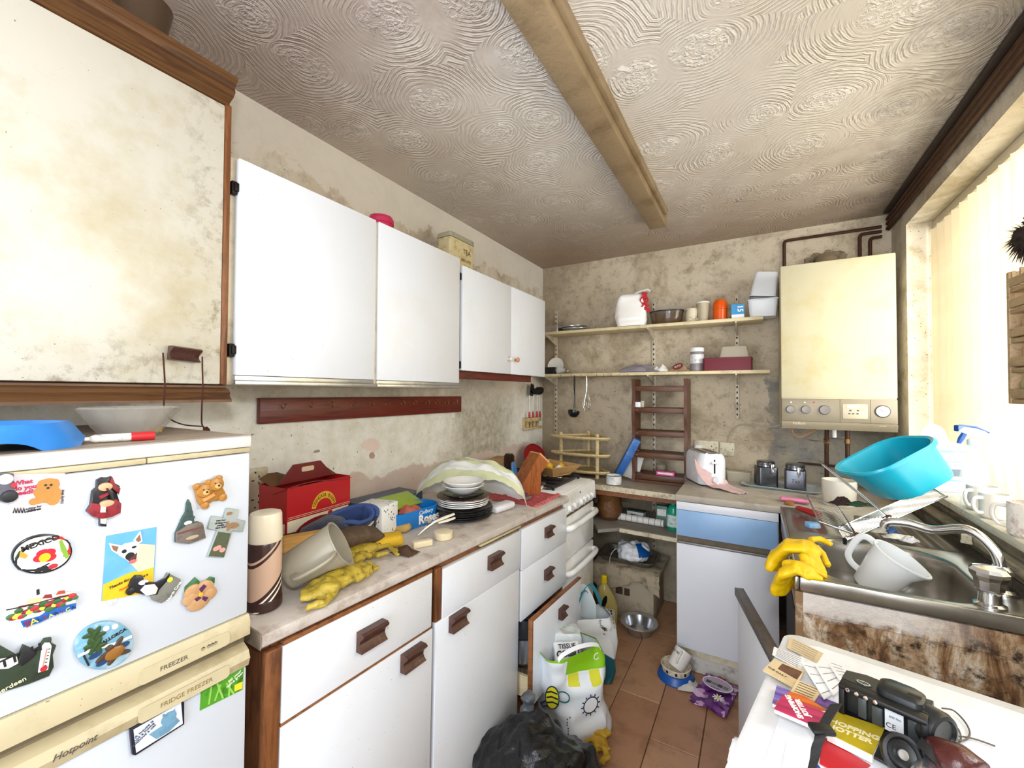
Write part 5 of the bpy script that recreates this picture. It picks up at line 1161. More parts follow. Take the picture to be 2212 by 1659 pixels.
solo('tumbler', G().lathe([(.034,0),(.036,.004),(.042,.10),(.039,.10),(.032,.012),(0,.010)], 28), mat('smoky_glass','#c5c3ae',.06,alpha=.5,var=0), 'smoky glass tumbler on the sill in front of the floral mug', 'glass', (2.150,fp[1]-.155,SZ))
# wooden rack and brush at the right edge of the picture
pw = wood('pale_plate_rack_wood','#8d7350','#b1946c',(5,40,40),.55,axis=1)
ra = at(2172,590,x=2.09); rb_ = at(2172,872,x=2.09)
RY = ra.y; RZ0, RZ1 = rb_.z, ra.z
t = thing('hanging_rack', 'slatted pale wooden rack hanging in front of the window at the right', 'rack', (2.13,RY,RZ0))
HH = RZ1-RZ0
obj('side_board', G().box((-.04,-.014,0),(.05,.0,HH), .003), pw, t); obj('side_board', G().box((-.04,-.30,0),(.05,-.286,HH), .003), pw, t)
for i, z in enumerate((.0,.085,.165,.245,HH-.06)):
    obj('shelf_board', G().box((-.038,-.285,z),(.048,-.0145,z+.012), .002), pw, t)
    obj('front_bar', G().box((-.04,-.285,z+.016),(-.032,-.0145,z+.040), .002), pw, t)
for i in range(6): obj('spindle', G().box((-.038,-.03-i*.042,HH-.047),(-.031,-.023-i*.042,HH-.002)), pw, t)
for i, z in enumerate((.098,.178)): obj('jar', G().lathe([(.025,0),(.028,.005),(.028,.05),(.022,.056),(.022,.064),(0,.065)], 16, (.0,-.05,z)), mat('spice_jar','#b98c62',.3), t)
obj('jar', G().lathe([(.032,-.07),(.034,-.06),(.034,.06),(.030,.066),(0,.067)], 20, M=T(.005,-.10,.050) @ Rx(pi/2)), mat('greenish_jar_glass','#a8a578',.1,alpha=.8), t)
obj('cord', G().tube([(.0,-.15,HH),(.01,-.155,HH+.2),(.02,-.16,WZ1-RZ0-.006)], .002, 6), cordm, t)
b0 = at(2206,540,x=2.16)
t = thing('duster', 'dark brown bristly brush hanging above the wooden rack at the window', 'brush', (2.11,RY-.085,(RZ1+.075)))
fur = G()
random.seed(3)
for i in range(420):
    a = random.uniform(0,2*pi); e = random.uniform(-1.2,1.2); r_ = .045+random.uniform(-.008,.018)
    dx, dy, dz = cos(a)*cos(e), sin(a)*cos(e), sin(e)
    p = V((dx*.03,dy*.055,dz*.035)); q = V((dx*(r_),dy*(r_+.03),dz*(r_+.012)-.012))
    s_ = V((-sin(a),cos(a),0))*.0035
    fur.add([p-s_,p+s_,q],[(0,1,2)])
obj('bristles', fur, mat('dark_bristle','#2c1c15',.8), t, smooth=0, kind='stuff')
obj('core', G().lathe([(0,-.035),(.03,-.02),(.034,0),(.03,.02),(0,.035)], 16, sy=1.7), mat('dark_bristle','#2c1c15',.8), t)
obj('brush_handle', G().tube([(0,0,.03),(0,-.03,.12),(.02,-.06,.30),(.03,-.07,WZ1-RZ1-.12)], [.009,.008,.004,.002], 8), wr, t)
# ============================================================ CLUTTER ON THE LEFT WORKTOP
def wz(y): return .928-.018*(y-.5)+.0015
def wp(u, v, dz=0):
    p = at(u, v, z=wz(1.2)); 
    for _ in range(3): p = at(u, v, z=wz(p.y))
    return V((p.x,p.y,wz(p.y)+dz))
# vacuum flask
p = wp(562,1318)
t = thing('vacuum_flask', 'tall brown and beige vacuum flask with cream cup beside the fridge', 'flask', (p.x-.005,p.y+.012,p.z))
fb = bpy.data.materials.new('flask_bands'); fb.use_nodes = True; k = NT(fb); x,y,z = k.sep()
d_ = k.math('SUBTRACT', z, k.math('MULTIPLY', y, .9))
c = k.ramp(k.math('MULTIPLY', d_, 4.0), [(.0,'#3a211d'),(.10,'#f0e8de')])
rp = k.t.nodes[-1] if False else None
r_ = k.n('ShaderNodeValToRGB'); r_.color_ramp.interpolation = 'CONSTANT'; k.link(k.math('MULTIPLY', d_, 4.0), r_.inputs[0])
e = r_.color_ramp.elements
while len(e) < 9: e.new(.5)
for el, (ps, cc_) in zip(e, ((0,'#3a211d'),(.13,'#efe7dd'),(.16,'#3a211d'),(.20,'#efe7dd'),(.225,'#3a211d'),(.27,'#cba992'),(.62,'#3a211d'),(.655,'#cba992'),(.68,'#3a211d'))): el.position = ps; el.color = hexc(cc_)
k.link(r_.outputs[0], k.b.inputs['Base Color']); k.b.inputs['Roughness'].default_value = .3
obj('flask_body', G().lathe([(.040,0),(.043,.004),(.043,.175),(.041,.18)], 40), fb, t)
obj('base_ring', G().lathe([(.0435,.006),(.045,.008),(.045,.026),(.0435,.028)], 40, cap0=False, cap1=False), mat('dark_brown_plastic','#3a211d',.35), t)
t.scale = (.80,.80,.84)
obj('cup', G().lathe([(.042,.1805),(.044,.184),(.0415,.25),(.039,.256),(.030,.259),(0,.258)], 40), mat('cream_flask_cup','#ebe0c8',.3,spots='#8d7a5a',scale=6), t)
# red chocolate box
redc_ = mat('red_carton', '#b3171f', .35, var=.04); mar = mat('maroon_carton', '#6e1a1c', .4, dirt='#40100f', scale=12, amt=.5); creamc = mat('cream_print', '#e8dcc2', .4); goldc = mat('gold_print2', '#d8a92c', .4)
pa = wp(668,1118); 
A2 = at(621,1108,z=wz(1)); B2 = at(760,1085,z=wz(1.1)); C2 = at(583,1082,z=wz(1))
t = thing('chocolate_carton', 'red cardboard carry box with house-shaped top at the wall', 'carton', M=frame((.25,.776,wz(.9)), (-.05,1,0), z=(0,0,1)) @ Matrix.Diagonal((.78,.96,1.14,1)))   # X along the long side, -Y faces the room
BL_, BD_, BH_ = .30, .135, .175
obj('box', G().box((0,0,0),(BL_,BD_,BH_*.80), .002), redc_, t)
obj('flared_top', G().loft([[(x,y,z) for x,y in ((-.004-e_,-.004-e_),(BL_+.004+e_,-.004-e_),(BL_+.004+e_,BD_+.004),(-.004-e_,BD_+.004))] for z,e_ in ((BH_*.52,0),(BH_+.002,.0))], False, False), redc_, t)
obj('gable', G().loft([[(x,y,BH_+.003),(x2,y,BH_+.052),(BL_-x2,y,BH_+.052),(BL_-x,y,BH_+.003)] for y,x,x2 in ((.065,.02,.085),(.072,.02,.085))]), mar, t)
obj('flap', G().sheet(lambda u,v: (-.006+u*(BL_+.012), -.008+v*.075, BH_+.003-.022*v+.006*sin(u*5)), 8, 4, .002), mar, t); obj('flap', G().sheet(lambda u,v: (-.006+u*(BL_+.012), BD_+.004-v*.065, BH_+.016*(1-v)+.012*sin(u*9)*(1-v)), 8, 4, .002), mat('brown_card_inside','#6b4a2c',.7), t)
obj('handle_slot', G().prism(rrect(.06,.014,.006),0,.0006), mat('slot_cream','#cdb9a0',.6), t, M=T(BL_/2,.0645,BH_+.035) @ MB)
fm = T(0,-.0045,0) @ MB
obj('picture_panel', G().box((.002,-.0012,.006),(BL_-.002,-.0004,BH_*.50)), creamc, t)
obj('table_print', G().prism(ell(.12,.040,28,.15,.040),0,.0004), mat('maroon_print2','#8a1f22',.4), t, M=T(0,-.0012,0) @ MB)
obj('plate_print', G().prism(ell(.052,.017,28,.17,.052),0,.0004), creamc, t, M=T(0,-.0018,0) @ MB); obj('cup_print', G().prism(rrect(.022,.03,.006,4,.20,.072),0,.0004), redp, t, M=T(0,-.0022,0) @ MB)
obj('arch_print', G().prism(ell(.055,.042,20,.165,BH_*.60,0,.12,pi-.12)+ell(.035,.024,20,.165,BH_*.60,0,pi-.12,.12) if False else ell(.060,.046,20,.165,BH_*.58,0,.1,pi-.1)+[(x,y) for x,y in ell(.040,.026,20,.165,BH_*.58,0,.1,pi-.1)][::-1],0,.0004), goldc, t, M=T(0,-.0052,0) @ MB)
obj('stripe_print', G().box((0,-.0056,BH_*.53),(BL_,-.0046,BH_*.535)).box((0,-.0056,BH_*.555),(BL_,-.0046,BH_*.56)), creamc, t)
for i, ch in enumerate('TEENCASA BLOOM'):
    a = pi-.30-(pi-.6)*i/13
    text(ch, .015, t, mat('dark_red_print','#4a0f10',.4), M=T(.165+.050*cos(a),-.0062,BH_*.58+.0355*sin(a)) @ MB @ Rz(a-pi/2), depth=.0002)
obj('window_print', G().box((-.0006,.01,.03),(-.0002,.05,.08)).box((-.0006,.07,.02),(-.0002,.125,.085)), creamc, t)
# dark tray and wicker brush box between flask and carton
t = thing('oven_tray', 'black tray edge in front of the red carton', 'tray', M=T(.335,.77,wz(.8)+.055) @ Rz(rad(78)) @ Rx(rad(14)))
obj('tray_plate', G().prism(rrect(.20,.10,.01),0,.008), blke, t)
can_ = mat('straw_brush','#b08844',.8,dirt='#5f431c',scale=60,amt=.8,bump=.9,bscale=220)
p = wp(640,1160)
t = thing('scrubbing_brush', 'straw coloured scrubbing brush lying between the flask and the slippers', 'brush', M=T(.40,.715,wz(.7)+.075) @ Rz(rad(66)) @ Rx(rad(38)))
obj('back', G().prism(rrect(.17,.055,.01),0,.014,bev=.003), wood('brush_back','#a87a3a','#c79a56',(6,40,40),.5,axis=0), t)
obj('bristles', G().box((-.08,-.025,-.028),(.08,.025,-.0005), .002).noise(.003,150), can_, t)
solo('cork_block', G().box((-.05,-.03,0),(.05,.03,.075), .004), mat('dark_tin','#4a3a2a',.5,dirt='#221a12'), 'dark tin box propping the scrubbing brush behind the jug', 'tin', (.37,.72,wz(.7)), rad(20))
solo('sponge_strip', G().loft([[(x,y,z) for y,z in rrect(.035,.022,.008,4)] for x in (-.06,-.02,.03,.07)]).noise(.004,30), mat('yellow_ochre_cloth','#c9ad3f',.8,dirt='#75621f',scale=30,amt=.7), 'yellow ochre rag strip behind the frosted jug', 'cloth', (.455,.735,wz(.7)+.045), rad(35))
# frosted jug tipped over
fj = mat('frosted_jug', '#a59d8b', .3, alpha=.86, var=.02)
ax0 = wp(630,1245,.0); 
Mj = frame((0,0,0), (.35,.35,-.9), z=(.1,.78,.42))
q0 = at(622,1236,z=wz(.7)+.052); dirj = (at(704,1188,z=1.025)-q0).normalized()
Mj = Matrix.Translation(q0) @ frame((0,0,0), dirj.cross(V((1,-.3,.2))), z=dirj) @ Matrix.Scale(.84,4)
t = thing('plastic_jug', 'cloudy plastic jug tipped on its side beside the flask', 'jug', M=Mj)
obj('body', G().loft([jugring(.048,.0),jugring(.052,.006),jugring(.058,.10),jugring(.063,.155,.014),jugring(.066,.157,.014),jugring(.066,.161,.014),jugring(.060,.16,.012),jugring(.055,.10),jugring(.047,.01)]), fj, t)
obj('handle', G().tube(spline([(.0,-.060,.148),(.0,-.088,.145),(.0,-.098,.11),(.0,-.088,.05),(.0,-.052,.03)],6), .006, 8, flat=1.8), fj, t)
# yellow dirty gloves
yg = mat('dirty_yellow_rubber', '#bda43a', .5, dirt='#40370f', scale=48, amt=.9, spots='#1e1a0a', var=.1, bump=.3, bscale=60)
def wq(u, v, dz): q = wp(u, v); return V((q.x,q.y,q.z+dz))
palm = [(wq(665,1302,.02),.035),(wq(700,1290,.025),.045),(wq(745,1265,.025),.046),(wq(785,1245,.022),.040)]
fs = [[wq(770,1245,.02),wq(800,1232,.018),wq(815,1240,.012)],[wq(760,1235,.025),wq(785,1215,.022),wq(800,1210,.012)],[wq(720,1298,.02),wq(700,1320,.014),wq(660,1326,.012)],[wq(740,1230,.022),wq(760,1205,.02),wq(785,1196,.014)]]
solo('rubber_glove', glove(fs, palm, [(wq(690,1295,.02),.04),(wq(650,1300,.018),.042)], .0135, .0042, 9, .011), yg, 'filthy yellow rubber glove lying at the front edge of the worktop', 'glove', smooth=60)
palm = [(wq(720,1225,.028),.032),(wq(760,1212,.026),.036),(wq(800,1195,.022),.032)]
fs = [[wq(800,1195,.02),wq(830,1185,.02),wq(858,1200,.012)],[wq(800,1200,.02),wq(835,1192,.018),wq(862,1207,.012)],[wq(790,1205,.02),wq(812,1210,.014),wq(838,1203,.012)]]
solo('rubber_glove', glove(fs, palm, [(wq(745,1215,.026),.036),(wq(708,1225,.030),.038)], .011, .0042, 12, .009), yg, 'dirty yellow rubber glove behind the front one, fingers towards the cooker', 'glove', smooth=60)
# slippers
nav = mat('navy_slipper', '#1f2740', .9, dirt='#14161f', scale=20, amt=.6, bump=.6, bscale=200, sheen=.3); bro = mat('brown_felt', '#5c4a38', .95, dirt='#8a7660', scale=30, amt=.5, bump=.6, bscale=160)
def slipper(name, label, M, m, stripe=None, lining=None):
    t = thing(name, label, 'slipper', M=M); L = .25
    sole = [(x*.125, y*(.042+.008*x)) for x, y in ell(1,1,32)]
    obj('sole', G().prism(sole,0,.014), mat('grey_sole','#3d3936',.8), t)
    def up(u, v):  # toe cover over front part
        a = pi*v; x = -.005+u*.128; wx = (.048+.004*u)*sqrt(max(0,1-(max(0,x-.03)/.10)**2)); return (x, cos(a)*wx, .012+sin(a)*(.058-.030*u)*sqrt(max(.02,1-(max(0,x-.02)/.108)**2)))
    obj('upper', G().sheet(up, 16, 14, .006).noise(.004, 25, 2), m, t, smooth=60)
    def back(u, v):
        a = pi/2+pi*u*1.0; return (-.03+.095*cos(a)*1.0, .046*sin(a)*1.0 if True else 0, .012+v*(.05))
    obj('heel_collar', G().sheet(lambda u,v: back(u,v), 18, 5, -.007).noise(.004,25,5), m, t, smooth=60)
    if stripe:
        for h in (.022,.042): obj('stripe', G().tube([V(up(h*8,i/14))*1.0+V((0,0,.004)) for i in range(15)], .003, 6).noise(.003,30), stripe, t)
    return t
wstripe = mat('cream_stripe','#c9c4b8',.9)
p = wp(775,1140)
# rolled navy slipper: a curled band with white stripes
def curl(u, v):
    a = 2*pi*(u*1.18)-.4; r = .060-.012*u; e = 1.45
    return (r*e*cos(a)+.0, r*.62*sin(a), .004+v*.075+.01*sin(a*2))
t = thing('slipper', 'navy fabric slipper with cream stripes curled up on the worktop', 'slipper', M=Matrix.Translation((.330,.935,wz(.97)+.034)) @ Rz(rad(60)) @ Rx(rad(28)))
obj('upper', G().sheet(curl, 44, 6, .006).noise(.004,30,4), nav, t, smooth=60)
flc = mat('blue_fleece','#3f5690',.95,bump=.6,bscale=200)
obj('lining', G().sheet(lambda u,v: (curl(u,v)[0]*.90,curl(u,v)[1]*.84,curl(u,v)[2]), 44, 6, .003).noise(.004,30,4), flc, t, smooth=60)
obj('rolled_rim', G().tube([V(curl(i/40,1.0)) for i in range(41)], .0068, 8).noise(.004,30,4), flc, t)
for v_ in (.38,.68): obj('stripe', G().tube([V(curl(i/40,v_))*1.0+V((curl(i/40,v_)[0],curl(i/40,v_)[1],0)).normalized()*.004 for i in range(40)], .0035, 6).noise(.004,30,4), wstripe, t)
t2_ = thing('slipper', 'dark navy slipper lying flat, toe towards the fridge', 'slipper', M=Matrix.Translation((.345,.850,wz(.9)+.042)) @ Rz(rad(-112)) @ Rx(rad(10)))
obj('upper', G().loft([[(x,y,z) for y,z in ell(w_,h_,20,0,h_)] for x,w_,h_ in ((-.055,.030,.022),(-.04,.042,.032),(0,.046,.036),(.04,.042,.032),(.07,.030,.024),(.085,.012,.012))]).noise(.006,25,3), nav, t2_, smooth=60)
t3_ = thing('slipper', 'grey brown felt slipper lying in front of the navy ones', 'slipper', M=Matrix.Translation((.420,.850,wz(.9)+.022)) @ Rz(rad(75)) @ Rx(rad(-12)))
obj('upper', G().loft([[(x,y,z) for y,z in ell(w_,h_,20,0,h_)] for x,w_,h_ in ((-.13,.018,.012),(-.11,.040,.022),(-.04,.055,.030),(.04,.052,.032),(.10,.042,.026),(.125,.018,.012))]).noise(.008,18,6).noise(.003,60), bro, t3_, smooth=60)
obj('sole', G().prism([(x*.128,y*.05) for x,y in ell(1,1,28)],-.014,.0), mat('brown_sole','#3f3023',.9), t3_)
# terrazzo cube box (pen mug carton)
trz = bpy.data.materials.new('terrazzo_print'); trz.use_nodes = True; k = NT(trz)
vo = k.n('ShaderNodeTexVoronoi'); vo.inputs['Scale'].default_value = 120; k.link(k.coord(), vo.inputs['Vector'])
hs = k.n('ShaderNodeSeparateColor'); k.link(vo.outputs['Color'], hs.inputs[0])
rc = k.n('ShaderNodeValToRGB'); rc.color_ramp.interpolation = 'CONSTANT'; k.link(hs.outputs[0], rc.inputs[0]); e = rc.color_ramp.elements
while len(e) < 6: e.new(.5)
for el, (ps, cc_) in zip(e, ((0,'#eef0f0'),(.55,'#26262c'),(.68,'#b9dcd0'),(.78,'#eef0f0'),(.88,'#a0473d'),(.93,'#7f8890'))): el.position = ps; el.color = hexc(cc_)
c = k.mix(k.ramp(vo.outputs['Distance'], [(.30,0.0),(.36,1.0)]), rc.outputs[0], '#eef0f0'); k.link(c, k.b.inputs['Base Color'])
t = thing('patterned_carton', 'white square carton with dark speckled terrazzo print behind the slippers', 'carton', (.335,1.050,wz(1.05)), rad(14))
obj('box', G().box((-.055,-.05,0),(.055,.05,.112), .003), trz, t)
# green and blue folders / tins towards the wall
for i, (lab, c_, x, y, w_, d_, h_, rz_, rx_) in enumerate((('dark green carton lying behind the speckled box at the wall','#1f4a35',.13,1.12,.16,.20,.05,10,0),('slate blue folder against the wall behind the plastic cover','#4a5a78',.11,1.30,.15,.30,.06,-2,0),('lime green card tilted on the blue chocolate tub','#a3c043',.25,1.205,.10,.24,.008,-4,18),('dark red booklet behind the lime green card','#7c1f26',.17,1.20,.13,.26,.03,4,0))):
    solo('carton' if i != 1 else 'folder', G().box((-w_/2,-d_/2,0),(w_/2,d_/2,h_), .002), mat('card_'+c_[1:], c_, .4, dirt='#22221f', scale=9, amt=.4), lab, 'card' if i == 2 else 'carton', M=T(x,y,wz(y)+(.065 if i == 2 else .001)) @ Rz(rad(rz_)) @ Ry(rad(rx_)))
# blue chocolate tub
bt_ = mat('roses_blue', '#1476c9', .25, var=.03)
p = wp(885,1155)
t = thing('chocolate_tub', 'open bright blue oval chocolate tub with white lettering', 'tub', M=Matrix.Translation((.335,1.205,wz(1.2))) @ frame((0,0,0),(.10,1,0),z=(0,0,1)) @ Matrix.Scale(.84,4))
obj('wall', G().loft([[(x*s_,y*s_,z) for x,y in rrect(.30,.16,.075,10)] for s_, z in ((.95,0),(.96,.004),(1,.078),(.975,.078),(.94,.008),(.8,.006))]), bt_, t)
obj('dark_lining', G().prism([(x*.93,y*.93) for x,y in rrect(.30,.16,.075,10)],.010,.030), mat('dark_sweets','#2a1a16',.6,dirt='#5a2a20',scale=60), t)
text('Roses', .052, t, wht, M=T(.055,-.0800,.030) @ MB, depth=.0004, bold=.002)
text('Cadbury', .024, t, wht, M=T(.035,-.0805,.062) @ MB, depth=.0004, shear=.25)
solo('red_wrapper', crumple(.09,.05,.035,6.6,14,.4), mat('salmon_foil','#c96a58',.35,dirt='#7d2c24',scale=20,amt=.6), 'crumpled salmon red wrapper in the blue chocolate tub', 'wrapper', (.330,1.225,wz(1.2)+.040), rad(50), smooth=60)
# yellow sponge, rag, candle-ish tubs, peeler
p = wp(838,1190)
solo('sponge', G().box((-.045,-.028,0),(.045,.028,.040), .012).noise(.006,30,3), mat('bright_yellow_sponge','#e0b62a',.85,dirt='#b08a1a',scale=24,amt=.5,bump=.5,bscale=140), 'bright yellow sponge in front of the blue tub', 'sponge', (p.x-.02,p.y+.02,p.z+.004), rad(60), smooth=60)
p = wp(868,1150)
solo('sponge', G().lathe([(.0,0),(.028,.002),(.032,.012),(.026,.022),(0,.024)], 16).noise(.006,40,2), mat('tan_sponge','#c7a45e',.9,dirt='#86642a',scale=24,bump=.5,bscale=120), 'round tan sponge behind the yellow one, against the blue tub', 'sponge', (p.x-.005,p.y+.01,p.z+.004), smooth=60)
p = wp(875,1195)
solo('rag', crumple(.08,.05,.025,7.7,14), mat('dark_rag','#4d3520',.9), 'small dark brown rag beside the yellow sponge', 'rag', (p.x,p.y,p.z+.001), smooth=60)
p = wp(958,1163); cb = mat('ivory_soap', '#e3d6b4', .4, dirt='#b9a67c', scale=16)
solo('ivory_tub', G().lathe([(.028,0),(.031,.003),(.032,.024),(.028,.026),(0,.024)], 28), cb, 'small round ivory tub under the white handled tool', 'tub', (p.x,p.y,p.z))
p = wp(912,1180)
solo('ivory_block', G().box((-.032,-.012,0),(.032,.012,.020), .003), cb, 'small ivory block beside the round ivory tub', 'block', (p.x,p.y,p.z), rad(62))
p = wp(940,1145)
t = thing('can_opener', 'can opener with white handles resting on the ivory tub', 'can opener', M=Matrix.Translation((p.x+.01,p.y-.01,p.z+.036)) @ Rz(rad(72)))
obj('handle', G().tube([(.0,.0,0),(.04,.004,.004),(.085,.008,.008)], [.006,.008,.006], 10, flat=.7), mat('white_handle','#efe9d9',.3), t); obj('handle', G().tube([(.005,-.012,-.004),(.04,-.015,-.002),(.075,-.012,.0)], [.005,.007,.005], 10, flat=.7), mat('white_handle','#efe9d9',.3), t)
obj('jaws', G().tube([(.0,.0,0),(-.03,-.004,-.008),(-.05,-.01,-.014),(-.085,-.02,-.028)], [.006,.007,.005,.003], 8), chrome, t); obj('cutting_wheel', G().lathe([(.014,-.003),(.014,.003)], 20, M=T(-.03,.004,.006)), chrome, t)
# plates and bowls
p = wp(1015,1125)
PX, PY = p.x-.055, p.y+.03; PZ = wz(PY)+.002
def stackplate(r, z, m, label, grp, deep=.012, name='plate', cat='plate', jit=.003):
    return solo(name, G().lathe([(r*.55,0),(r*.62,.001),(r*.8,.004),(r,deep),(r,deep+.0035),(r*.8,.008),(r*.6,.004),(0,.003)], 40), m, label, cat, (PX+random.uniform(-jit,jit),PY+random.uniform(-jit,jit),z), group=grp)
blkp = mat('black_china','#0f0f12',.12); whp = mat('white_china2','#ecebe8',.15); brp = mat('brown_rim_china','#5a3a2a',.2,dirt='#d8cbb8',scale=30,amt=.5)
z = PZ; nm = ('lowest','second from bottom','third from bottom','fourth from bottom','topmost')
for i in range(5): stackplate(.118, z, blkp, 'black dinner plate, %s of the black plates in the stack' % nm[i], 'stacked black plates'); z += .0085
z += .003
for i in range(4): stackplate(.102, z, whp, 'white side plate, %s of the white plates in the stack' % ('lowest','second','third','topmost')[i], 'stacked white plates'); z += .0072
stackplate(.108, z, brp, 'brown patterned plate on top of the white plates in the stack', None); z += .010
stackplate(.085, z, blkp, 'small dark plate under the two white bowls', None); z += .012
def bowl(z, r, lab, grp): return solo('bowl', G().lathe([(r*.45,0),(r*.5,.002),(r*.85,.022),(r,.033),(r,.036),(r*.96,.035),(r*.8,.022),(r*.45,.006),(0,.005)], 40), whp, lab, 'bowl', (PX,PY,z), group=grp)
bowl(z, .085, 'white cereal bowl, lower of the two topping the plate stack', 'stacked white bowls'); bowl(z+.016, .082, 'white cereal bowl, upper of the two topping the plate stack', 'stacked white bowls')
# clear plastic cover bulging over the plates
film = mat('clear_film', '#fbfcfb', .14, alpha=.62, var=.02)
hA, hB = V((.185,1.385,0)), V((.615,1.645,0)); hd = V((-.52,.855,0))
def hood(u, v):
    e = max(0,1-(2*u-1)**2)**.5
    p = hA.lerp(hB, u)+hd*(.22*v*(1-.45*u))
    pv = .60+.40*sin(pi/2*min(1,v/.4)) if v < .4 else .12+.88*cos(pi/2*(v-.4)/.6)
    q = V((u*7,v*5,2.2)); h = .010+.195*e*pv
    return (max(p.x,.012), p.y, wz(p.y)+.004+max(0, h+(.016*noise.noise(q)+.010*noise.noise(q*2.2)+.004*noise.noise(q*5))*min(1,e*1.6)))
t = thing('plastic_cover', 'crumpled clear plastic sheet ballooning over the stacked plates', 'plastic sheet', (0,0,0))
obj('sheet', G().sheet(hood, 50, 26, .0012), film, t, smooth=70)
yb_ = mat('yellow_green_band', '#e2e6b6', .3, alpha=.48)
obj('border', G().sheet(lambda u,v: tuple(V(hood(u, .11*v))+V((.002,-.002,.0015))), 50, 3, .0012), yb_, t, smooth=70)
obj('print_band', G().sheet(lambda u,v: tuple(V(hood(.06+.86*u, .30+.14*v+.05*sin(u*7)))+V((.002,-.002,.002))), 44, 3, .0012), yb_, t, smooth=70)
# white packet right of plates
p = wp(1085,1105)
solo('white_pouch', G().box((-.03,-.065,0),(.03,.065,.03), .012).noise(.006,25,4), mat('white_soft_plastic','#e6e6ee',.35), 'soft white packet at the worktop edge right of the plates', 'packet', (p.x-.01,p.y+.01,p.z+.004), rad(-8), smooth=60)
# red gingham mat with bits, knife block
ging = mat('red_gingham', '#b8494f', .8, dirt='#e0b8b4', scale=60, amt=.5)
p0_ = wp(1218,1078)
t = thing('place_mat', 'red checked fringed mat hanging over the worktop end by the cooker', 'mat', (0,0,0))
obj('mat_cloth', G().sheet(lambda u,v: (.30+.335*u, 1.70+.265*v, wz(1.85)+.003+.002*sin(u*20)), 20, 10, .0025), ging, t)
for i in range(9): obj('fringe_tuft', G().lathe([(0,-.006),(.012,-.004),(.013,.004),(0,.008)], 8, (.628,1.71+i*.030,wz(1.8)+.004)).noise(.004,60,i), mat('salmon_fringe','#c9686a',.9), t)
wk = wood('oiled_cherry','#7a3f1c','#a5602f',(5,45,45),.35,axis=2); wke = wood('pale_end_grain','#b98552','#d3a572',(30,60,60),.5,axis=0)
t = thing('knife_block', 'empty slanted wooden knife block standing by the hob', 'knife block', M=Matrix.Translation((.482,1.905,wz(1.9)+.007)) @ Rz(rad(62)))
w2 = .045
obj('block', G().loft([[(x,y,z) for x,z in ((-.065,.02),(-.02,.0),(.045,.0),(.045,.055),(.135,.165),(.075,.205))] for y in (-w2,w2)]) if False else G().loft([[(x,y,z) for x,z in ((-.095,.012),(-.045,.0),(.095,.150),(.040,.198))] for y in (-w2,w2)]), wk, t)
obj('end_face', G().loft([[(x,y,z) for x,z in ((.0955,.1505),(.0405,.1985),(.0475,.2035),(.1025,.1555))] for y in (-w2,w2)]), wke, t)
obj('foot_wedge', G().loft([[(x,y,z) for x,z in ((-.044,.0),(.048,.0),(.052,.100))] for y in (-w2+.002,w2-.002)]), wk, t)
p = wp(1135,1068)
for i, (lab, c_, u, v, w_, d_, h_, rz_) in enumerate((('small red plastic clip on the checked mat','#c5212b',1160,1070,.02,.07,.016,10),('purple and white pen-shaped gadget on the checked mat','#5b3b7c',1138,1076,.018,.10,.016,-4),('tiny white tag with black dots on the checked mat','#e9e6e6',1172,1064,.014,.05,.014,14),('grey metal lighter near the front of the checked mat','#77747c',1142,1086,.02,.05,.014,0))):
    q = wp(u,v); solo('gadget', G().box((-w_/2,-d_/2,0),(w_/2,d_/2,h_), .006).noise(.002,60,i), mat('gadget_'+c_[1:], c_, .3), lab, 'gadget', (q.x-.02,q.y+.03,wz(1.85)+.0085), rad(rz_))
# things behind the film and hob: cardboard, dark bottle, red plate, wooden tray
solo('cardboard_box', G().box((-.05,-.06,0),(.05,.06,.085), .002), mat('kraft_card','#b98f60',.7), 'plain brown cardboard box behind the plastic sheet at the wall', 'box', (.115,2.24,.9335), rad(10))
t = thing('dark_jar', 'dark brown jar with a blue edge behind the knife block', 'jar', (.215,2.170,.9335))
obj('jar_body', G().lathe([(.03,0),(.032,.004),(.032,.11),(.02,.125),(0,.126)], 20), mat('dark_brown_glass','#2d1a10',.15), t)
solo('bright_disc', G().lathe([(.045,0),(.048,.004),(.045,.010),(0,.012)], 24), mat('bright_blue_plastic','#4a93dd',.3), 'bright blue plastic lid standing on edge left of the knife block', 'lid', M=T(.305,2.065,.9335+.050) @ Rz(.3) @ Ry(rad(78)))
t = thing('red_tray', 'round dark red metal tray with cream lettering leaning in the corner', 'tray', M=Matrix.Translation((.11,2.71,.940)) @ frame((0,0,0),(.30,1,0),z=(1,-.40,.45)) @ Matrix.Scale(.74,4))
obj('tray_disc', G().lathe([(.13,0),(.15,.006),(.155,.018),(.152,.019),(.145,.008),(0,.004)], 44), mat('oxblood_tin','#8a161d',.3,var=.04), t)
text('M&B', .07, t, wht, loc=(-.01,.02,.010), depth=.0008, bold=.002); text('ALES', .03, t, goldc, loc=(-.02,-.05,.010), depth=.0008)
tw_ = wood('light_tray_wood','#a67c48','#c79c64',(5,40,40),.5,axis=0)
t = thing('wooden_tray', 'square wooden tray with sloping sides balanced over the hob', 'tray', M=Matrix.Translation((.415,2.330,.937)) @ Rz(rad(-21)) @ Matrix.Scale(.74,4))
for a_ in range(4):
    wd_ = .185 if a_%2 == 0 else .165; ds = .165 if a_%2 == 0 else .185
    obj('sloping_side', G().loft([[(-(wd_-.065),ds-.065,0),(wd_-.065,ds-.065,0),(wd_,ds,.075),(-wd_,ds,.075)],[(-(wd_-.075),ds-.075,0.002),(wd_-.075,ds-.075,0.002),(wd_-.010,ds-.010,.077),(-(wd_-.010),ds-.010,.077)]]), tw_, t, M=Rz(a_*pi/2))
obj('tray_floor', G().box((-.12,-.10,-.004),(.12,.10,.004)), tw_, t)
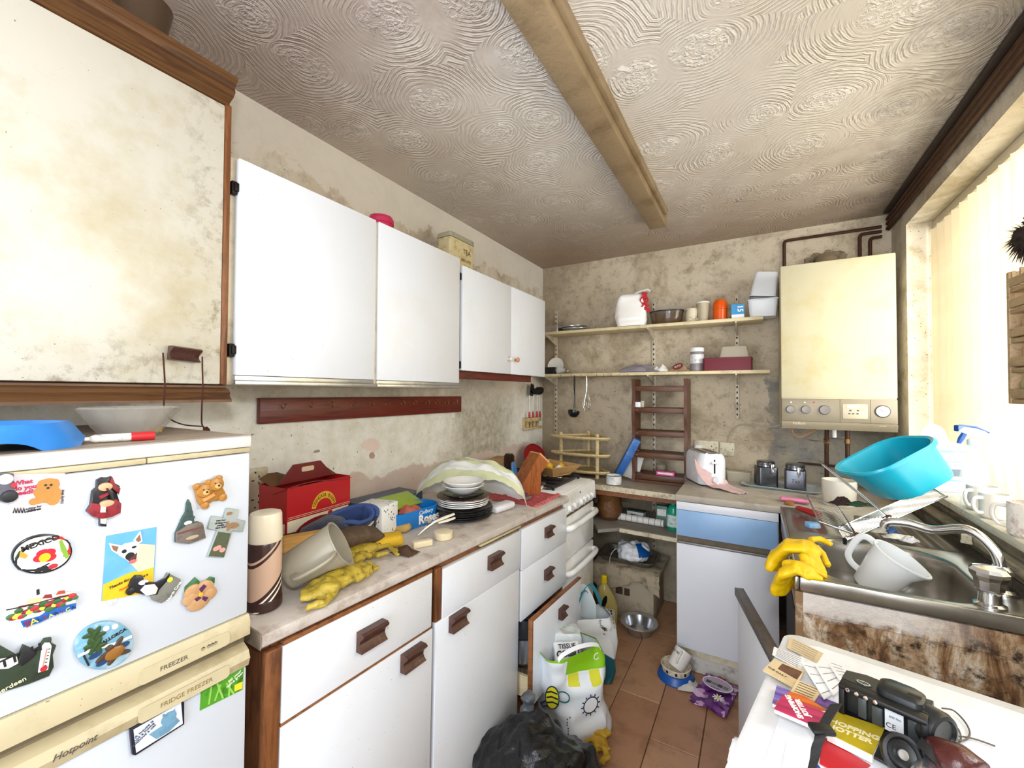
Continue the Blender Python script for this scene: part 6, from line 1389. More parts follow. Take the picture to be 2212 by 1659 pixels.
for i, (x, y, c_, lab) in enumerate(((-.03,.03,'#e7b818','crumpled yellow packet in the wooden tray, left of the pair'),(.06,.05,'#e0b21f','crumpled yellow packet in the wooden tray, right of the pair'),(.07,-.02,'#f1efe9','small white packet in the wooden tray below yellow ones'))):
    solo('packet', G().lathe([(0,0),(.022,.004),(.024,.03),(.012,.045),(0,.05)], 12).noise(.008,50,i), mat('pack_'+c_[1:], c_, .35), lab, 'packet', (.415+x*.8,2.330+y*.8,.944), smooth=60)
# ============================================================ FLOOR CLUTTER AND WASHING MACHINE
def fp(u, v, z=0): return at(u, v, z=z)
# grimy box with foil tray in the corner
gb_ = mat('grimy_carton', '#b3a68f', .8, dirt='#5f5140', scale=6, amt=.8, spots='#2f261c')
BXA, BXB, BYF = .575, .935, 2.70
t = thing('cardboard_box', 'grimy buff cardboard box on the floor in the corner under the low shelf', 'box', (0,0,0))
obj('carton', G().box((BXA,BYF,.001),(BXB,3.02,.262), .003), gb_, t)
for i, (x, w_) in enumerate(((.70,.045),(.755,.035))): obj('printed_symbol', G().box((x,BYF-.0012,.14),(x+w_,BYF-.0004,.185)).box((x+.005,BYF-.0016,.15),(x+w_-.005,BYF-.0008,.158)), inkb, t)
t = thing('grimy_bed', 'filthy padded pale cloth draped over the floor box', 'cloth', (0,0,0))
def drape(u, v):
    x = BXA-.02+u*(BXB-BXA+.06); s_ = v*.46
    y = BYF+.30-s_ if s_ < .32 else BYF-.022-.01*sin(u*30)*.5; z = .300 if s_ < .32 else .300-(s_-.32)*(.62+.25*sin(u*7))
    q = V((u*6,v*6,1)); return (x, y+.008*noise.noise(q*2), z+.012*noise.noise(q))
obj('cover', G().sheet(drape, 40, 26, .02), mat('filthy_cream_cloth','#b3a48b',.9,dirt='#4d4130',scale=16,amt=.9,bump=.8,bscale=40), t, smooth=60)
t = thing('foil_tray', 'large dirty foil tray resting on the draped box', 'tray', (.75,2.84,.322))
obj('tray_pan', G().loft([[(x*s_,y*s_,z) for x,y in rrect(.36,.25,.05)] for s_, z in ((.86,0),(.9,.004),(.98,.030),(1.04,.031),(1.04,.035),(.96,.033),(.86,.008))]), mat('dirty_foil','#8d8678',.35,.7,dirt='#4a4030',scale=12,amt=.8), t)
wpl = mat('white_carrier_plastic', '#e8e9ec', .3, var=.02); blc = mat('carrier_blue','#0e56a0',.3)
t = thing('carrier_bag', 'scrunched white and blue carrier bag sitting in the foil tray', 'bag', (.785,2.79,.334))
gbg = remesh(G().lathe([(0,0),(.07,.01),(.10,.05),(.085,.10),(.04,.125),(0,.13)], 24, sx=1.1, sy=.8), .006, 1, .022, 14, 3)
obj('bag', gbg, wpl, t, smooth=60)
def bagskin(u, v):
    a = rad(-80)+u*rad(85); e = rad(5)+v*rad(58); r = .108; return (r*1.05*cos(a)*cos(e), r*.85*sin(a)*cos(e), .045+.085*sin(e))
obj('blue_print', G().sheet(lambda u,v: bagskin(.25+.75*u,v), 14, 10, .002), blc, t, smooth=60)
obj('bag_handle', G().sheet(lambda u,v: (-.09-.03*sin(pi*u)+.018*(v-.5)*cos(u*3), -.06-.045*sin(pi*u*.8)+.012*v, .075-.14*u+.03*sin(u*5)*v), 16, 4, .002), wpl, t, smooth=60)
# steel bowl
p = fp(1380,1368)
t = thing('steel_bowl', 'stainless steel pet bowl on the floor in front of the grimy box', 'pet bowl', (p.x,p.y+.01,.0005))
obj('bowl', G().lathe([(.065,0),(.070,.004),(.085,.055),(.110,.060),(.112,.064),(.108,.067),(.085,.062),(.068,.010),(0,.007)], 40), pan, t)
# detergent bottle
dp = fp(1312,1350)
t = thing('detergent_bottle', 'clear plastic bottle of yellow liquid with yellow cap standing on the floor', 'bottle', (dp.x,dp.y,.0005), rad(12))
dl = mat('yellow_liquid_bottle','#c9b870',.12,alpha=.88,var=.03)
obj('bottle', G().loft([[(cx+x*s_,y*s_,z) for x,y in ell(.062,.038,28)] for cx,s_,z in ((0,.92,0),(0,1,.01),(0,1,.13),(-.01,.85,.18),(-.02,.55,.225),(-.02,.32,.245),(-.02,.28,.255))]), dl, t)
obj('cap', G().lathe([(.019,.2555),(.020,.26),(.017,.295),(.012,.30),(0,.30)], 20, (-.02,0,0)), mat('yellow_cap','#f0cf12',.3), t)
obj('grip', G().prism(ell(.013,.04,20,a=-.3),0,.002), blke, t, M=T(-.014,-.0385,.155) @ MB)
obj('label', G().prism(rrect(.06,.085,.01),0,.001), mat('pale_label2','#d9d9cf',.4,dirt='#6d6a58',scale=60,amt=.6), t, M=T(.018,-.0385,.075) @ MB)
for i in range(4): obj('symbol', G().prism(ell(.006,.006,12),0,.001), blke, t, M=T(.010+(i%2)*.016,-.0398,.092+(i//2)*.016) @ MB)
# shopping bags
lining = mat('bag_lining_white','#dfe5e6',.4)
def tote(name, label, loc, rz, w, d, h, m, seed, lean=(0,0), inner=None):
    t = thing(name, label, 'bag', loc, rz)
    k_ = 22; rings = []
    def ring(tt, s_=1.0, dz=0): 
        wd = w*(.86+.20*sin(pi*min(1,tt*1.0)*.8)); dd = d*(1.0-.12*tt+.16*sin(pi*tt))
        return [(x*s_+lean[0]*tt, y*s_+lean[1]*tt, h*tt+dz) for x, y in rrect(wd, dd, min(wd,dd)*.30, 9)]
    rings = [ring(i/k_) for i in range(k_+1)]
    g = G().loft(rings, True, False); g.noise(.040, 7, seed, (1,1,.45)).noise(.016, 19, seed+2, (1,1,.6))
    zmin = min(q[2] for q in g.v); g.v = [(x,y,max(z-zmin if z<.02 else z,0.0)) for x,y,z in g.v]
    o = obj('bag', g, m, t, smooth=60)
    gi = G().loft([ring(i/k_, .965, -.006) for i in range(k_,4,-1)], False, True); gi.noise(.040, 7, seed, (1,1,.45)).noise(.016, 19, seed+2, (1,1,.6))
    obj('lining', gi, lining, t, smooth=60); return t, ring
# bee bag
wm_ = bpy.data.materials.new('bee_bag_print'); wm_.use_nodes = True; k = NT(wm_); x,y,z = k.sep()
zz = k.math('ADD', z, k.math('MULTIPLY', k.math('SUBTRACT', k.noise(9,2), .5), .02))
c = k.mix(k.math('MULTIPLY', k.noise(6,4), .3), '#e9edf0', '#cfd6da')
fr_ = band(k, x, -.105, -.100)
yb2 = k.math('MULTIPLY', fr_, k.math('MULTIPLY', k.math('MULTIPLY', band(k, zz, .235, .237), k.math('SUBTRACT', 1.0, band(k, zz, .281, .283))), k.math('GREATER_THAN', k.math('SINE', k.math('MULTIPLY', x, 70)), 0.0)))
c = k.mix(yb2, c, '#d9d63a'); c = k.mix(k.math('MAXIMUM', k.math('MULTIPLY', fr_, band(k, zz, .282, .284)), band(k, z, .345, .347)), c, '#86bf1a'); k.link(c, k.b.inputs['Base Color']); k.b.inputs['Roughness'].default_value = .32
p = fp(1228,1590)
bee, ring = tote('shopping_bag', 'white and lime green shopping bag printed with a yellow bee', (.800,1.735,.0015), rad(56), .245, .225, .36, wm_, 3, (-.06,.0))
ylw = mat('bee_yellow','#e6d92b',.4); navyl = mat('dark_line_print','#17283f',.4)
ML_ = frame((0,0,0),(0,-1,0),z=(-1,0,0))
bvs = [v.co for v in [c for c in COL.objects if c.parent == bee and c.name.startswith('bag')][0].data.vertices]
def side_x(y, z): return min(v.x for v in sorted((v for v in bvs if v.x < -.02), key=lambda v: hypot(v.y-y, v.z-z))[:8])-.0012
def side_y(x, z): return min(v.y for v in sorted((v for v in bvs if v.y < -.02), key=lambda v: hypot(v.x-x, v.z-z))[:8])-.0012
bn = V((-.78,-.62,0)).normalized()
def corner_pt(z): return max((v for v in bvs if abs(v.z-z) < .045), key=lambda v: v.dot(bn))
cp0 = corner_pt(.205); BF = frame((0,0,0),(bn.y*-1,bn.x,0) if False else (-bn.y,bn.x,0),z=bn)
MF = Matrix.Translation(V((cp0.x,cp0.y,.205))+bn*.002) @ BF @ Rz(rad(8))
bee_t = obj('printed_bee', G().prism(ell(.030,.046,24,a=-.25),0,.0012), navyl, bee, M=MF)
obj('bee_body', G().prism(ell(.026,.042,24,a=-.25),.0013,.002), ylw, bee_t)
for i in range(3): obj('bee_stripe', G().prism(stroke([(-.026+.002*i,-.022+i*.020),(.0,-.016+i*.020),(.025,-.022+i*.020)],.006),.0021,.0026), navyl, bee_t)
obj('bee_wing', G().prism(stroke(ell(.026,.020,20,.048,.010,.2)+[ell(.026,.020,20,.048,.010,.2)[0]],.005),.0005,.0018), mat('teal_line_print','#2a6d74',.4), bee_t)
obj('bee_wing', G().prism(stroke([(-.022,-.012),(-.055,-.030),(-.048,-.042),(-.012,-.030)],.005),.0005,.0018), navyl, bee_t)
for i in range(11):
    tt = i/10; obj('flight_dot', G().prism(ell(.0022,.0032,8),0,.0014), navyl, bee, M=Matrix.Translation(V((corner_pt(.14-.10*tt).x,corner_pt(.14-.10*tt).y,.14-.10*tt))+bn*.002) @ BF)
su = obj('printed_sun', G().prism(ell(.034,.030,24),0,.001), mat('sun_white','#eef1f3',.4), bee, M=T(-.015,side_y(-.015,.170),.170) @ MB)
obj('sun_ring', G().prism(stroke(ell(.034,.030,28)+[(.034,0)],.004),.001,.002), navyl, su)
for i in range(12):
    a = 2*pi*i/12; obj('sun_ray', G().prism(stroke([(.037*cos(a),.033*sin(a)),(.046*cos(a),.041*sin(a))],.004),.0005,.0018), navyl, su)
obj('bag_handle', G().sheet(lambda u,v: (.0+.10*cos(pi*u)*1.0-.05, -.118+.010*v, .365-.0+.03*sin(pi*u)-.03*v*0+.012*(v-.5)), 14, 3, .002), wpl, bee, smooth=60)
solo('newspaper_bundle', remesh(G().box((-.065,-.05,0),(.065,.05,.16)), .008, 2, .012, 16, 4), mat('grey_white_packet','#d5d9d9',.5,dirt='#8d9496',scale=12), 'crumpled white packet filling the back of the bee bag', 'packet', (.735,1.785,.20), rad(30), smooth=60)
t = thing('printed_packet', 'white packet with black lettering inside the bee bag', 'packet', M=Matrix.Translation((.775,1.715,.300)) @ Rz(rad(38)) @ Rx(rad(48)))
obj('packet', remesh(G().box((-.055,-.04,-.03),(.055,.04,.02)), .006, 1, .006, 20, 8), mat('white_card','#e8eaee',.4), t, smooth=60)
text('COSSU', .032, t, blk, M=T(0.0,-.008,.0235), depth=.002, bold=.001); text('TISSUE', .026, t, blk, M=T(0.0,.02,.0235) , depth=.002)
text('C', .04, bee, wht, M=T(.04,side_y(.04,.325),.325) @ MB @ Rz(.1), depth=.001)
# teal bag
tm2 = bpy.data.materials.new('teal_bag_print'); tm2.use_nodes = True; k = NT(tm2); x,y,z = k.sep()
zz = k.math('ADD', k.math('ADD', z, k.math('MULTIPLY', x, .55)), k.math('MULTIPLY', k.math('SUBTRACT', k.noise(6,2), .5), .03))
c = k.mix(band(k, zz, .168, .174), k.mix(k.noise(5), '#0f6a78', '#0b5260'), '#e6eaec')
sp_n = k.math('MULTIPLY', k.ramp(k.noise(24, 4, .6), [(.56,0.0),(.6,1.0)]), k.math('MULTIPLY', band(k, x, .0, .02), band(k, zz, .21, .25)))
c = k.mix(sp_n, c, k.mix(k.ramp(k.noise(9), [(.45,0.0),(.5,1.0)]), '#1d3a3c', '#9b8a63')); k.link(c, k.b.inputs['Base Color']); k.b.inputs['Roughness'].default_value = .35
teal, ring2 = tote('shopping_bag', 'teal and white shopping bag standing behind the bee bag', (.765,2.08,.0015), rad(35), .23, .17, .31, tm2, 11, (-.02,.0))
tl = mat('teal_webbing','#14687a',.6)
obj('bag_handle', G().sheet(lambda u,v: (-.105+.13*u+.012*(v-.5), -.055-.0*u, .30+.17*sin(pi*(.06+.8*u))+.012*(v-.5)), 18, 3, .003), tl, teal, smooth=60)
obj('bag_handle', G().sheet(lambda u,v: (-.08+.10*u, .045+.02*(v-.5), .30+.10*sin(pi*u)), 16, 3, .003), tl, teal, smooth=60)
obj('inner_flap', G().sheet(lambda u,v: (-.11+.13*u, .03+.02*sin(u*4), .26+.17*v*sin(pi*(.1+.75*u))), 12, 8, .002), mat('grey_white_lining','#cfd8da',.5), teal, smooth=60)
# black bin bag
bb_ = mat('black_bin_bag', '#08080a', .28, bump=.9, bscale=22, var=.02)
pk_ = fp(1120,1600,.2)
g = remesh(G().lathe([(0,-.02),(.17,-.02),(.22,.06),(.21,.15),(.14,.235),(.05,.27),(0,.272)], 32, sx=1.05, sy=1.0), .009, 2, .034, 8, 5).noise(.010, 26, 4)
g.v = [(x,y,max(z,.0)) for x,y,z in g.v]
t = thing('bin_bag', 'black plastic bin bag slumped on the floor by the base units', 'bag', (.835,1.31,.0015), rad(20))
obj('bag', g, bb_, t, smooth=60)
obj('knot', remesh(G().lathe([(0,-.03),(.03,-.01),(.022,.02),(.035,.05),(0,.06)], 16), .006, 1, .012, 24, 2), mat('grey_bin_bag_sheen','#5b5f66',.25), t, M=T(-.055,.165,.215), smooth=60)
# dirty glove on the floor
dg = mat('ochre_dirty_rubber', '#b8901f', .6, dirt='#5a4412', scale=18, amt=.8, bump=.4, bscale=50)
palm = [(fp(1275,1560,.05),.032),(fp(1290,1590,.04),.040),(fp(1300,1620,.03),.035)]
fs = [[fp(1285,1610,.03),fp(1285,1640,.02),fp(1290,1652,.014)],[fp(1270,1600,.03),fp(1255,1612,.025),fp(1250,1625,.014)],[fp(1305,1615,.03),fp(1310,1635,.02),fp(1300,1650,.014)],[fp(1258,1595,.035),fp(1245,1605,.025),fp(1240,1618,.014)]]
solo('rubber_glove', glove(fs, palm, [(fp(1290,1590,.05),.040),(fp(1300,1570,.06),.044)], .0125, .0045, 17, .012), dg, 'dirty ochre rubber glove crumpled on the floor beside the bee bag', 'glove', smooth=60)
# blue bowl with mug
p = fp(1460,1462)
t = thing('pet_bowl', 'blue rimmed pet bowl with paw pattern on the floor by the right unit', 'pet bowl', (p.x,p.y,.0005), rad(10))
obj('base', G().lathe([(.088,0),(.089,.004),(.078,.030),(.074,.034),(0,.034)], 36), mat('royal_blue_plastic','#1a55a5',.35), t)
obj('bowl', G().lathe([(.066,.0345),(.072,.062),(.069,.064),(.062,.040),(0,.037)], 36), mat('cream_patterned_bowl','#e0d3bb',.4,dirt='#3a2e22',scale=40,amt=.9), t)
for i in range(10): obj('paw_print', G().prism(ell(.006,.008,12),0,.0012), blke, t, M=Rz(2*pi*i/10) @ T(0,-.0695,.050) @ MB)
t = thing('mug', 'white mug with dark lettering tipped over in the blue pet bowl', 'mug', M=Matrix.Translation((p.x+.004,p.y+.0,.062)) @ Rz(rad(-40)) @ Rx(rad(-38)) )
obj('cup', G().lathe([(.036,.0),(.040,.006),(.043,.092),(.040,.092),(.037,.008),(0,.007)], 28, M=T(0,0,-.015)), ivory, t)
obj('handle', G().tube(spline([(.040,0,.065),(.062,0,.062),(.068,0,.035),(.055,0,.012),(.039,0,.010)],6), .0055, 8), ivory, t, M=Rz(rad(-55)))
text('BEST MUM', .014, t, dk, M=T(0,-.0425,.05) @ MB, depth=.0006)
# purple packet, tissue, wrapper
pq = [fp(1502,1458,.012),fp(1562,1468,.012),fp(1590,1530,.012),fp(1560,1552,.012),fp(1512,1540,.012)]
c0 = fp(1545,1505)
ppl = bpy.data.materials.new('purple_floral_print'); ppl.use_nodes = True; k = NT(ppl)
vo = k.n('ShaderNodeTexVoronoi'); vo.inputs['Scale'].default_value = 42; k.link(k.coord(), vo.inputs['Vector'])
hs = k.n('ShaderNodeSeparateColor'); k.link(vo.outputs['Color'], hs.inputs[0])
c = k.ramp(hs.outputs[0], [(0.0,'#3c0f4a'),(.4,'#6a2a7c'),(.75,'#8d4a9c'),(.95,'#d9b4d4')]); k.link(c, k.b.inputs['Base Color']); k.b.inputs['Roughness'].default_value = .3
t = thing('washing_powder_packet', 'purple floral printed packet lying flat on the tiles', 'packet', M=Matrix.Translation((c0.x,c0.y,.006)) @ Rz(rad(-12)))
obj('packet', G().sheet(lambda u,v: ((u-.5)*.155,(v-.5)*.235,.012+.010*noise.noise(V((u*3,v*4,9)))+.008*sin(pi*u)*sin(pi*v)), 18, 24, .010), ppl, t, smooth=60)
obj('label_oval', G().prism(ell(.062,.045,30),0,.0010,), mat('lilac_label','#b9a3c4',.35), t, M=T(.0,.035,.0335) @ Rx(.0))
obj('label_rim', G().prism(stroke(ell(.064,.047,36)+[(.064,0)],.004),0,.0014), wht, t, M=T(.0,.035,.0338))
for i in range(4): obj('label_picture', G().box((-.048+i*.025,-.010,0),(-.026+i*.025,.010,.0014)), mat('green_picture_%d'%(i%2),('#3d4f3a','#77806a')[i%2],.4), t, M=T(.0,.028,.0342))
text('Daz', .024, t, redp, M=T(0,.098,.030), depth=.0012, shear=.2)
text('lavender', .012, t, dk, M=T(0,.002,.0350), depth=.0004)
fl_ = obj('printed_daisy', G().prism(ell(.007,.007,14),0,.0016), ylw, t, M=T(.03,-.055,.032))
for i in range(9): a = 2*pi*i/9; obj('petal', G().prism(ell(.010,.0035,10,.016*cos(a),.016*sin(a),a),0,.001), wht, fl_)
c1 = fp(1485,1482)
solo('tissue', crumple(.10,.09,.03,9.9,16), mat('grey_tissue','#cfcac4',.9,trans=.0), 'crumpled grey white tissue between blue pet bowl and purple packet', 'tissue', (c1.x,c1.y,.002), rad(20), smooth=60)
c1 = fp(1563,1453)
solo('sweet_wrapper', crumple(.055,.035,.022,3.1,12), mat('pink_foil','#cf7d97',.2,.3), 'small pink foil sweet wrapper on the tiles near the sink door', 'wrapper', (c1.x,c1.y,.002), rad(-30), smooth=60)
# ============================================================ WASHING MACHINE, BOTTOM RIGHT
WMZ = .86
wa = at(1700,1362,z=WMZ); ex = (at(2190,1520,z=WMZ)-wa).normalized()
MW = frame((wa.x,wa.y,0), (ex.x,ex.y,0), z=(0,0,1))          # local X along the back edge, -Y towards the camera
wme = mat('washer_enamel', '#eef0f5', .3, dirt='#b9b4b0', scale=6, amt=.35, var=.01)
WW, WD = .545, .60
t = thing('washing_machine', 'white washing machine with cluttered rounded top in the right foreground', 'washing machine', M=MW)
obj('body', G().box((.02,-WD+.01,.03),(WW-.01,-.02,WMZ-.037), .006), wme, t)
obj('top', G().prism(rrect(WW+.01,WD+.01,.035,6,WW/2,-WD/2), WMZ-.035, WMZ, bev=.012), wme, t)
obj('top_inset', G().prism(rrect(WW-.06,WD-.06,.03,6,WW/2+.01,-WD/2), WMZ+.0002, WMZ+.0012), wme, t)
obj('fascia', G().loft([[(x,y,z) for x,z in ((.018,WMZ-.037),(.0,WMZ-.042),(-.012,WMZ-.15),(.018,WMZ-.155))] for y in (-WD+.012,-.022)]), wme, t)
kz = at(1520,1640,x=1.40)
kl = MW.inverted() @ kz
kb = obj('knob', G().lathe([(.026,0),(.028,.004),(.025,.022),(.022,.025),(0,.026)], 24), wme, t, M=T(-.006,kl.y,WMZ-.085) @ Ry(-pi/2+.1))
for i in range(8):
    a = 2*pi*i/8; obj('grip_ridge', G().box((.022*cos(a)-.002,.022*sin(a)-.002,.004),(.022*cos(a)+.002,.022*sin(a)+.002,.0255), .001), wme, kb)
obj('foot', G().lathe([(.02,.001),(.02,.03)], 12, (.08,-.08,0)), blke, t); obj('foot', G().lathe([(.02,.001),(.02,.03)], 12, (WW-.08,-.08,0)), blke, t); obj('foot', G().lathe([(.02,.001),(.02,.03)], 12, (.08,-WD+.08,0)), blke, t)
TOPZ = WMZ+.0015
def flat(name, label, cat, pts, m, h=.0015, lift=0.0, group=None):
    """paper-like thing on the machine top, outlined by its corners"""
    P_ = [at(u, v, z=TOPZ+lift) for u, v in pts]; c = sum(P_, V((0,0,0)))/len(P_)
    t = thing(name, label, cat, (c.x,c.y,TOPZ+lift), group=group)
    obj('sheet', G().prism([(q.x-c.x,q.y-c.y) for q in P_], 0, h), m, t, smooth=0); return t, c
def quadM(pts, lift):
    """frame on the sheet: X along the first side, origin mid"""
    P_ = [at(u, v, z=TOPZ+lift) for u, v in pts]; c = sum(P_, V((0,0,0)))/4; return c, P_
newsp = mat('yellowed_newsprint','#d9c39a',.8,dirt='#a4895c',scale=10,amt=.6); rec = mat('receipt_paper','#e9e9ec',.7)
def lines_on(t, c, P_, n, m, a=.12, b=.88, z=.0017):
    for i in range(n):
        f = .12+.76*i/(n-1); p = P_[0].lerp(P_[3], f); q = P_[1].lerp(P_[2], f); s_ = p.lerp(q, a)-c; e_ = p.lerp(q, b)-c
        obj('print_line', G().prism(stroke([(s_.x,s_.y),(e_.x,e_.y)],.0016), z, z+.0003), m, t)
grl = mat('grey_print_line','#8d8a88',.6)
q_ = [(1706,1377),(1778,1412),(1765,1432),(1700,1400)]
t, c = flat('newspaper_cutting', 'yellowed newspaper cutting with a folded corner at the back of the washing machine', 'paper', q_, newsp, .0012, .001); lines_on(t, c, [at(u,v,z=TOPZ+.001) for u,v in q_], 5, grl, z=.0013)
q_ = [(1672,1398),(1740,1425),(1730,1450),(1668,1415)]
t, c = flat('receipt', 'white printed receipt left of the yellowed cutting', 'paper', q_, rec, .0012, .0035); lines_on(t, c, [at(u,v,z=TOPZ+.0035) for u,v in q_], 6, grl, z=.0013)
q_ = [(1672,1426),(1738,1452),(1718,1490),(1648,1450)]
t, c = flat('newspaper_cutting', 'folded brown newspaper cutting with dark photo, nearest the machine edge', 'paper', q_, newsp, .003, .006)
Pq = [at(u,v,z=TOPZ+.006) for u,v in ((1690,1437),(1733,1455),(1722,1472),(1680,1448))]; obj('printed_photo', G().prism([((p-c).x,(p-c).y) for p in Pq],.0031,.0035), mat('sepia_photo','#6d4a36',.6,dirt='#2a1a14',scale=40,amt=.9), t)
text('THE DAILY', .0075, t, inkb, M=T(-.012,-.010,.0038) @ Rz(rad(-32)), depth=.0002)
q_ = [(1722,1470),(1776,1492),(1760,1516),(1708,1495)]
t, c = flat('newspaper_cutting', 'small buff newspaper cutting overlapping the folded brown one', 'paper', q_, newsp, .0015, .0095); lines_on(t, c, [at(u,v,z=TOPZ+.0095) for u,v in q_], 5, inkb, z=.0016)
for i, q_ in enumerate(([(1728,1428),(1765,1440),(1800,1500),(1780,1512)],[(1760,1438),(1795,1445),(1825,1480),(1800,1505)],[(1790,1435),(1822,1448),(1832,1470),(1812,1470)])):
    t, c = flat('receipt', 'white creased receipt slip, %s of the fan left of the black camera' % ('nearest','middle','farthest')[i], 'paper', q_, rec, .0012, .012+.003*i, 'receipts fanned beside the camera'); lines_on(t, c, [at(u,v,z=TOPZ+.012) for u,v in q_], 4, grl, z=.0013)
# shopping jotters
def jotter(label, q_, m, lift, word=None, wcol=None, th=.006, size=.02, ang=0, off=(0,0), sh=0):
    P_ = [at(u, v, z=TOPZ+lift) for u, v in q_]; c = sum(P_, V((0,0,0)))/4
    t = thing('jotter', label, 'notepad', (c.x,c.y,TOPZ+lift), group=None)
    pl_ = [(p.x-c.x,p.y-c.y) for p in P_]
    obj('pages', G().prism([(x*.985,y*.985) for x,y in pl_],0,th), mat('page_white','#eceae6',.7), t, smooth=0)
    obj('cover', G().prism(pl_,th+.0002,th+.0012), m, t, smooth=0)
    if word:
        d = (P_[1]-P_[0]); a = atan2(d.y,d.x)+ang
        for i, wd in enumerate(word): text(wd, size, t, wcol, M=T(off[0],off[1],th+.0014) @ Rz(a) @ T(0,-i*size*1.05,0), depth=.0003, bold=.0006, sx=1.0, shear=sh)
    return t, pl_, th
def stripes(name, c1, c2, ang):
    if name in MATS: return MATS[name]
    m = bpy.data.materials.new(name); m.use_nodes = True; k = NT(m); MATS[name] = m; mp = k.n('ShaderNodeMapping'); k.link(k.coord(), mp.inputs[0]); mp.inputs['Scale'].default_value = (4,90,1); mp.inputs['Rotation'].default_value = (0,0,ang)
    k.link(k.ramp(k.noise(1.0, 2, .5, mp.outputs[0]), [(.4,c1),(.6,c2)]), k.b.inputs['Base Color']); k.b.inputs['Roughness'].default_value = .3; return m
jotter('purple striped jotter at the back of the fanned notepads', [(1678,1488),(1712,1502),(1752,1528),(1668,1528)], stripes('purple_stripes','#8d7ac0','#5f4a9c',.5), .002)
jotter('violet jotter partly under the black camera strap', [(1740,1500),(1815,1530),(1830,1560),(1760,1545)], stripes('violet_stripes','#7a4f9a','#5a3a86',.5), .002)
jotter('orange striped jotter between purple and pink ones', [(1708,1502),(1738,1512),(1790,1545),(1672,1530)], stripes('orange_stripes','#e2742a','#c2521c',.5), .0095)
jotter('pink shopping jotter with white lettering, topmost of the fan', [(1790,1552),(1765,1580),(1672,1540),(1692,1508)][::-1], stripes('pink_stripes','#c22a5e','#9c2350',.5), .017, ('SHOPPING','JOTTER'), wht, size=.0115, ang=rad(215), off=(-.008,.006))
jotter('mustard yellow jotter with cream lettering in front of the black camera', [(1805,1553),(1912,1590),(1885,1650),(1786,1600)], mat('mustard_cover','#b9a31c',.4,dirt='#8f7a12',scale=30), .003, ('SHOPPING','JOTTER'), mat('cream_lettering','#f0e6b8',.4), .012, size=.0145, ang=rad(-4), off=(-.004,.004), sh=.2)
t, c = flat('envelope', 'bright red card folder sticking out below the mustard jotter', 'card', [(1775,1592),(1880,1655),(1840,1690),(1770,1650)], mat('red_card','#c01726',.4), .002, .0)
t, c = flat('envelope', 'white envelope with a blue oval mark at the bottom edge', 'envelope', [(1700,1600),(1775,1615),(1760,1720),(1680,1710)], rec, .002, .0)
obj('blue_mark', G().prism(ell(.006,.009,16),.0021,.0026), mat('blue_ink','#1a4fb0',.4), t, M=T(.02,.008,0))
# black instant camera ---------------------------------------------------------
cbk = mat('camera_black', '#1d1f21', .32, var=.05); cbd = mat('camera_dark', '#0b0b0d', .45); cgr = mat('camera_grey', '#3c4144', .35)
q0 = at(1800,1530,z=TOPZ+.04); q1 = at(2000,1600,z=TOPZ+.04)
ax = (at(2010,1655,z=TOPZ)-at(1812,1558,z=TOPZ)); ax.z = 0; ax.normalize()
oc = at(1812,1560,z=TOPZ)
CS = .66
MC = Matrix.Translation((oc.x,oc.y,TOPZ+.0025+.008)) @ frame((0,0,0),(ax.x,ax.y,0),z=(0,0,1)) @ Matrix.Scale(CS,4)      # X along the opening, Y away from the viewer
t = thing('instant_camera', 'chunky black instant camera with open film compartment on the washing machine', 'camera', M=MC)
Lc, Hc, Dc = .165, .085, .115
obj('body', G().loft([[(x,y,z) for x,y in ((.0,.03),(Lc,.03),(Lc,.085*sy+.03),(Lc-.03,Dc*sy),(.04,Dc*sy),(.0,.07*sy+.02))] for z,sy in ((.0,.95),(.05,1.0),(Hc-.012,.92),(Hc,.82))]), cbk, t)
obj('compartment_floor', G().box((.0,.0,.0),(Lc,.03,.008), .002).box((.0,.0,.008),(.012,.03,Hc-.004), .002).box((Lc-.012,.0,.008),(Lc,.03,Hc-.004), .002).box((.0,-.004,Hc-.012),(Lc,.03,Hc), .003), cbd, t)
obj('film_door', G().box((.004,-.085,-.008),(Lc-.004,-.002,-.001), .003), cbd, t)
for i, (x, w_, h_) in enumerate(((.035,.018,.05),(.062,.022,.045),(.128,.022,.05))): obj('film_roller', G().box((x,.018,.010),(x+w_,.0295,.010+h_), .003), cgr, t)
st = obj('sticker', G().box((.088,.0165,.012),(.122,.0175,.062)), mat('white_sticker','#dfe3ea',.4), t)
text('CE', .016, t, blk, M=T(.099,.0160,.026) @ MB, depth=.0002); text('600 film', .007, t, blk, M=T(.107,.0160,.048) @ MB, depth=.0002)
text('NOW', .010, t, wht, M=T(.146,.0290,.030) @ MB, depth=.0004)
for i in range(4): obj('button', G().lathe([(.0045,0),(.0045,.003),(0,.0035)], 12), chrome, t, M=T(.02+i*.018,-.0045,Hc-.006) @ Rx(pi/2))
obj('emblem', G().prism(ell(.017,.010,20),0,.0015), cgr, t, M=T(.042,.045,Hc+.0002)); obj('emblem_ring', G().prism(stroke(ell(.013,.007,20)+[(.013,0)],.002),.0016,.002), chrome, t, M=T(.042,.045,Hc+.0002))
obj('top_hump', G().loft([[(x,y,z) for x,y in rrect(w_,d_,.02,5,.112,.062)] for w_,d_,z in ((.09,.075,Hc-.004),(.085,.07,Hc+.012),(.07,.055,Hc+.018))]), cbk, t)
obj('lens_barrel', G().lathe([(.044,0),(.046,.03),(.042,.04),(.034,.042),(.030,.036),(0,.034)], 32, M=T(Lc-.012,.062,.045) @ Rz(rad(-28)) @ Ry(pi/2)), cbk, t)
obj('shutter_slot', G().box((.125,.05,Hc+.018),(.150,.058,Hc+.0192)), cbd, t)
strap = mat('black_webbing','#232224',.8,bump=.4,bscale=300)
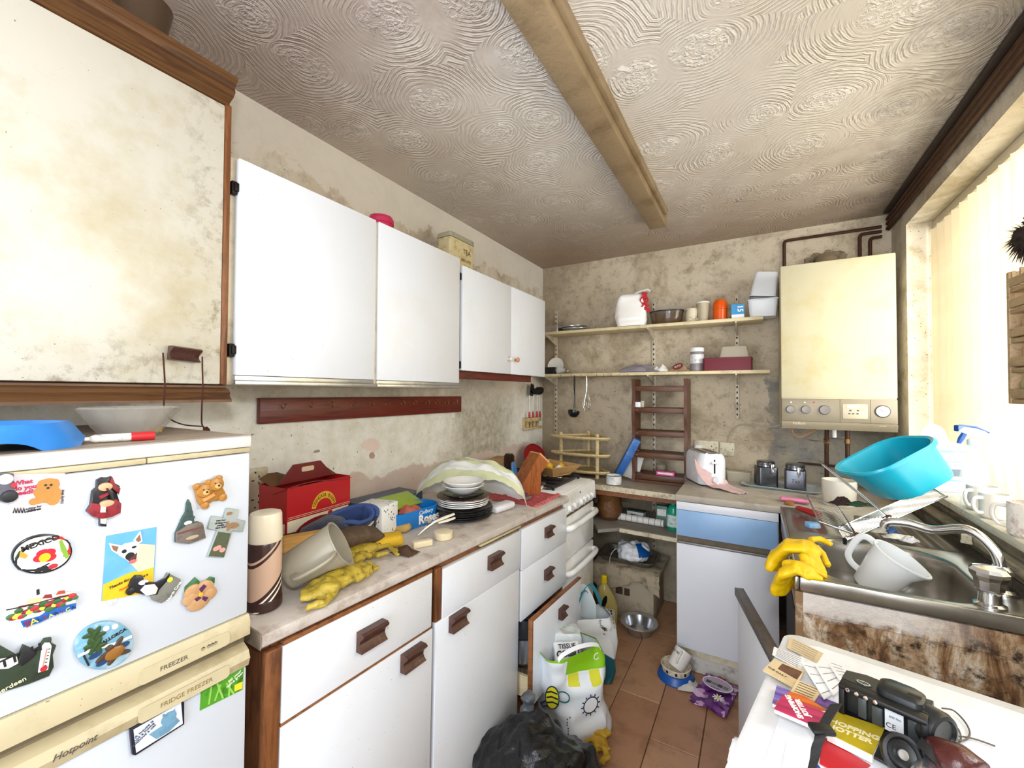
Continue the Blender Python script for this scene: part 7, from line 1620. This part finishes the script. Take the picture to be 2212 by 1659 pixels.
sp0 = [at(1806,1520,z=TOPZ+.05), at(1790,1545,z=TOPZ+.055), at(1775,1575,z=TOPZ+.05), at(1770,1598,z=TOPZ+.045), at(1764,1618,z=TOPZ+.03), at(1758,1645,z=TOPZ+.02), at(1745,1690,z=TOPZ+.01)]
def ribbon(path, w_, m, par, O, twist=0, name='strap', side=V((.9,.2,.3))):
    P_ = spline(path, 5); n = len(P_)-1
    def f(u, v):
        i = min(int(u*n), n-1); p = P_[i].lerp(P_[i+1], u*n-i); s_ = Matrix.Rotation(twist*u, 3, V((0,0,1))) @ side.normalized(); return tuple(O @ (p + s_*(v-.5)*w_*.8))
    return obj(name, G().sheet(f, n, 3, .002), m, par, smooth=60)
MCi = MC.inverted()
ribbon(sp0, .022, strap, t, MCi, .5)
obj('strap_buckle', G().box((-.016,-.010,-.004),(.016,.010,.004), .003), cbd, t, M=MCi @ Matrix.Translation(sp0[2]) @ Rz(.4))
ribbon([at(1985,1600,z=TOPZ+.04), at(2010,1625,z=TOPZ+.045), at(2040,1650,z=TOPZ+.035), at(2075,1690,z=TOPZ+.02)], .024, strap, t, MCi, .2, side=V((.5,.8,.2)))
# black tape roll / disc
p = at(1945,1625,z=TOPZ+.03)
t = thing('lens_disc', 'round black ringed disc with silver centre leaning on the camera front', 'lens cap', M=Matrix.Translation((p.x,p.y,TOPZ+.028)) @ Rz(rad(20)) @ Rx(rad(62)) @ Matrix.Scale(.72,4))
obj('disc', G().lathe([(.034,0),(.036,.004),(.036,.016),(.030,.018),(.026,.014),(.022,.018),(.016,.014),(0,.013)], 32, M=T(0,0,-.006)), cbd, t); obj('silver_centre', G().lathe([(.010,.0085),(.009,.011),(0,.012)], 20), pan, t)
# brown leather pouch
lp = mat('brown_leather','#4a1d18',.28,dirt='#2a0f0d',scale=10,bump=.2,bscale=60)
p = at(2085,1655,z=TOPZ+.03)
g = remesh(G().tube([at(2020,1612,z=TOPZ+.03)-p, at(2060,1640,z=TOPZ+.033)-p, at(2110,1680,z=TOPZ+.03)-p], [.02,.032,.03], 14, flat=.8), .004, 2, .008, 18, 3)
solo('leather_pouch', g, lp, 'dark brown leather pouch lying at the bottom right of the machine top', 'pouch', p, smooth=60)
p0 = at(1995,1662,z=TOPZ+.02)
t = thing('small_torch', 'small silver and black cylinder between the black disc and leather pouch', 'torch', M=Matrix.Translation(p0) @ Rz(rad(60)) @ Ry(pi/2))
obj('tube', G().lathe([(.010,-.03),(.011,0),(.014,.02),(.012,.026),(0,.025)], 18), pan, t)
# cable loop
cl = [at(u,v,z=TOPZ+dz) for u,v,dz in ((2035,1530,.012),(2060,1535,.006),(2085,1560,.004),(2095,1585,.004),(2080,1600,.006),(2050,1590,.008),(2045,1560,.008),(2070,1575,.006),(2075,1600,.004),(2060,1608,.005),(2055,1590,.008),(2100,1595,.003),(2150,1612,.003))]
solo('thin_cable', G().tube(rel(cl[0], spline(cl)), .0013, 6), mat('grey_brown_wire','#5d5550',.5), 'thin looped grey wire right of the black camera', 'cable', cl[0])
# ============================================================ MAGNETS AND CARDS ON THE FRIDGE
XF = FX+.0006
def up1(pts): return [(u/3.95, 850+v/3.95) for u, v in pts]     # measured on an enlarged view of the upper door
def up2(pts): return [(u/3.95, 1240+v/3.95) for u, v in pts]
class Mag:
    """a thing stuck to the fridge door; shapes are outlines on the door plane with their own thickness"""
    def __init__(s, name, label, cat, pts, m, th=.004, bev=0, part='base', group=None):
        P_ = [at(u, v, x=XF) for u, v in pts]; s.c = sum(P_, V((0,0,0)))/len(P_)
        s.n = 0; s.M = frame((XF,s.c.y,s.c.z),(0,1,0),z=(1,0,0)); s.t = thing(name, label, cat, M=s.M); s.z = th
        s.base = obj(part, G().prism(s.loc(P_), 0, th, bev=bev), m, s.t)
    def loc(s, P_): return [(p.y-s.c.y, p.z-s.c.z) for p in P_]
    def up(s): s.n += 1; return s.n*.00006
    def L(s, pts): return s.loc([at(u, v, x=XF) for u, v in pts])
    def add(s, name, pts, m, h=.0004, z=None, bev=0, par=None):
        z = s.z if z is None else z; return obj(name, G().prism(s.L(pts), z+.00005, z+h+s.up(), bev=bev), m, par or s.t)
    def line(s, name, pts, w, m, z=None, h=.0005):
        z = s.z if z is None else z; return obj(name, G().prism(stroke(s.L(pts), w), z+.00005, z+h+s.up()), m, s.t)
    def dot(s, name, pt, r, m, h=.0005, z=None, bev=0, sy=1, a=0, par=None):
        z = s.z if z is None else z; (x, y), = s.L([pt]); return obj(name, G().prism(ell(r, r*sy, 18, x, y, a), z+.00005, z+h+s.up(), bev=bev), m, par or s.t)
    def word(s, txt, pt, size, m, a=0, z=None, align='CENTER', sx=1, shear=0, bold=.0001):
        z = s.z if z is None else z; (x, y), = s.L([pt]); return text(txt, size, s.t, m, M=T(x,y,z+.0005+s.up()) @ Rz(a), depth=.0002, align=align, sx=sx, shear=shear, bold=bold)
cardw = mat('glossy_white_card','#cfc9d2',.3); teddy = mat('teddy_tan','#b9813a',.6); teddyd = mat('teddy_dark','#7a4a20',.6)
# charity card
m_ = Mag('printed_card', 'white card reading What do you need with a teddy bear picture', 'card', up1([(95,690),(555,680),(548,990),(68,1052)]), cardw, .0008)
for i, (w_, x, y) in enumerate((('What',195,757),('do you',212,802),('need?',200,845))): m_.word(w_, up1([(x,y)])[0], .0078, mat('crimson_print','#c01f4c',.5), .02, bold=.0003)
m_.word('action for', up1([(285,972)])[0], .0038, blk, .06); m_.word('children', up1([(285,993)])[0], .0042, blk, .06, bold=.0003)
for i in range(4): m_.line('logo_figure', up1([(110+i*26,1020),(122+i*26,975),(135+i*26,1018)]), .0012, blk)
tb_ = m_.dot('printed_teddy', up1([(415,860)])[0], .0105, teddy, sy=1.15)
for n_, pt, r, s_ in (('teddy_head',(408,785),.0115,.9),('teddy_ear',(358,762),.0042,1),('teddy_ear',(465,752),.0042,1),('teddy_arm',(340,870),.0045,2.4),('teddy_arm',(480,860),.0048,2.0),('teddy_leg',(330,912),.0046,1.0),('teddy_leg',(450,915),.0060,1.0),('teddy_foot',(285,922),.0046,1.0)): m_.dot(n_, up1([pt])[0], r, teddy, h=.0006, sy=s_, a=.5 if 'arm' in n_ and pt[0]<400 else 0)
for pt in ((385,780),(432,778),(405,805)): m_.dot('teddy_eye', up1([pt])[0], .0014, blk, h=.0009)
m_.word('Charity shop', up1([(527,880)])[0], .004, blk, pi/2)
# grey cat magnet at the left edge
m_ = Mag('magnet', 'glossy grey sculpted animal magnet at the left edge of the door', 'magnet', up1([(-60,690),(40,675),(105,680),(100,740),(115,830),(118,895),(60,915),(-60,915)]), mat('glossy_grey_resin','#5d5d68',.2,dirt='#26262e',scale=60,amt=.8), .010, .003)
m_.dot('nose', up1([(60,870)])[0], .008, blk, h=.004, bev=.002); m_.dot('pale_patch', up1([(30,725)])[0], .007, mat('pale_grey_resin','#c9c9cc',.25), h=.002, bev=.001); m_.dot('red_collar', up1([(100,775)])[0], .003, redp, h=.001)
# piper figure
m_ = Mag('magnet', 'bagpiper figure magnet with red tartan kilt and black jacket', 'magnet', up1([(765,905),(775,830),(810,800),(815,735),(860,712),(905,715),(940,703),(965,760),(1010,785),(985,850),(1010,930),(1000,1010),(930,1045),(880,1060),(890,1110),(893,1132),(838,1125),(838,1055),(775,1045),(725,1000),(760,945)]), mat('black_resin','#17181c',.3), .008, .002)
tart = mat('red_tartan','#8d1f2b',.5,dirt='#2a0d10',scale=120,amt=.9)
m_.add('kilt', up1([(760,925),(725,1000),(778,1045),(850,1060),(930,1045),(1005,1010),(1012,930),(960,890),(880,940)]), tart, .004, bev=.001)
m_.add('bagpipes', up1([(935,705),(960,770),(1005,800),(990,850),(930,800),(915,740)]), mat('dark_red_resin','#7c1a24',.4), .004, bev=.001)
m_.add('sash', up1([(820,870),(900,830),(915,850),(835,892)]), tart, .005, bev=.001)
m_.dot('face', up1([(880,790)])[0], .008, mat('resin_skin','#d9a27c',.5), h=.005, bev=.002, sy=.8); m_.dot('hand', up1([(890,928)])[0], .0085, mat('resin_skin','#d9a27c',.5), h=.006, bev=.002, sy=.6)
m_.add('sporran', up1([(835,945),(880,945),(875,1005),(830,1005)]), mat('resin_cream','#ddd0bd',.5), .005, bev=.001); m_.add('sock', up1([(840,1055),(888,1058),(880,1105),(840,1100)]), mat('resin_cream','#ddd0bd',.5), .002)
m_.line('pipe', up1([(880,800),(915,850),(935,900)]), .002, blk, h=.008)
# oval MEXICO plate
def ovl(cx, cy, rx, ry, a, n=36, f=up1): return f([(cx+rx*cos(t)*cos(a)-ry*sin(t)*sin(a), cy+rx*cos(t)*sin(a)+ry*sin(t)*cos(a)) for t in [2*pi*i/n for i in range(n)]])
m_ = Mag('magnet', 'oval souvenir plate magnet lettered MEXICO with peppers and a dish', 'magnet', ovl(350,1365,262,165,-.18), mat('black_glaze','#141416',.2), .005, .0015)
m_.add('white_field', ovl(350,1365,244,148,-.18), mat('white_glaze','#efece4',.25), .0004)
m_.add('green_field', up1([(115,1400),(150,1340),(205,1320),(240,1390),(290,1500),(200,1500),(140,1460)]), mat('green_glaze','#2f5a34',.3), .0008)
m_.add('pepper', up1([(460,1215),(520,1215),(580,1290),(595,1350),(560,1400),(510,1390),(475,1290)]), mat('red_glaze','#c2281c',.25), .0010); m_.add('pepper', up1([(490,1250),(515,1240),(555,1320),(580,1390),(545,1400),(505,1330)]), mat('lime_glaze','#7fa83a',.25), .0016)
m_.dot('bowl_ring', up1([(362,1365)])[0], .0275, blk, h=.0008, sy=.72, a=.25); m_.dot('bowl_inside', up1([(362,1362)])[0], .0252, mat('white_glaze','#efece4',.25), h=.0013, sy=.7, a=.25)
for pt in ((355,1355),(405,1350),(330,1395),(410,1390)): m_.dot('red_petal', up1([pt])[0], .0068, mat('red_glaze2','#d0233a',.25), h=.0018, sy=.8)
m_.dot('yellow_centre', up1([(368,1390)])[0], .0058, mat('yellow_glaze','#eab71e',.25), h=.0022)
m_.add('figure', up1([(140,1420),(165,1370),(230,1380),(265,1450),(225,1480),(170,1490)]), mat('white_glaze','#efece4',.25), .002); m_.add('hat', up1([(150,1385),(165,1335),(225,1370),(200,1400)]), mat('ochre_glaze','#d1993a',.3), .003)
m_.dot('spoon', up1([(465,1425)])[0], .0095, wht, h=.001, sy=.5, a=.3); m_.line('spoon_handle', up1([(410,1440),(290,1500)]), .002, blk, h=.0010)
for pt, mm in (((325,1495),blk),((390,1490),blk),((440,1465),redp)): m_.dot('bean', up1([pt])[0], .0048, mm, h=.0012, sy=.7)
m_.word('MEXICO', up1([(335,1270)])[0], .0098, blk, .20, bold=.0004)
# two bears
brn = mat('bear_resin','#a9742e',.3,dirt='#7d5220',scale=160,amt=.5)
m_ = Mag('magnet', 'two hugging brown bears magnet near the top right of the door', 'magnet', up1([(1660,860),(1640,790),(1680,765),(1750,765),(1770,735),(1830,730),(1845,703),(1868,735),(1865,770),(1905,830),(1918,880),(1860,905),(1800,915),(1720,975),(1680,930)]), brn, .007, .002)
for cx, cy in ((1725,825),(1825,770)):
    h_ = m_.dot('bear_head', up1([(cx,cy)])[0], .0125, brn, h=.006, bev=.004); m_.dot('bear_muzzle', up1([(cx+4,cy+12)])[0], .0052, mat('muzzle_tan','#d1a260',.4), h=.009, bev=.002)
    m_.dot('bear_nose', up1([(cx+4,cy+6)])[0], .0018, blk, h=.0098)
    for dx in (-18,22): m_.dot('bear_eye', up1([(cx+dx,cy-10)])[0], .0012, blk, h=.0068)
for pt in ((1655,790),(1755,755),(1850,715)): m_.dot('bear_ear', up1([pt])[0], .0052, brn, h=.004, bev=.002)
m_.add('arm', up1([(1700,895),(1800,840),(1815,865),(1720,920)]), mat('bear_tan','#c98f55',.4), .003, bev=.001); m_.dot('paw', up1([(1880,880)])[0], .007, brn, h=.004, bev=.002); m_.dot('paw', up1([(1730,950)])[0], .0065, brn, h=.004, bev=.002)
# tower magnet
twm = mat('pewter_green','#3f5450',.35,.4,dirt='#23302e',scale=50); rckm = mat('carved_stone','#6d635a',.6,dirt='#2f2a26',scale=40,amt=.8)
m_ = Mag('magnet', 'green lattice tower magnet with a carved boat at its foot', 'magnet', up1([(1600,900),(1585,935),(1575,1010),(1545,1060),(1515,1130),(1488,1190),(1485,1265),(1600,1280),(1690,1250),(1740,1230),(1715,1100),(1680,1088),(1650,1095),(1635,1010),(1620,935)]), twm, .005, .001)
m_.add('platform', up1([(1545,1055),(1645,1040),(1648,1060),(1542,1078)]), twm, .002); m_.add('platform', up1([(1575,1005),(1630,998),(1632,1012),(1573,1020)]), twm, .002)
m_.dot('arch_opening', up1([(1592,1100)])[0], .006, mat('pale_opening','#c9d0d4',.4), h=.0006, sy=.6)
m_.add('carved_base', up1([(1488,1180),(1590,1110),(1690,1090),(1715,1110),(1738,1225),(1600,1275),(1488,1262)]), rckm, .004, bev=.001); m_.line('boat_stripe', up1([(1495,1190),(1600,1160),(1705,1135)]), .003, mat('maroon_resin','#6b3a34',.4), z=.009); m_.dot('label_patch', up1([(1620,1218)])[0], .010, mat('tan_resin','#a9977c',.4), h=.0006, sy=.3, a=.05, z=.009)
# cross plaque
m_ = Mag('magnet', 'cross-shaped plaque magnet with prayer text, butterfly and flowers', 'magnet', up1([(1925,975),(2030,988),(2012,1070),(2085,1082),(2062,1180),(1975,1165),(1900,1398),(1762,1388),(1845,1165),(1765,1150),(1798,1042),(1900,1055)]), mat('cross_grey','#9aa09c',.35,dirt='#5d6a4f',scale=18,amt=.6), .005, .001)
m_.add('meadow_print', up1([(1850,1175),(1955,1190),(1898,1392),(1768,1382)]), mat('meadow_green','#4a5238',.5,dirt='#23291c',scale=60,amt=.8), .0004)
for i, w_ in enumerate(('With God','all things are','possible','Mark 10:27')): m_.word(w_, up1([(1870,1080+i*20)])[0], .0038, blk, -.12)
for pt in ((1830,1320),(1885,1330),(1850,1310)): m_.dot('flower', up1([pt])[0], .0052, mat('peach_print','#c98f86',.5), h=.0006, sy=.8)
for pt, a in (((1945,1140),.8),((1985,1110),-.3),((1930,1118),1.6),((1995,1130),.2)): m_.dot('butterfly_wing', up1([pt])[0], .0068, mat('butterfly_brown','#8d6a4a',.5), h=.0006, sy=.45, a=a)
m_.dot('small_butterfly', up1([(1945,1020)])[0], .005, mat('butterfly_brown','#8d6a4a',.5), h=.0006, sy=.6)
# dog postcard
m_ = Mag('postcard', 'postcard of a white dog against blue sky over a yellow field', 'postcard', up1([(905,1215),(1335,1138),(1306,1690),(865,1770)]), mat('sky_print','#5fa6d6',.3,dirt='#9cc8e6',scale=14), .0008)
m_.add('field_print', up1([(880,1630),(1100,1530),(1308,1480),(1304,1690),(866,1770)]), mat('yellow_field','#e5b914',.4,dirt='#c99a10',scale=40), .0003)
dogw = mat('dog_white','#ece6d6',.6); 
m_.add('dog_neck', up1([(1090,1400),(1180,1280),(1320,1290),(1310,1480),(1180,1520),(1130,1470)]), mat('dog_shade','#d3ccae',.6), .0005); m_.add('dog_head', up1([(1000,1320),(1060,1280),(1150,1260),(1190,1290),(1175,1370),(1155,1440),(1120,1460),(1080,1420),(1010,1380)]), dogw, .0008)
for q in ([(925,1275),(1030,1295),(1000,1370),(950,1340)],[(1135,1250),(1195,1172),(1212,1260),(1170,1285)]): m_.add('dog_ear', up1(q), dogw, .0008); m_.add('ear_inside', up1([((p[0]*.6+sum(a[0] for a in q)/4*.4),(p[1]*.6+sum(a[1] for a in q)/4*.4)) for p in q]), mat('ear_brown','#8a5f4a',.6), .0011)
m_.dot('dog_nose', up1([(1105,1385)])[0], .0058, blk, h=.0012); m_.dot('dog_eye', up1([(1055,1345)])[0], .003, blk, h=.0012); m_.dot('dog_eye', up1([(1140,1308)])[0], .003, blk, h=.0012, sy=.6)
m_.add('dog_mouth', up1([(1085,1420),(1165,1355),(1155,1420),(1125,1450)]), mat('mouth_dark','#5a2a2c',.5), .0012); m_.dot('tongue', up1([(1128,1430)])[0], .0045, mat('tongue_pink','#c2676d',.5), h=.0015, sy=.7)
m_.word('Thanks for', up1([(1010,1622)])[0], .0058, blk, .22, shear=.3, z=.0012); m_.word('giving me a', up1([(1180,1575)])[0], .0052, blk, .22, shear=.3, z=.0012); m_.word('home!', up1([(1060,1655)])[0], .0056, mat('orange_print','#c2541a',.5), .22, shear=.3, z=.0012)
# collie plaque (lower view coordinates)
m_ = Mag('magnet', 'black and white collie figure magnet lying on a grey slate plaque', 'magnet', up2([(1380,60),(1420,-15),(1530,40),(1525,95),(1470,180),(1365,242),(1290,215),(1275,180)]), mat('slate_resin','#77776f',.5,dirt='#3d3d38',scale=30,amt=.8), .006, .001)
m_.add('collie_body', up2([(1085,100),(1110,40),(1145,5),(1200,5),(1215,60),(1330,65),(1400,30),(1440,-10),(1425,40),(1345,130),(1330,170),(1240,178),(1180,160),(1120,148)]), mat('collie_black','#1c1c20',.35), .006, z=.001, bev=.002)
m_.add('collie_chest', up2([(1180,130),(1220,85),(1300,75),(1330,110),(1310,160),(1230,175)]), mat('collie_white','#e6d9d3',.5), .009, z=.001, bev=.002); m_.dot('collie_muzzle', up2([(1205,60)])[0], .006, mat('collie_white','#e6d9d3',.5), h=.009, z=.001, sy=.6); m_.dot('collie_nose', up2([(1225,68)])[0], .002, blk, h=.010, z=.001)
m_.dot('paw', up2([(1105,140)])[0], .006, mat('collie_black','#1c1c20',.35), h=.005, z=.002, bev=.002)
m_.word('North Cove', up2([(1470,140)])[0], .0062, wht, .95, z=.006); m_.dot('small_flower', up2([(1435,40)])[0], .004, ylw, h=.001)
# pansy
petal = mat('pansy_petal','#b98f62',.35,dirt='#9a7248',scale=150,amt=.4); 
m_ = Mag('magnet', 'tan and purple pansy flower magnet with green leaves', 'magnet', ovl(1690,185,100,100,0,24,up2), petal, .003, .001)
for q in ([(1570,180),(1575,110),(1660,25),(1700,60),(1690,110),(1610,150)],[(1740,60),(1790,20),(1828,30),(1825,75),(1790,90)]): m_.add('leaf', up2(q), mat('leaf_green_resin','#2f6638',.35), .003, z=.0, bev=.001)
for cx, cy, r, s_, a in ((1635,145,.0135,.9,.6),(1740,110,.0145,.9,-.4),(1775,160,.0125,.9,0),(1620,210,.0125,.9,0),(1680,240,.0165,.8,0)): m_.dot('petal', up2([(cx,cy)])[0], r, petal, h=.004, bev=.0025, sy=s_, a=a)
for q in ([(1680,120),(1720,80),(1745,95),(1700,150)],[(1640,205),(1690,175),(1700,195),(1660,225)],[(1715,180),(1760,190),(1735,225),(1705,205)]): m_.add('purple_blotch', up2(q), mat('pansy_purple','#4a2150',.4), .0006, z=.0071)
m_.dot('pansy_eye', up2([(1695,165)])[0], .0038, mat('pansy_yellow','#d9a52c',.4), h=.002, z=.0071, bev=.001)
# cruise ship
m_ = Mag('magnet', 'painted cruise ship magnet with flowers and blue lettered base', 'magnet', up2([(15,300),(165,262),(215,210),(345,180),(400,160),(470,165),(490,140),(540,128),(550,150),(635,150),(650,180),(640,240),(630,290),(480,330),(390,375),(330,405),(190,445),(165,400),(90,410),(60,365),(70,320)]), mat('ship_white','#e9e6dc',.4), .004, .001)
m_.add('sea_base', up2([(165,395),(330,350),(420,290),(638,240),(635,285),(480,330),(330,405),(190,443)]), mat('ship_blue','#1f5fb4',.35), .002)
m_.add('upper_deck', up2([(210,240),(235,210),(340,190),(345,215),(330,230)]), mat('deck_yellow','#ece196',.4), .0015); m_.add('red_deck', up2([(355,200),(375,170),(430,165),(438,195)]), mat('deck_maroon','#8d2a2c',.4), .0015); m_.add('red_funnel', up2([(468,168),(490,138),(540,132),(548,155)]), mat('deck_red','#b5442e',.4), .002)
m_.line('hull_line', up2([(45,300),(200,270),(400,215),(640,165)]), .0014, blk); m_.line('deck_line', up2([(150,270),(330,235),(500,185),(640,160)]), .001, mat('deck_maroon','#8d2a2c',.4)); m_.line('mast', up2([(325,175),(322,130)]), .0028, blk, z=.0)
random.seed(5)
for i in range(26):
    f_ = i/25; u = 85+f_*540; v = 350-f_*150+random.uniform(-28,28); cc_ = ('#3d6a34','#8d1f2c','#e5d84a','#2f5a30','#b32a36')[i%5]
    m_.dot('flower', up2([(u,v)])[0], random.uniform(.003,.0052), mat('ship_flower_'+cc_[1:], cc_, .4), h=.0028, bev=.001, sy=.75)
for i, ch in enumerate('BALEARICA'):
    f_ = i/8; m_.word(ch, up2([(225+f_*385, 408-f_*135+ (0 if i else 4))])[0], (.0115 if i < 2 else .0068), mat('ship_letter_%d'%(i%3), ('#8d1f2c','#e5d84a','#14264a')[i if i < 2 else 2], .4), .25, z=.006)
# sticker residue
m_ = Mag('sticker', 'small torn grey sticker scrap below the dog postcard', 'sticker', up2([(910,215),(955,190),(998,185),(1000,235),(960,270),(915,262)]), mat('residue_grey','#c9ccd3',.6,dirt='#8d919a',scale=80,amt=.7), .0004)
# mallorca turtle plate
m_ = Mag('magnet', 'round sea-blue plate magnet lettered MALLORCA with a turtle and palms', 'magnet', ovl(880,600,255,200,-.28,36,up2), mat('sea_glaze','#6fa3bd',.2,dirt='#dfe9ee',scale=20,amt=.7), .006, .0018)
m_.word('MALLORCA', up2([(945,528)])[0], .0066, blk, .28, bold=.0003)
for cx, cy in ((790,510),(800,600)):
    for i in range(6): a = i*pi/3; m_.dot('palm_leaf', up2([(cx+38*cos(a),cy+30*sin(a))])[0], .0085, mat('palm_green','#2f4a22',.4), h=.0018, sy=.4, a=-a, bev=.0005)
m_.line('palm_trunk', up2([(735,600),(700,680),(745,770)]), .0022, blk); m_.line('shore', up2([(650,690),(800,620),(950,590),(1110,520)]), .004, wht)
m_.dot('turtle_shell', up2([(960,655)])[0], .0125, mat('turtle_amber','#8a5c22',.3), h=.005, bev=.003, sy=.75, a=.3); m_.dot('turtle_head', up2([(918,618)])[0], .0048, mat('turtle_brown','#4a3626',.4), h=.004, bev=.002)
for pt, a in (((865,690),.6),((990,580),1.0),((1030,655),-.2),((950,705),.9)): m_.dot('flipper', up2([pt])[0], .010, mat('turtle_brown','#4a3626',.4), h=.003, bev=.001, sy=.32, a=a)
for pt in ((890,452),(965,437)): m_.dot('white_dot', up2([pt])[0], .0036, wht, h=.001)
for pt in ((1040,595),(860,740),(800,680)): m_.dot('fish', up2([pt])[0], .0075, mat('fish_navy','#1d3a66',.4), h=.0008, sy=.5, a=.2)
# scottish thermometer magnet
m_ = Mag('magnet', 'dark green Scottish souvenir magnet with a small white thermometer', 'magnet', up2([(-80,560),(150,690),(190,595),(250,620),(300,655),(370,545),(430,535),(428,580),(470,600),(440,680),(450,780),(410,860),(230,930),(0,1000),(-80,1000)]), mat('thistle_green','#2f3d2c',.5,dirt='#12190f',scale=30,amt=.8), .006, .001)
m_.add('thermometer', up2([(345,600),(370,572),(410,572),(425,600),(395,800),(312,825)]), mat('white_glaze','#efece4',.25), .002); m_.line('mercury', up2([(385,620),(350,775)]), .0016, mat('pink_mercury','#c98f8d',.4), z=.008); m_.dot('heart', up2([(358,790)])[0], .0036, redp, h=.0008, z=.008)
for i in range(6): m_.line('scale_mark', up2([(398-i*7,625+i*28),(414-i*7,622+i*28)]), .001, blk, z=.008)
m_.add('white_band', up2([(-80,720),(130,690),(145,745),(60,790),(-80,800)]), mat('white_glaze','#efece4',.25), .001); m_.word('SCOTTISH', up2([(30,745)])[0], .0145, blk, .16, z=.007, bold=.0005); m_.add('black_scottie', up2([(150,690),(190,600),(250,622),(300,660),(240,720),(170,770),(140,740)]), blk, .003, bev=.001)
m_.word('Aberdeen', up2([(60,950)])[0], .008, mat('cream_lettering','#f0e6b8',.4), .2, z=.006)
# green card on lower door
m_ = Mag('printed_card', 'green grass photo card with small yellow corner on the lower door', 'card', up2([(1718,930),(2080,770),(2068,985),(1705,1165)]), mat('grass_print','#4f9a22',.4,dirt='#173a10',scale=45,amt=.95), .0008)
m_.add('yellow_corner', up2([(2000,945),(2068,915),(2064,975),(1998,1000)]), mat('yellow_print','#e5d52e',.4), .0004)
for i, q in enumerate((((1780,1110),(1800,960)),((1830,1080),(1880,940)),((1900,1060),(1850,930)),((1950,1040),(1960,900)),((1990,1020),(1930,930)))): m_.line('grass_blade', up2(q), .003, mat('blade_green','#8fc653',.4))
m_.word('Fill your', up2([(2000,870)])[0], .0075, wht, .42); m_.word('home green', up2([(2000,900)])[0], .0065, wht, .42)
# framed cat picture magnet
m_ = Mag('picture_magnet', 'dark-framed pale picture magnet of a blue cat on the lower door', 'magnet', up2([(1095,1310),(1530,1060),(1560,1085),(1560,1270),(1145,1535),(1118,1530)]), mat('navy_frame','#181c30',.35), .006, .001, 'frame')
m_.add('picture', up2([(1125,1315),(1530,1082),(1545,1265),(1148,1512)]), mat('pale_lilac_print','#d9dde9',.3), .0004)
catb = mat('cat_blue','#6f9cb8',.5,dirt='#3d6680',scale=50,amt=.7)
m_.add('cat_body', up2([(1255,1355),(1370,1280),(1400,1240),(1480,1200),(1520,1240),(1430,1330),(1320,1395)]), catb, .0007); m_.dot('cat_head', up2([(1425,1215)])[0], .011, catb, h=.001, sy=.9)
for q in ([(1370,1205),(1375,1180),(1410,1190)],[(1440,1180),(1475,1135),(1480,1190)]): m_.add('cat_ear', up2(q), catb, .001)
for i, w_ in enumerate(('A house is','not a home','without a cat')): m_.word(w_, up2([(1215,1310+i*26)])[0], .0062, mat('slate_print','#3d5266',.5), .48)
# clip magnet spring at lower-left of magnets is left plain
